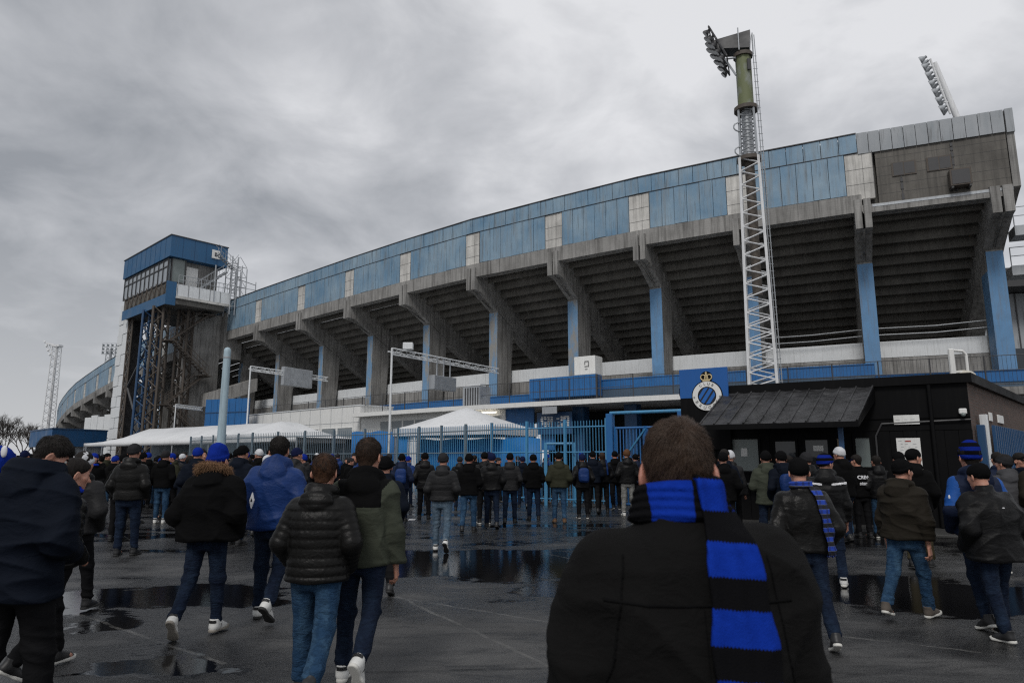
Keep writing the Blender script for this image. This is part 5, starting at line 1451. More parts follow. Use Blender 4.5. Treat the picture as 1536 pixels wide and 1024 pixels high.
gantry('small thin white pole arm in front of the tower base', (a_.x, 62, 0), a_.z, e_)

# ------------------------------------------------------------------ kiosk
C0, C1, C2 = Vector((4.94, 19.6, 0)), Vector((10.7, 16.0, 0)), Vector((17.6, 23.4, 0))
fx = (C1 - C0).normalized(); fn = Vector((-fx.y, fx.x, 0)); fn = fn if fn.y > 0 else -fn      # inward
LX = (C1 - C0).length; HK = 3.62
gx = (C2 - C1).normalized(); gn = Vector((-gx.y, gx.x, 0))                                       # inward side
ki = thing('ticket_kiosk', 'black painted ticket kiosk with a lean-to tin awning and brick side wall', 'kiosk', C0.lerp(C1, .5))
def Kp(u, s, z): return C0 + fx * u + fn * s + Vector((0, 0, z))
def kb(mb, u0, u1, s0, s1, z0, z1): return mb.obox(Kp(u0, s0, z0), fx * (u1 - u0), fn * (s1 - s0), (0, 0, z1 - z0))
def KU(px, py):       # picture point on the front wall -> (u, z)
    q = on_plane(px, py, C0, fn); return (q - C0).dot(fx), q.z
C3 = C2 + (C0 - C1)
m = MB(); m.prism([C0 + Vector((0, 0, 0)), C1 + Vector((0, 0, 0)), C1 + fn * .25, C0 + fn * .25], (0, 0, HK - .2)); m.build('front_wall', B['black'], ki)
m = MB(); m.prism([C1, C2, C2 - fx * .25, C1 - fx * .25 + fn * .252], (0, 0, HK - .2)); m.build('brick_side_wall', B['brick'], ki)
m = MB(); m.prism([C0 + fn * .252, C0 + fn * .5, C3 + fn * .1, C3], (0, 0, HK - .2)); m.build('left_wall', B['black'], ki)
ov = .10
m = MB(); m.prism([C0 - fn * ov - fx * ov, C1 - fn * ov + fx * ov, C2 + gx * .2 + fx * ov, C3 - fx * ov] , (0, 0, .22))
ro = m.build('flat_roof', B['black'], ki); ro.location.z = HK - .197
# boards on the front
m = MB()
rr = random.Random(2)
for q in range(24):
    u = .02 + q * LX / 24; kb(m, u, u + LX / 24 - .012, -.02 - .006 * (q % 2), -.002, .02, 2.32)
m.build('timber_boards', B['black'], ki)
m = MB(); kb(m, 0, LX, -.035, -.003, 2.33, 2.45); kb(m, 4.55, LX, -.03, -.003, 2.62, 2.72); m.build('trim', B['black'], ki)
def kwin(x0, y0, x1, y1, mat, name='window'):
    u0, z1 = KU(x0, y0); u1, z0 = KU(x1, y1); m = MB()
    kb(m, u0 - .06, u1 + .06, -.075, -.03, z1, z1 + .06); kb(m, u0 - .06, u1 + .06, -.075, -.03, z0 - .06, z0); kb(m, u0 - .06, u0, -.075, -.03, z0, z1); kb(m, u1, u1 + .06, -.075, -.03, z0, z1)
    w_ = m.build(name, B['black'], ki); m = MB(); kb(m, u0, u1, -.05, -.03, z0, z1); m.build('pane', mat, w_); return u0, u1, z0, z1
kwin(1099, 659, 1140, 706, B['frost']); kwin(1163, 662, 1196, 706, B['glass']); kwin(1208, 660, 1246, 720, B['glass']); kwin(1283, 657, 1308, 700, B['frost'])
u0, z1 = KU(1256, 658); u1, z0 = KU(1266, 712); m = MB(); kb(m, u0, u1, -.09, -.03, z0, z1); m.build('bare_wood_jamb', plain('bare_wood', (.24, .19, .13), .8), ki)
def board(lab, x0, y0, x1, y1, lines, seed):
    u0, z1 = KU(x0, y0); u1, z0 = KU(x1, y1)
    t = thing('white_board', lab, 'notice board', Kp(u0, -.06, z0)); m = MB(); kb(m, u0, u1, -.07, -.035, z0, z1); m.build('panel', B['white'], t, .004)
    m = MB(); r2 = random.Random(seed)
    for q in range(lines):
        z = z1 - (z1 - z0) * (q + 1) / (lines + 1); a_ = u0 + (u1 - u0) * r2.uniform(.06, .2)
        while a_ < u1 - .08:
            w_ = r2.uniform(.03, .10); kb(m, a_, min(a_ + w_, u1 - .05), -.073, -.0695, z, z + .012); a_ += w_ + r2.uniform(.02, .12)
            if r2.random() < .2: break
    m.build('faint_print', plain('faint_grey_print', (.42, .43, .44), .6), t)
    return u0, u1, z0, z1
board('blank white sign plate on the black kiosk wall above the notice board', 1340, 623, 1380, 636, 1, 1)
u0_, u1_, z0_, z1_ = board('tall white notice sheet with faint print on the black kiosk wall', 1344, 657, 1387, 727, 14, 3)
m = MB(); kb(m, (u0_ + u1_) / 2 - .06, (u0_ + u1_) / 2 + .06, -.074, -.0705, z1_ - .09, z1_ - .06); m.build('red_heading', plain('red_print', (.35, .05, .04), .6), [o for o in bpy.data.objects if o.name.startswith('white_board')][-1])
u, z = KU(1444, 617); c = Kp(u, -.12, z); t = thing('security_lamp', 'small white security lamp on the kiosk corner below the roof', 'lamp', c)
m = MB(); m.box(c, (.16, .12, .13), math.atan2(fx.y, fx.x)); m.build('housing', B['white'], t, .02); m = MB(); m.ball(c - fn * .05 - Vector((0, 0, .08)), .05); m.build('lens', B['frost'], t)
# tin awning: folded sheets, bent panels between ribs
lt, rt_ = KU(1088, 588), KU(1310, 583)
uA, uB = lt[0], rt_[0]; zt, zb = 3.43, 2.50; out = 1.55
k = NT('old_tin_sheet'); n1 = k.noise(2.2, 5, .6, k.mapv((1, 1, 1.6)), .6)
k.base(k.mix(k.ramp(n1, [(.4, 0.0), (.65, 1.0)]), (.018, .018, .019), (.05, .05, .053))); k.rough(k.mix(n1, .18, .5)); k.set(Metallic=.25); k.bump(k.noise(3.0, 4, .6, k.mapv((1, 1, 3))), .9, .09); B['tin'] = k.m
aw = []
nR = 10
vs, fs = [], []; NU, NV = nR * 4, 9
for j in range(NV + 1):
    v = j / NV
    for i in range(NU + 1):
        f_ = i / NU; u = uA + (uB - uA) * f_ - v * .28 * (1) 
        sag = -.018 * math.sin((f_ * nR % 1) * math.pi) - .02 * abs(math.sin(v * 3.6 + 1.2 * math.floor(f_ * nR)))* .6
        vs.append(Kp(u, -.06 - out * v, zt + (zb - zt) * v + sag))
for j in range(NV):
    for i in range(NU): a_ = j * (NU + 1) + i; fs.append((a_, a_ + 1, a_ + NU + 2, a_ + NU + 1))
m = MB(); m.add(vs, fs, False); o = m.build('tin_awning', B['tin'], ki); so_ = o.modifiers.new('thick', 'SOLIDIFY'); so_.thickness = .03
awn = o
m = MB()
for q in range(nR + 1):
    u = uA + (uB - uA) * q / nR; m.tube(Kp(u, -.06, zt + .03), Kp(u - .28, -.06 - out, zb + .03), .028, 5)
m.build('ribs', B['tin'], awn)
m = MB(); m.obox(Kp(uA - .30, -.10 - out, zb - .12), fx * (uB - uA + .05), fn * .08, (0, 0, .13)); m.prism([Kp(uB, -.06, zt), Kp(uB - .28, -.06 - out, zb), Kp(uB - .28, -.06 - out, zb - .12), Kp(uB, -.06, zt - .35)], fx * .03); m.build('fascia', B['black'], awn)
m = MB()
for x0, x1 in ((1096, 1144), (1160, 1250)): u0, z_ = KU(x0, 712); u1, _ = KU(x1, 712); kb(m, u0, u1, -.34, -.03, .98, 1.03)
m.build('counter_shelf', B['steeld'], ki)
m = MB(); u0, _ = KU(1318, 700); m.path([Kp(u0, -.06, .1), Kp(u0, -.06, 2.2), Kp(u0 + .15, -.06, 2.5), Kp(u0 + 2.0, -.06, 2.56)], .022, 6); m.build('cable', B['steeld'], ki)
m = MB(); u0, _ = KU(1405, 700); m.path([Kp(u0, -.09, .08), Kp(u0, -.09, 3.4)], .045, 8); m.build('downpipe', B['black'], ki)
for x0, y0, x1, y1 in ((1112, 672, 1122, 684), (1220, 668, 1236, 676)):
    u0, z1 = KU(x0, y0); u1, z0 = KU(x1, y1); m = MB(); kb(m, u0, u1, -.058, -.0505, z0, z1); m.build('paper_notice', B['white'], ki)
# slim post under the awning
pp = at(1272, 783, 16.3)
m = MB(); m.box((pp.x, 16.3, 1.24), (.11, .11, 2.46), math.atan2(fx.y, fx.x)); m.build('awning_post', B['blued'], ki, .008)
# blue and black crest panel at the left end
uL, _ = KU(1024, 600); uR, _ = KU(1096, 600)
zc0 = at(1060, 620, 19.3).z
cp = thing('crest_panel', 'blue and black panel with a round white crowned club crest above the kiosk', 'sign', Kp((uL + uR) / 2, -.2, 2.4))
ztop = on_plane(1060, 552, Kp(0, -.2, 0), fn).z; zmid = on_plane(1060, 596, Kp(0, -.2, 0), fn).z
m = MB(); kb(m, uL, uR, -.22, -.14, zmid, ztop); m.build('blue_panel', paint('sign_blue', (.008, .095, .34), .4, .12, .8, .1), cp, .004)
m = MB(); kb(m, uL + .004, uR, -.215, -.14, 1.9, zmid - .004); m.build('black_panel', B['black'], cp, .004)
qc = on_plane(1060.5, 593.5, Kp(0, -.24, 0), fn); uc, zc = (qc - C0).dot(fx), qc.z
def disc(mb, r0, r1, s, th, n=40, a0=0, a1=2 * math.pi, du=0, dz=0):
    N_ = n
    for q in range(N_):
        t0, t1 = a0 + (a1 - a0) * q / N_, a0 + (a1 - a0) * (q + 1) / N_
        def X(r, t): return Kp(uc + du + r * math.cos(t), s, zc + dz + r * math.sin(t))
        mb.prism([X(r0, t0), X(r1, t0), X(r1, t1), X(r0, t1)] if r0 > 0 else [X(0, 0), X(r1, t0), X(r1, t1)], -fn * th)
Rr = 20.3 / 1024 * qc.length * 1.02
m = MB(); disc(m, 0, Rr * 1.07, -.222, .010); disc(m, 0, Rr * .42, -.222, .010, 24, du=0, dz=Rr * 1.28); m.build('black_outline', B['black'], cp)
m = MB(); disc(m, Rr * .64, Rr, -.234, .012); m.build('white_ring', B['white'], cp)
m = MB(); disc(m, Rr * .585, Rr * .64, -.233, .006); m.build('ring_line', B['black'], cp)
m = MB(); disc(m, 0, Rr * .585, -.2335, .008); m.build('roundel', plain('roundel_black', (.008, .010, .02), .4), cp)
m = MB()
def band_(x0, x1):      # slanted blue bars inside the roundel
    ca, sa = math.cos(R(55)), math.sin(R(55)); rr_ = Rr * .57
    pts = []
    for xo in (x0, x1):
        h_ = math.sqrt(max(0, rr_ * rr_ - xo * xo)); pts.append((xo, h_))
    poly = [(x0, -pts[0][1]), (x1, -pts[1][1]), (x1, pts[1][1]), (x0, pts[0][1])]
    return [Kp(uc + x * sa + y * ca, -.2425, zc - x * ca + y * sa) for x, y in poly]
for x0, x1 in ((-.46, -.24), (-.13, .11), (.24, .46)): m.prism(band_(x0 * Rr, x1 * Rr), -fn * .005)
m.build('blue_bars', plain('crest_blue', (.012, .12, .42), .4), cp)
# crown
m = MB(); zb_ = zc + Rr * 1.02
m.obox(Kp(uc - Rr * .26, -.236, zb_), fx * Rr * .52, -fn * .014, (0, 0, Rr * .12))
for sgn in (-1, 1):
    pts = [Kp(uc + sgn * Rr * (.24 + .14 * math.sin(t)), -.245, zb_ + Rr * .1 + Rr * .34 * (1 - math.cos(t)) / 2) for t in [q * math.pi / 8 for q in range(9)]]
    pts.append(Kp(uc, -.245, zb_ + Rr * .40)); m.path(pts, Rr * .040, 6)
    m.tube(Kp(uc + sgn * Rr * .12, -.245, zb_ + Rr * .1), Kp(uc + sgn * Rr * .07, -.245, zb_ + Rr * .4), Rr * .035, 6)
m.tube(Kp(uc, -.245, zb_), Kp(uc, -.245, zb_ + Rr * .66), Rr * .04, 6); m.tube(Kp(uc - Rr * .07, -.245, zb_ + Rr * .56), Kp(uc + Rr * .07, -.245, zb_ + Rr * .56), Rr * .03, 6); m.ball(Kp(uc, -.245, zb_ + Rr * .44), Rr * .06, 8, 5)
m.build('crown', plain('crown_gilt', (.62, .50, .28), .4), cp)
# lettering round the ring
def letter(ch, ang, size, s, parent, mat, inward):
    cu = bpy.data.curves.new('l', 'FONT'); cu.body = ch; cu.size = size; cu.align_x = 'CENTER'; cu.align_y = 'CENTER'; cu.extrude = .002
    ob = bpy.data.objects.new('l', cu); COL.objects.link(ob); dg = bpy.context.evaluated_depsgraph_get()
    me = bpy.data.meshes.new_from_object(ob.evaluated_get(dg)); bpy.data.objects.remove(ob)
    V = [v.co.copy() for v in me.vertices]; F_ = [tuple(p.vertices) for p in me.polygons]; bpy.data.meshes.remove(me)
    rot = (ang - math.pi / 2) if not inward else (ang + math.pi / 2)
    c, s_ = math.cos(rot), math.sin(rot); r = Rr * .82
    return [Kp(uc + r * math.cos(ang) + v.x * c - v.y * s_, s - v.z, zc + r * math.sin(ang) + v.x * s_ + v.y * c) for v in V], F_
m = MB()
word = 'BRUGGE'
for q, ch in enumerate(word): V, F_ = letter(ch, R(270 + (q - 2.5) * 24), Rr * .30, -.2475, cp, None, True); m.add(V, F_)
for q, ch in enumerate('CLUB'): V, F_ = letter(ch, R(90 - (q - 1.5) * 20), Rr * .26, -.2475, cp, None, False); m.add(V, F_)
for a_ in (185, 355): V, F_ = letter('*', R(a_), Rr * .36, -.2475, cp, None, False); m.add(V, F_)
m.build('ring_lettering', B['black'], cp)
# things on the kiosk roof
p0 = at(1428, 556, 17.4)
fr_ = thing('metal_frame', 'white metal frame standing on the kiosk roof', 'frame', (p0.x, 17.4, HK))
m = MB(); z0, z1 = HK + .02, at(1435, 523, 17.4).z; x0, x1 = at(1424, 540, 17.4).x, at(1450, 540, 17.4).x
m.box(((x0 + .06), 17.4, (z0 + z1) / 2), (.13, .10, z1 - z0)); m.build('upright', B['white'], fr_, .02)
m = MB(); m.path([(x0 + .1, 17.4, z1 - .04), (x1 - .08, 17.4, z1 - .06), (x1, 17.4, z1 - .16), (x1, 17.4, z0 + .0)], .035, 8); m.path([(x0 + .1, 17.4, z0 + .2), (x1, 17.4, z0 + .22)], .025, 6); m.build('loop', B['white'], fr_)
p0 = at(1458, 562, 17.2); t = thing('roof_cowl', 'rounded cream ventilation cowl on the kiosk roof corner', 'cowl', (p0.x, 17.4, HK))
m = MB(); m.lathe((p0.x, 17.6, HK), [(.30, .02), (.33, .10), (.31, .18), (.24, .25), (.10, .29), (.01, .30)], 16); m.build('dome', plain('cream_plastic', (.50, .47, .40), .5), t)
m = MB(); m.tube((p0.x, 17.6, HK - .0), (p0.x, 17.6, HK + .05), .2, 12); m.build('collar', B['steeld'], t)
# right of the kiosk: white downpipe, blue sheet gate, signs on the brick
dp = C1 + gx * .75 - gn * .14
t = thing('white_pillar', 'white painted post with a dark blue side at the brick corner', 'post', dp)
m = MB(); m.box((dp.x, dp.y, 1.35), (.16, .16, 2.70), math.atan2(gx.y, gx.x)); m.build('post', B['whites'], t, .01)
dq = C1 + gx * .38 - gn * .12; m = MB(); m.box((dq.x, dq.y, 1.22), (.16, .16, 2.44), math.atan2(gx.y, gx.x)); m.build('blue_post', B['blued'], t, .01)
t = thing('blue_sheet_gate', 'dark blue sheet metal gate at the right edge beside the brick wall', 'gate', C1 + gx * 1.0 - gn * .4)
m = MB(); q0 = C1 + gx * .95 - gn * .30; m.obox(q0 + Vector((0, 0, .1)), gx * 5.5, gn * .05, (0, 0, 2.35)); m.build('sheet', B['blued'], t)
m = MB()
for q in range(18): m.obox(q0 + gx * (q * .3) - gn * .02 + Vector((0, 0, .1)), gx * .04, gn * .02, (0, 0, 2.34))
m.build('ribs', B['blued'], t)
u_ = C1 + gx * 2.4 - gn * .035
for q, (du, lab) in enumerate(((0, 'small white plate on the brick wall above the blue sheet gate, left of two'), (1.3, 'larger white plate on the brick wall above the blue sheet gate, right of two'))):
    a_ = u_ + gx * du; m = MB(); m.obox(a_ + Vector((0, 0, 2.62)), gx * (.4 + .5 * q), gn * .03, (0, 0, .22)); tag(m.build('wall_plate', B['white'], None, .004), lab, 'sign')
# low kerb on which the kiosk stands
m = MB(); m.obox(Kp(-.3, -1.7, 0), fx * (LX + .9), fn * 1.75, (0, 0, .06)); kb_ = m.build('kiosk_pavement', concrete('wet_pavement', (.05, .05, .049), .4, .35), None, .01); kb_['kind'] = 'structure'

# ------------------------------------------------------------------ bare trees far left
bark = plain('grey_bark', (.05, .043, .038), .9)
def bare_tree(label, base, h, seed):
    rr = random.Random(seed); rt = thing('bare_tree', label, 'tree', base, 0, 'bare trees on the far left skyline'); b = Vector(base)
    m = MB(); m.tube(b, b + Vector((0, 0, h * .3)), h * .035, 7, h * .026); m.build('trunk', bark, rt)
    m = MB()
    def grow(p, d, ln, r, dep):
        e = p + d * ln; m.tube(p, e, r, 4 if dep < 3 else 3, r * .7, False)
        if dep == 0: return
        for q in range(3 if dep > 1 else 4):
            nd_ = (d + Vector((rr.uniform(-1, 1), rr.uniform(-1, 1), rr.uniform(-.15, .75))) * .75).normalized()
            grow(p.lerp(e, rr.uniform(.55, 1)), nd_, ln * rr.uniform(.6, .82), r * .62, dep - 1)
    for q in range(4):
        grow(b + Vector((0, 0, h * (.22 + .03 * q))), Vector((rr.uniform(-.5, .5), rr.uniform(-.5, .5), 1)).normalized(), h * .26, h * .013, 5)
    m.build('crown', bark, rt)
for px, D, h, s, lab in ((8, 105, 8.6, 1, 'broad bare winter tree at the left picture edge'), (34, 120, 8.2, 2, 'small bare winter tree between the edge tree and the far mast'), (52, 112, 7.4, 3, 'thin bare winter tree just left of the far lattice mast'), (-14, 112, 9.5, 5, 'bare winter tree cut by the left picture edge')):
    q = at(px, 680, D); bare_tree(lab, (q.x, D, 0), h, s)
hl = MB(); n = 60
rr = random.Random(9)
# ------------------------------------------------------------------ the crowd
def spot(x, ytop, yfeet=None, D=None):
    if D is None: D = at_z(x, yfeet, 0).y
    q = at(x, ytop, D)
    return (q.x, D, 0), q.z
HEADTOP = 1.825      # head top of the figure at H = 1.76 with a hat
def per(label, x, ytop, yfeet=None, D=None, H=None, yaw=0, dx=0, **k):
    loc, hz_ = spot(x, ytop, yfeet, D)
    hgt = H or hz_ / HEADTOP * 1.76
    ln = k.get('lean', 2)
    s_ = hgt / 1.76
    y = R(yaw)
    # head is in front of the feet when leaning
    off = math.tan(R(ln)) * .7 * s_
    loc = (loc[0] - off * math.sin(-y) + dx, loc[1] - off * math.cos(y), 0)
    return build_person(label, loc, y, None, H=hgt, **k)
STAND = ((1, 2, 0), (-2, 2, 0)); WR = ((16, 6, 0), (-12, 22, 32)); WL = ((-12, 22, 32), (16, 6, 0)); WLs = ((-6, 16, 18), (10, 6, 0)); WRs = ((10, 6, 0), (-6, 16, 18))
WRx = ((8, 4, 0), (-20, 36, 58)); WLx = ((-20, 36, 58), (8, 4, 0))

# --- the man in the foreground with the striped scarf
t, p, fj = per('man in the close foreground seen from behind, black coat and blue black striped scarf', 1012, 622, D=1.62, H=1.725, hs=.97, shrug=.055, yaw=0, lean=3, head=(10, 1),
    legs=STAND, arms=(6, 6), wide=.925, bulk=.024, hem=.80, h=.0075, hh=.0052, skinm='skin2', jm='wool', tm='jeand', jk=dict(folds=.013, hood=False, collar=.03), hair='hair_brown', seed=21, face=True, hairkw=dict(thick=.005), hand=(0, 1))
fo = p
# coat yoke seam and high collar
def seamf(P):
    U = p.up_(P); d = np.abs(fj(P) - .0005) - .0025
    d = smax(d, np.abs(U[:, 2] - 1.375 - .10 * U[:, 0] ** 2) - .0032, f4(.001))
    return np.maximum(np.maximum(d, np.abs(U[:, 0]) - .20), U[:, 1])
extra(t, p, 'yoke_seam', seamf, (-.3, -.3, 1.25), (.3, .1, 1.48), .0028, 'blackmat')
def armseam(P):
    U = p.up_(P); d = np.abs(fj(P) - .0002) - .0022
    ax = np.abs(U[:, 0]) - (.176 - .035 * np.clip((U[:, 2] - 1.30) * 4, -1, 1) + .06 * np.clip((1.25 - U[:, 2]) * 4, 0, 1))
    d = np.maximum(smax(d, np.abs(ax) - .0022, f4(.001)), np.maximum(U[:, 1], np.maximum(1.16 - U[:, 2], U[:, 2] - 1.47)))
    e = np.maximum(np.maximum(np.abs(fj(P) - .0002) - .0022, np.abs(U[:, 0]) - .002), np.maximum(U[:, 1], U[:, 2] - 1.37))
    return np.minimum(d, e)
extra(t, p, 'coat_seams', armseam, (-.35, -.32, .95), (.35, .1, 1.6), .0028, 'blackmat')
# the scarf: blue and black blocks of knit
def scarfmat(name, mode):
    k = NT(name); x = k.xyz()
    blue = k.mix(k.noise(40, 3), (.004, .022, .22), (.008, .040, .36)); blk = (.006, .006, .007)
    if mode == 'ring':
        a_ = k.math('ADD', x[0], k.math('MULTIPLY', k.math('SUBTRACT', k.noise(12, 2), .5), .012))
        f = k.math('MULTIPLY', k.math('GREATER_THAN', a_, -.085), k.math('LESS_THAN', a_, .005))
        pass
    else:
        zz_ = k.math('ADD', k.math('ADD', x[2], k.math('MULTIPLY', x[0], .08)), k.math('MULTIPLY', k.math('ADD', k.math('SINE', k.math('MULTIPLY', x[0], 900)), k.math('MULTIPLY', k.noise(60, 3), 2)), .0016))
        f = k.math('GREATER_THAN', k.math('FRACT', k.math('MULTIPLY', k.math('ADD', zz_, 0.65), 1 / .1275)), .475)
    k.base(k.mix(f, blk, blue)); k.rough(.95); k.p.inputs['Specular IOR Level'].default_value = .04
    rib = k.n.new('ShaderNodeTexWave'); rib.inputs['Scale'].default_value = 75; rib.bands_direction = 'X'; rib.inputs['Distortion'].default_value = .6; k.l(k.co.outputs['Object'], rib.inputs['Vector'])
    k.bump(k.math('ADD', k.math('MULTIPLY', rib.outputs['Fac'], .3), k.noise(300, 2)), .5, .006); return k.m
def ring(P):
    U = p.up_(P)
    ang = np.arctan2(U[:, 0], -U[:, 1])
    zc = 1.566 + .014 * np.cos(ang)
    r_ = np.sqrt((U[:, 0] / 1.0) ** 2 + ((U[:, 1] + .012) / .98) ** 2)
    prof = .093 - .26 * (U[:, 2] - zc)
    fold = .0065 * np.abs(np.sin((U[:, 2] - zc) * 165 + .6 * np.sin(ang * 2.1) + .5 * wob(U, 8, 3)))
    d = np.abs(r_ - prof - fold) - .016
    d = smax(d, np.abs(U[:, 2] - zc) - .044, f4(.016))
    return d + .0015 * wob(U, 45, 4)
rg_ = extra(t, p, 'scarf', ring, (-.25, -.25, 1.46), (.25, .25, 1.70), .0045, scarfmat('foreground_scarf_ring', 'ring'))
def tail(P):
    U = p.up_(P); d = fj(P)
    tt_ = np.clip((1.56 - U[:, 2]) / .55, -.2, 1.4)
    xc = .068 + .012 * tt_; w_ = .050 + .020 * np.clip(tt_ * 2.2, 0, 1) + .003 * np.sin(U[:, 2] * 40)
    q = np.abs(d - .020 - .003 * np.sin(U[:, 0] * 120 + 2 * wob(U, 7, 8)) - .004 * wob(U, 9, 9)) - .007
    q = smax(q, np.abs(U[:, 0] - xc) - w_, f4(.006))
    return np.maximum(q, np.maximum(.93 - U[:, 2], U[:, 1] - .06))
tl_ = extra(t, p, 'scarf_tail', tail, (-.05, -.32, .90), (.32, .14, 1.66), .005, scarfmat('foreground_scarf_tail', 'tail'), rg_)
# short hair: strands growing from the whorl at the crown
def strands(t, p, NS, rad, c0, c1, ls=1.0, seed=3):
    hm = [c for c in t.children if c.name.startswith('hair')][0]
    me = hm.data; nv = len(me.vertices); co_ = np.zeros(nv * 3, f4); me.vertices.foreach_get('co', co_); co_ = co_.reshape(-1, 3)
    no_ = np.zeros(nv * 3, f4); me.vertices.foreach_get('normal', no_); no_ = no_.reshape(-1, 3)
    wh = p.HW((.012, -.070, .095)).astype(f4); rs = np.random.RandomState(seed)
    ix = rs.randint(0, nv, NS); b0 = co_[ix] + rs.normal(scale=.0028, size=(NS, 3)).astype(f4); nr = no_[ix]
    keep = (nr * (b0 - p.HW((0, -.01, .03)).astype(f4))).sum(1) > 0
    b0, nr = b0[keep], nr[keep]; qh = p.HL(b0); NS = len(b0)
    flow = b0 - wh; flow -= nr * (flow * nr).sum(1)[:, None]; flow /= np.maximum(np.linalg.norm(flow, axis=1)[:, None], 1e-4)
    spin = np.cross(nr, flow); dist = np.linalg.norm(b0 - wh, axis=1)
    dirn = flow + spin * (.75 * np.exp(-dist / .04))[:, None] + rs.normal(scale=.11, size=(NS, 3)) + np.array([0, 0, -.25]) * np.clip(dist * 9, 0, 1)[:, None]
    dirn = dirn + np.stack([wob(b0, 60, 40 + q_) for q_ in range(3)], 1) * .28
    dirn /= np.linalg.norm(dirn, axis=1)[:, None]
    ln = np.interp(qh[:, 2], [-.09, -.03, .03, .09], [.004, .009, .022, .034]) * rs.uniform(.6, 1.15, NS) * ls
    lift = np.interp(qh[:, 2], [-.09, .0, .09], [.10, .14, .24])
    pts = np.zeros((NS, 5, 3), f4)
    for j in range(5):
        s_ = j / 4.0
        pts[:, j] = b0 - nr * .002 + (dirn * s_ + nr * (lift[:, None] * (s_ - .75 * s_ * s_))) * ln[:, None]
    hc = bpy.data.hair_curves.new('hair_strands'); hc.add_curves([5] * NS)
    hc.attributes['position'].data.foreach_set('vector', pts.reshape(-1))
    ra_ = hc.attributes.get('radius') or hc.attributes.new('radius', 'FLOAT', 'POINT')
    ra_.data.foreach_set('value', np.tile(np.array([1, .95, .85, .65, .3], f4) * f4(rad), NS))
    k = NT('hair_strand_colour'); k.base(k.mix(k.noise(34, 4), c0, c1)); k.rough(.5); k.p.inputs['Specular IOR Level'].default_value = .3; hc.materials.append(k.m)
    ho_ = bpy.data.objects.new('hair_strands', hc); COL.objects.link(ho_); ho_.parent = hm
rs = np.random.RandomState(3)
strands(t, p, 34000, .00042, ls=.8, c0=(.024, .015, .011), c1=(.105, .068, .048))

# --- left foreground
t, p, fj = per('man in a long navy parka at the left edge, bare dark head bowed', 62, 657, D=4.35, H=1.80, hs=.92, yaw=-8, lean=3, head=(48, 30), legs=WLs, arms=('front', 'front'), bulk=.042, hem=.78, wide=1.03,
    h=.009, hh=.007, jm='navy', tm='trsb', jk=dict(folds=.014), hair='hair_dark', seed=5, face=True, tfit=.012)
strands(t, p, 9000, .0007, (.006, .005, .0045), (.022, .018, .015))
t, p, fj = per('man in dark quilted jacket with white strap half hidden behind the navy parka', 108, 683, D=5.75, yaw=-25, lean=5, head=(20, 12), legs=WR, arms=('front', 'pocket'), bulk=.03, h=.011, jm='puff', tm='trsb', jk=dict(quilt=.085, hood=False), hair='hair_dark', scarf='scarf', seed=6, shoe=('shoeb', 'solew'))
extra(t, p, 'shoulder_strap', p.strap(fj, .14, .17, 1.50, 1.22, .035, .016), (-.3, -.35, 1.1), (.35, .2, 1.6), .009, 'white')
per('person in a royal blue knitted hat cut by the left picture edge', 2, 672, D=4.9, yaw=10, legs=STAND, bulk=.03, h=.014, jm='royal', tm='trsb', hat='beanie', hatm='royalhat', hatkw=dict(cuff=False, slouch=.01), seed=7)
m = MB(); m.ball((0, 0, 0), .045, 10, 6, (.5, .3, 1)); o = [c for c in bpy.data.objects if c.get('label', '').startswith('person in a royal blue knitted')][0]; o2 = m.build('hat_mark', M['white'], None); o2.parent = o; o2.location = (.075, -.085, 1.80)
t, p, fj = per('person in a white beanie and shiny blue scarf behind the navy parka', 127, 675, D=7.8, yaw=5, legs=WL, bulk=.03, h=.013, jm='charcoal', tm='trsb', hat='beanie', hatm='hatw', scarf='scarf', seed=8, hair='hair_dark')
per('man in a shiny black puffer jacket and grey beanie walking left of the steel post', 202, 664, 833, yaw=4, lean=2, legs=((3, 3, 0), (7, 3, 0)), arms=('pocket', 'pocket'), bulk=.045, hem=.88, h=.013, jm='puff', tm='jeand', jk=dict(quilt=.13, qamp=.010), hat='beanie', hatm='hatg', seed=9)
per('man in a black jacket, pale blue jeans and white shoes near the far left crowd', 249, 675, 784, yaw=2, legs=((3, 2, 0), (-1, 2, 0)), bulk=.03, h=.016, jm='blackmat', tm='jean', hat='beanie', hatm='hatg', shoe=('shoew', 'solew'), seed=10)
per('person in a black coat with raised hood right behind the shiny puffer jacket', 188, 678, D=14.5, legs=STAND, bulk=.03, h=.02, jm='blackmat', tm='trsb', hat='beanie', hatm='hatb', seed=11)

# --- blue beanie with fur hood
t, p, fj = per('man in a royal blue beanie and black parka with beige fur trimmed hood', 326, 668, 948, yaw=-2, lean=5, head=(4, 8), legs=((-10, 27, 52), (5, 4, 0)), arms=('pocket', 'pocket'), bulk=.065, hem=.86, wide=1.06, h=.0095, hh=.009, jm='blackmat', tm='jeand', jk=dict(folds=.014),
    hat='beanie', hatm='royalhat', hatkw=dict(cuff=True, slouch=.008), seed=12, shoe=('shoew', 'soleg'))
def fur(P):
    U = p.up_(P)
    d = torus(U, A3(0, -.03, 1.545), .135, .120, .030, .030, -.42)
    return smax(d, U[:, 1] - .06, f4(.02)) + .007 * wob(U, 60, 2) + .006 * wob(U, 120, 3)
fo_ = extra(t, p, 'fur_trim', fur, (-.25, -.28, 1.40), (.25, .25, 1.72), .007, 'fur')
me = fo_.data; nv = len(me.vertices); co_ = np.zeros(nv * 3, f4); me.vertices.foreach_get('co', co_); co_ = co_.reshape(-1, 3); no_ = np.zeros(nv * 3, f4); me.vertices.foreach_get('normal', no_); no_ = no_.reshape(-1, 3)
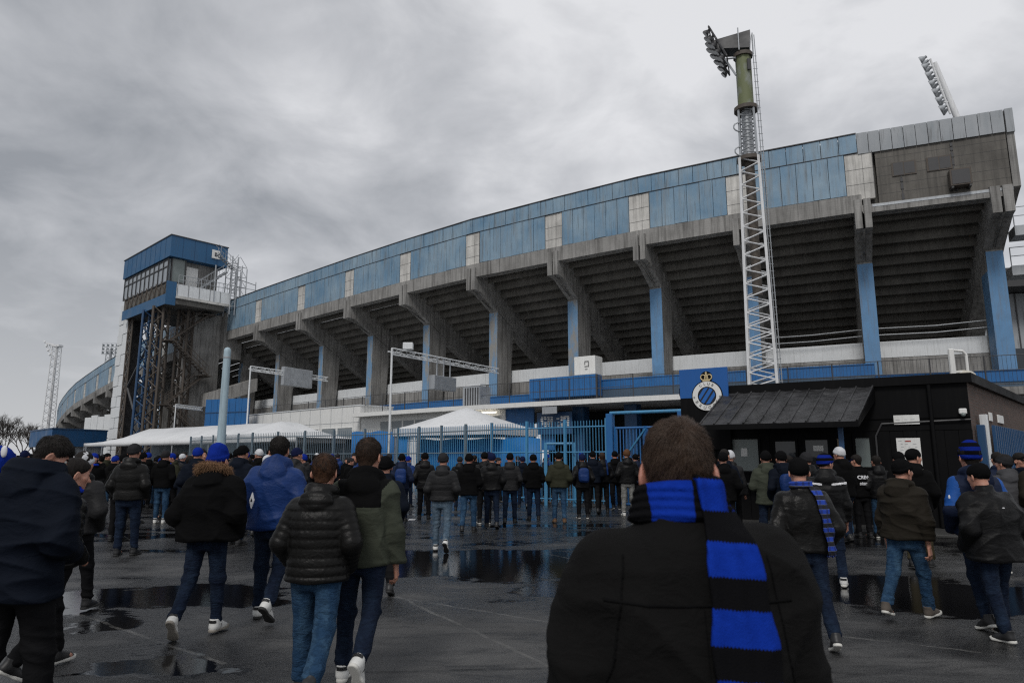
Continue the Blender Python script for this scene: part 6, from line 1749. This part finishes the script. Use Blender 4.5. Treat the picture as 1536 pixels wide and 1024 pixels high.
NS = 5000; ix = rs.randint(0, nv, NS); d_ = no_[ix] + rs.normal(scale=.5, size=(NS, 3)); pts = np.zeros((NS, 3, 3), f4)
for j in range(3): pts[:, j] = co_[ix] + d_ * (.011 * j) + np.array([0, 0, -.004]) * j * j
hc = bpy.data.hair_curves.new('fur_strands'); hc.add_curves([3] * NS); hc.attributes['position'].data.foreach_set('vector', pts.reshape(-1))
ra_ = hc.attributes.get('radius') or hc.attributes.new('radius', 'FLOAT', 'POINT'); ra_.data.foreach_set('value', np.tile(np.array([.0016, .0012, .0004], f4), NS)); hc.materials.append(M['fur'])
o = bpy.data.objects.new('fur_strands', hc); COL.objects.link(o); o.parent = fo_

# --- royal blue jacket, holding a white pennant
t, p, fj = per('bareheaded man in a royal blue hooded jacket and jeans walking behind the fur hood', 412, 653, 926, dx=.06, wide=1.1, yaw=-3, lean=3, head=(-4, 2), legs=((4, 3, 0), (-10, 32, 42)), arms=('pocket', 'pocket'), bulk=.05, hem=.86, h=.0105, hh=.009, jm='royal', tm='jeand', jk=dict(folds=.014), hair='hair_dark', seed=13, shoe=('shoew', 'soleb'))
strands(t, p, 5000, .0010, (.006, .005, .0045), (.022, .018, .015))
pn = thing('paper_pennant', 'small white paper pennant with a black mark held at the blue jacket\'s left hip', 'pennant', (0, 0, 0))
c = at(377, 750, 7.25); m = MB(); m.prism([c + Vector((-.022, 0, .0)), c + Vector((.0, .0, -.085)), c + Vector((.022, .01, .0)), c + Vector((.0, .01, .08))], (.004, .012, 0)); m.build('sheet', M['white'], pn)
m = MB(); m.prism([c + Vector((-.009, -.004, -.01)), c + Vector((.009, -.001, -.01)), c + Vector((.0, -.002, .022))], (.001, .004, 0)); m.build('mark', M['hatb'], pn)

# --- brown haired puffer jacket
t, p, fj = per('brown haired man in a black quilted puffer jacket and blue jeans', 487, 677, 1040, yaw=-3, lean=4, head=(-3, 6), legs=((10, 6, 0), (-14, 30, 48)), arms=('pocket', 'pocket'), bulk=.045, hem=.83, wide=1.03, h=.0085, hh=.0075, jm='puff', tm='jean', jk=dict(quilt=.068, qamp=.009), hair='hair_red', seed=14,
    shoe=('shoeb', 'solew'), tfit=.008)
strands(t, p, 6000, .0009, (.013, .007, .0045), (.045, .023, .014))
# --- khaki jacket with black yoke
def yoke(c): return ((c[:, 2] > 1.275) & ((c[:, 1] < .02) | (c[:, 2] > 1.4)) & (np.abs(c[:, 0]) < .17 + .6 * np.maximum(0, c[:, 2] - 1.40))).astype(int)
t, p, fj = per('tall man in a khaki jacket with black hood and yoke, right hand hanging', 552, 655, 1018, yaw=-4, lean=3, head=(6, 3), legs=((2, 4, 0), (-16, 32, 56)), arms=('pocket', 4), bulk=.03, hem=.83, h=.009, hh=.006, hand=(1,), jm='khaki', split=(('khaki', 'blackmat'), yoke), tm='jeand', jk=dict(folds=.012), hair='hair_brown', seed=15, shoe=('shoew', 'solew'))
strands(t, p, 6000, .0009, (.009, .006, .004), (.036, .022, .015))
per('man in dark clothes and black beanie half hidden behind the khaki jacket', 578, 684, 890, yaw=8, legs=WRs, bulk=.03, h=.013, jm='navy', tm='trsb', hat='beanie', hatm='hatb', scarf='scarf', seed=16)

# --- middle distance, left to right
t, p, fj = per('man carrying a blue backpack beside the blue sheeting, left of the grey puffer', 603, 680, D=18.5, yaw=4, legs=WLs, bulk=.02, h=.017, jm='navyl', tm='jeand', hat='beanie', hatm='hatb', seed=17)
backpack('dark blue backpack on the man left of the grey puffer jacket', t, p, fj, 'royal', 'navyl', .018)
per('reddish haired man in a navy coat left of the blue backpack', 571, 682, D=17.0, yaw=-8, legs=WRs, bulk=.02, h=.018, jm='navy', tm='trsb', hair='hair_red', seed=18)
per('man in a black hooded coat and dark trousers left of the grey puffer jacket', 638, 678, 778, yaw=6, legs=STAND, bulk=.03, hem=.8, h=.017, jm='black', tm='trsb', hat='beanie', hatm='hatb', seed=19)
per('man in a charcoal puffer jacket and pale blue jeans walking alone mid square', 665, 678, 826, yaw=-2, lean=2, legs=((5, 4, 0), (-12, 26, 46)), arms=('pocket', 'pocket'), bulk=.045, hem=.90, h=.012, jm='charcoal', tm='jeanl', jk=dict(quilt=.10, qamp=.008), hat='beanie', hatm='hatg', seed=20, shoe=('shoew', 'soleb'))
mid = [ # x, ytop, yfeet, jacket, trousers, hat, hatmat, legs, shoes, label
 (704, 679, 797, 'blackmat', 'jean', 'hatb', ((-10, 12, 12), (8, 6, 0)), ('shoeb', 'soleb'), 'man in a black hooded jacket and blue jeans right of the charcoal puffer'),
 (727, 677, 785, 'black', 'trsb', 'hatb', STAND, ('shoeb', 'solew'), 'man in black mostly hidden between two black jackets at the fence'),
 (738, 679, 792, 'black', 'jeand', 'hatn', WRs, ('shoeb', 'soleb'), 'man in a black jacket with blue collar and navy beanie before the fence'),
 (765, 679, 786, 'charcoal', 'jeand', 'hatb', WLs, ('shoeb', 'soleb'), 'man in a dark grey jacket and black beanie in the fence queue'),
 (800, 680, 780, 'blackmat', 'jeand', 'hatb', ((4, 3, 0), (-3, 6, 0)), ('shoeb', 'soleb'), 'man in black jacket and dark jeans left of the pale blue door frame'),
 (838, 677, 784, 'olive', 'jean', 'hatb', ((6, 4, 0), (-6, 8, 0)), ('shoebr', 'soleb'), 'man in an olive hooded jacket, blue jeans and tan boots by the door frame'),
 (873, 680, 777, 'black', 'trsb', 'hatn', STAND, ('shoeb', 'solew'), 'man with a blue patterned rucksack near the gate'),
 (889, 676, 770, 'navy', 'trsb', 'hatb', WRs, ('shoeb', 'soleb'), 'man in a navy coat between the rucksack and the gate post'),
 (903, 678, 769, 'black', 'trsb', None, STAND, ('shoeb', 'soleb'), 'short haired man in black with a blue bag strap by the gate post'),
 (922, 676, 765, 'blackmat', 'trsb', 'hatb', WLs, ('shoeb', 'solew'), 'man in black standing against the blue gate post'),
 (940, 673, 773, 'black', 'jeang', 'hatbr', ((3, 2, 0), (-2, 3, 0)), ('shoew', 'solew'), 'man in a brown beanie, black jacket and pale grey trousers at the gate'),
 (953, 680, 768, 'navyl', 'trsb', 'hatb', STAND, ('shoeb', 'soleb'), 'person in navy behind the pale grey trousers at the gate'),
 (784, 684, 762, 'navy', 'jeand', 'hatn', WRs, ('shoeb', 'soleb'), 'person in navy deep in the queue between grey and black jackets'),
 (690, 684, 765, 'black', 'jeand', 'hatg', STAND, ('shoeb', 'soleb'), 'person in a grey beanie behind the blue jeans of the fence queue')]
for q, (x, yt, yf, j_, t_, hm_, lg_, sh_, lab) in enumerate(mid):
    t, p, fj = per(lab, x, yt, yf, yaw=[-4, 6, 2, -3, 5, 0, 3, -6, 4, 0, -2, 8, 5, -5][q], legs=lg_, bulk=.028 + .012 * (q % 3), hem=.83 + .03 * (q % 3), h=.017, jm=j_, tm=t_, hat='beanie' if hm_ else None, hatm=hm_, hair=None if hm_ else 'hair_brown', seed=30 + q, shoe=sh_,
        scarf='scarf' if q == 2 else None, hatkw=dict(cuff=q % 2 == 0), arms=('pocket', 'pocket') if q % 4 else ('front', 'front'), jk=dict(quilt=.11, qamp=.006) if q in (3, 9) else {}, skinm='skin2' if q % 3 == 0 else 'skin')
    if q == 6: backpack('blue patterned rucksack on the man near the gate', t, p, fj, 'royal', 'navy', .018)
    if q == 8: extra(t, p, 'bag_strap', p.strap(fj, .10, .12, 1.45, 1.12, .06, .014), (-.3, -.35, 1.0), (.35, .2, 1.6), .012, 'royal')

# --- right side
per('man in a black jacket and beanie left of the first kiosk window', 1084, 677, D=14.0, yaw=-10, legs=STAND, bulk=.035, hem=.82, h=.015, jm='blackmat', tm='trsb', hat='beanie', hatm='hatb', seed=50)
per('man in a khaki green parka and black beanie facing the kiosk windows', 1148, 675, D=13.2, yaw=-6, legs=STAND, bulk=.035, hem=.80, h=.013, jm='khaki', tm='jeand', hat='beanie', hatm='hatb', seed=51, arms=('phone', 'phone'))
t, p, fj = per('man in dark clothes carrying a blue black bag next to the khaki parka', 1171, 675, D=13.0, yaw=6, legs=STAND, bulk=.02, h=.014, jm='navy', tm='jeand', hat='beanie', hatm='hatb', seed=52, scarf='scarf')
backpack('blue black tartan rucksack beside the khaki parka', t, p, fj, 'royal', 'navy', .014, (.17, .09, .19))
per('man in a dark olive beanie looking toward the kiosk behind the leather jacket', 1209, 677, D=12.2, yaw=15, legs=STAND, bulk=.03, h=.015, jm='black', tm='jeand', hat='beanie', hatm='hatg', seed=53)
t, p, fj = per('man in a blue beanie and black jacket with white shoulder stripe, face turned right', 1234, 678, 876, yaw=-18, head=(42, 0), lean=3, legs=((8, 4, 0), (-6, 10, 0)), arms=('pocket', 6), bulk=.035, hem=.84, h=.011, hh=.009, hand=(1,), jm='black', tm='jeand', hat='beanie', hatm='hatst', scarf='scarf', seed=54, shoe=('shoew', 'solew'), face=True)
def stripe(P):
    U = p.up_(P); d = np.abs(fj(P) - .004) - .004
    d = smax(d, np.abs(U[:, 2] - 1.36 - .10 * np.abs(U[:, 0])) - .018, f4(.003)); d = np.maximum(d, np.maximum(U[:, 1] + .0, np.abs(np.abs(U[:, 0]) - .17) - .11))
    return d
extra(t, p, 'shoulder_stripe', stripe, (-.4, -.3, 1.25), (.4, .1, 1.52), .008, 'white')
t, p, fj = per('man in a black leather jacket with a blue tartan scarf hanging down his back', 1197, 685, 968, yaw=-4, lean=3, head=(4, 3), legs=((12, 5, 0), (-10, 20, 26)), arms=('pocket', 'pocket'), bulk=.04, hem=.88, wide=1.04, h=.0095, hh=.009, jm='leather', tm='jeand', jk=dict(hood=False, folds=.008, collar=.02), hat='beanie', hatm='hatb', hatkw=dict(cuff=False), seed=55, shoe=('shoeb', 'solew'))
def tartan():
    k = NT('tartan_scarf'); x = k.xyz()
    f = k.math('GREATER_THAN', k.math('FRACT', k.math('MULTIPLY', x[2], 1 / .088)), .5)
    g = k.math('GREATER_THAN', k.math('FRACT', k.math('MULTIPLY', x[0], 1 / .06)), .62)
    w_ = k.math('GREATER_THAN', k.math('FRACT', k.math('MULTIPLY', x[2], 1 / .044)), .93)
    col = k.mix(f, (.008, .008, .010), (.010, .045, .33)); col = k.mix(k.math('MULTIPLY', g, .55), col, (.006, .012, .06)); col = k.mix(k.math('MULTIPLY', w_, .35), col, (.35, .4, .5))
    k.base(col); k.rough(.9); k.bump(k.noise(250, 2), .5, .008); return k.m
TT = tartan()
def ring2(P):
    U = p.up_(P); d = torus(U, A3(0, -.015, 1.53), .088, .086, .026, .046, -.05)
    return d + .005 * np.sin(U[:, 2] * 150 + np.arctan2(U[:, 0], U[:, 1])) + .003 * wob(U, 30, 2)
rg_ = extra(t, p, 'scarf', ring2, (-.2, -.22, 1.42), (.2, .22, 1.64), .0085, TT)
def tail2(P):
    U = p.up_(P); d = fj(P); tt_ = np.clip((1.50 - U[:, 2]) / .55, -.2, 1.3)
    q = np.abs(d - .022 - .007 * np.sin(U[:, 0] * 95 + 2 * wob(U, 6, 8)) - .006 * wob(U, 9, 9)) - .009
    q = smax(q, np.abs(U[:, 0] - (.105 + .10 * np.clip(tt_, 0, 1))) - .052 - .006 * np.sin(U[:, 2] * 30), f4(.006))
    return np.maximum(q, np.maximum(.86 + .02 * np.sin(U[:, 0] * 300) - U[:, 2], U[:, 1] - .10))
extra(t, p, 'scarf_tail', tail2, (-.05, -.36, .78), (.42, .2, 1.62), .0085, TT, rg_)

# steward with print on the back
t, p, fj = per('steward in black with two lines of white print on his back by the awning post', 1285, 681, D=15.1, yaw=8, head=(-30, 4), legs=STAND, bulk=.03, hem=.86, h=.015, jm='blackmat', tm='trsb', hat='cap', hatm='hatn', hair='hair_dark', scarf=None, jk=dict(hood=False), seed=56)
def print_on(t, p, fj, words, zs, size, mat):
    V_, F_ = [], []
    for w_, z in zip(words, zs):
        cu = bpy.data.curves.new('l', 'FONT'); cu.body = w_; cu.size = size; cu.align_x = 'CENTER'; cu.align_y = 'CENTER'; cu.offset = .003
        ob = bpy.data.objects.new('l', cu); COL.objects.link(ob); dg = bpy.context.evaluated_depsgraph_get(); me = bpy.data.meshes.new_from_object(ob.evaluated_get(dg)); bpy.data.objects.remove(ob)
        k0 = len(V_); vs = np.array([v.co[:] for v in me.vertices], f4); F_ += [tuple(k0 + i for i in q.vertices) for q in me.polygons]; bpy.data.meshes.remove(me)
        y = np.full(len(vs), -.40, f4); X = np.stack([vs[:, 0], y, vs[:, 1] + z + p.up], 1).astype(f4)
        for _ in range(40): X[:, 1] += np.clip(fj(X) - .006, -.02, .02) * .8
        V_ += [tuple(v) for v in X]
    me = bpy.data.meshes.new('back_print'); me.from_pydata(V_, [], F_); link('back_print', me, M[mat], t)
print_on(t, p, fj, ('CREW', 'stand'), (1.30, 1.17), .105, 'white')
per('man in a navy cap, black jacket and jeans standing right of the steward', 1314, 682, D=15.0, yaw=-12, head=(-10, 6), legs=((5, 5, 0), (-5, 5, 0)), bulk=.03, hem=.84, h=.015, jm='black', tm='jean', hat='cap', hatm='hatn', hair='hair_dark', seed=57, shoe=('shoeb', 'solew'), scarf='scarf')
t, p, fj = per('man in a dark brown hooded jacket, blue jeans and taupe trainers walking right', 1349, 684, 926, yaw=-52, lean=4, head=(16, 5), legs=((-20, 14, 16), (18, 10, -6)), spread=.6, arms=(8, -4), bulk=.045, hem=.88, h=.0095, hh=.0065, hand=(0, 1), jm='brownj', tm='jean', jk=dict(folds=.012), hat='beanie', hatm='hatb', hatkw=dict(cuff=True), seed=58, shoe=('shoet', 'solew'), face=True)
per('tall man in black jacket and olive trousers, face turned right, behind the brown jacket', 1366, 670, 850, yaw=-30, lean=3, head=(48, 2), legs=((-14, 12, 10), (14, 8, 0)), arms=('pocket', 'pocket'), bulk=.03, hem=.84, h=.012, hh=.009, jm='blackmat', tm='olivep', hat='beanie', hatm='hatb', hatkw=dict(cuff=False), seed=59, face=True, shoe=('shoeb', 'soleb'))
per('person in a black beanie showing only a head behind the two right walkers', 1347, 676, D=13.2, yaw=0, legs=STAND, h=.016, jm='blackmat', tm='trsb', hat='beanie', hatm='hatb', seed=60)
def sleeves(c): return ((np.abs(c[:, 0]) > .20) & (c[:, 2] > 1.17)).astype(int)
t, p, fj = per('man in a blue and black striped beanie with bright blue upper sleeves', 1453, 664, 940, yaw=-8, lean=3, head=(4, 2), legs=WLs, arms=('pocket', 'pocket'), bulk=.03, hem=.86, h=.011, hh=.009, jm='navyl', split=(('navyl', 'bright'), sleeves), tm='jeand', hat='beanie', hatm='hatst', hatkw=dict(slouch=.014), hair='hair_dark', seed=61, shoe=('shoeb', 'solew'))
c = (p.J['sh0'] * .5 + p.J['el0'] * .5) + np.array([-.075, -.055, 0])
m = MB(); m.ball((0, 0, 0), .030, 10, 6, (.35, .5, 1)); o = m.build('sleeve_badge', M['white'], None); o.parent = t; o.location = Vector(c)
t, p, fj = per('stout man in a long black jacket and black beanie right of the striped beanie', 1469, 690, 955, yaw=6, lean=5, head=(-6, 8), legs=((-8, 10, 4), (14, 10, 0)), arms=('pocket', 'pocket'), bulk=.06, hem=.78, wide=1.08, h=.0105, hh=.009, jm='black', tm='jeand', jk=dict(hood=False, collar=.03, folds=.013), hat='beanie', hatm='hatb', hatkw=dict(cuff=False), seed=62, shoe=('shoeb', 'solew'))
c = np.array([[.0, -.4, 1.335 + p.up]], f4)
for _ in range(40): c[:, 1] += np.clip(fj(c) - .005, -.02, .02) * .8
m = MB(); m.ball((0, 0, 0), .011, 8, 5, (1.6, .3, .6)); o = m.build('chest_emblem', M['white'], None); o.parent = t; o.location = c[0]
o.name = 'back_emblem'
per('man in a grey hooded jacket and grey beanie at the right edge, head turned left', 1507, 681, 862, yaw=-14, head=(-35, 2), legs=WRs, arms=('pocket', 'pocket'), bulk=.035, h=.012, jm='grey', tm='jean', hat='beanie', hatm='hatg', hair='hair_dark', seed=63, face=True, shoe=('shoeb', 'solew'))
per('man in a navy cap and navy jacket beside the white pillar', 1494, 677, D=13.0, yaw=20, head=(30, 0), legs=STAND, bulk=.03, h=.015, jm='navyl', tm='trsb', hat='cap', hatm='hatn', hair='hair_dark', seed=64)
per('man in a black cap looking left at the blue sheet gate', 1525, 678, D=12.0, yaw=60, head=(-130, 0), legs=STAND, bulk=.03, h=.014, jm='navy', tm='trsb', hat='cap', hatm='hatb', hair='hair_dark', seed=65)
per('person in a brown jacket and jeans cut by the right picture edge', 1549, 672, 865, yaw=4, legs=WLs, bulk=.04, h=.013, jm='brownj', tm='jean', hair='hair_brown', seed=66)
# --- the packed crowd further off: a few kinds, many copies
kinds = []
KIND = [('beanie', 'hatb', 'black beanie'), ('beanie', 'royalhat', 'royal blue beanie'), ('beanie', 'hatg', 'grey beanie'), ('cap', 'hatb', 'black cap'), (None, None, 'bare head'), ('beanie', 'hatw', 'white hat'), ('beanie', 'hatn', 'navy beanie')]
JK = [('blackmat', 'black coat'), ('navy', 'navy coat'), ('charcoal', 'grey coat'), ('royal', 'royal blue coat'), ('olive', 'olive coat')]
def zone_of(x, y):
    px = 768 + FPX * x / y
    if px > 1040: return 'before the black kiosk windows'
    if y > 40: return 'far back by the marquee' if px < 330 else 'beyond the fences'
    if px < 170: return 'crowd at the far left'
    if px < 330: return 'crowd left of the steel post'
    if px < 500: return 'crowd right of the steel post'
    if px < 640: return 'before the blue sheeting'
    return 'inside the bar fence by the gateway'
TR = ['trsb', 'jeand', 'jean']
for q, (ht, hm_, nm) in enumerate(KIND):
    t, p, fj = build_person('x', (0, -30, 0), 0, None, h=.024, hh=.016, hat=ht, hatm=hm_, hair='hair_dark' if ht is None or ht == 'cap' else None, jm='blackmat', tm='trsb', seed=80 + q, legs=[STAND, WLs, WRs, ((4, 4, 0), (-4, 6, 0))][q % 4],
        bulk=.025 + .008 * (q % 3), hem=.84, arms=[('pocket', 'pocket'), ('front', 'front'), ('pocket', 12)][q % 3], objslots=True, lean=2, head=([0, 20, -25, 10, 35, -10, 5][q], 2), scarf='scarf' if q in (1, 3) else None)
    kinds.append((t, nm))
rr = random.Random(77)
cnt = {}; first = {q: True for q in range(len(KIND))}
spots = []
def free(x, y, r): return all((x - a) ** 2 + (y - b) ** 2 > r * r for a, b in spots)
for o in bpy.data.objects:
    if o.type == 'EMPTY' and o.name.startswith('person'): spots.append((o.location.x, o.location.y))
plan = []
def scatter(n, px0, px1, D0, D1, r=.55):
    k_ = 0; tr = 0
    while k_ < n and tr < n * 60:
        tr += 1
        D = D0 + (D1 - D0) * rr.random() ** .8; x = (rr.uniform(px0, px1) - 768) / FPX * D
        if free(x, D, r): spots.append((x, D)); plan.append((x, D)); k_ += 1
scatter(62, -10, 330, 16.5, 30, .5); scatter(40, -10, 300, 30, 52, .6); scatter(56, 215, 545, 18, 33, .5); scatter(9, 545, 640, 20, 28); scatter(16, 640, 985, 26, 31.5, .6); scatter(12, 290, 470, 13.5, 19, .7); scatter(7, 1080, 1270, 14.2, 15.4, .45)
W_H = [.34, .16, .14, .10, .13, .05, .08]; W_J = [.44, .24, .15, .09, .08]
for x, D in plan:
    a_ = rr.random(); q = 0
    while q < 6 and a_ > W_H[q]: a_ -= W_H[q]; q += 1
    b_ = rr.random(); j = 0
    while j < 4 and b_ > W_J[j]: b_ -= W_J[j]; j += 1
    src, nm = kinds[q]
    o = src if first[q] else copy_tree(src)
    first[q] = False
    o.location = (x, D, 0); o.rotation_euler = (0, 0, R(rr.uniform(-35, 35) if rr.random() < .7 else rr.uniform(-180, 180))); s_ = rr.uniform(.92, 1.06); o.scale = (s_, s_, s_)
    zone = zone_of(x, D)
    lab = 'distant person, %s, %s, %s' % (nm, JK[j][1], zone)
    o['label'] = lab; o['group'] = lab.replace('distant person', 'distant people')
    for c in o.children:
        if c.name.startswith('jacket'): c.material_slots[0].link = 'OBJECT'; c.material_slots[0].material = M[JK[j][0]]
        if c.name.startswith('trousers'): c.material_slots[0].link = 'OBJECT'; c.material_slots[0].material = M[TR[rr.randrange(3)]]
for q in range(len(KIND)):
    if first[q]: raise RuntimeError('unused kind %d' % q)
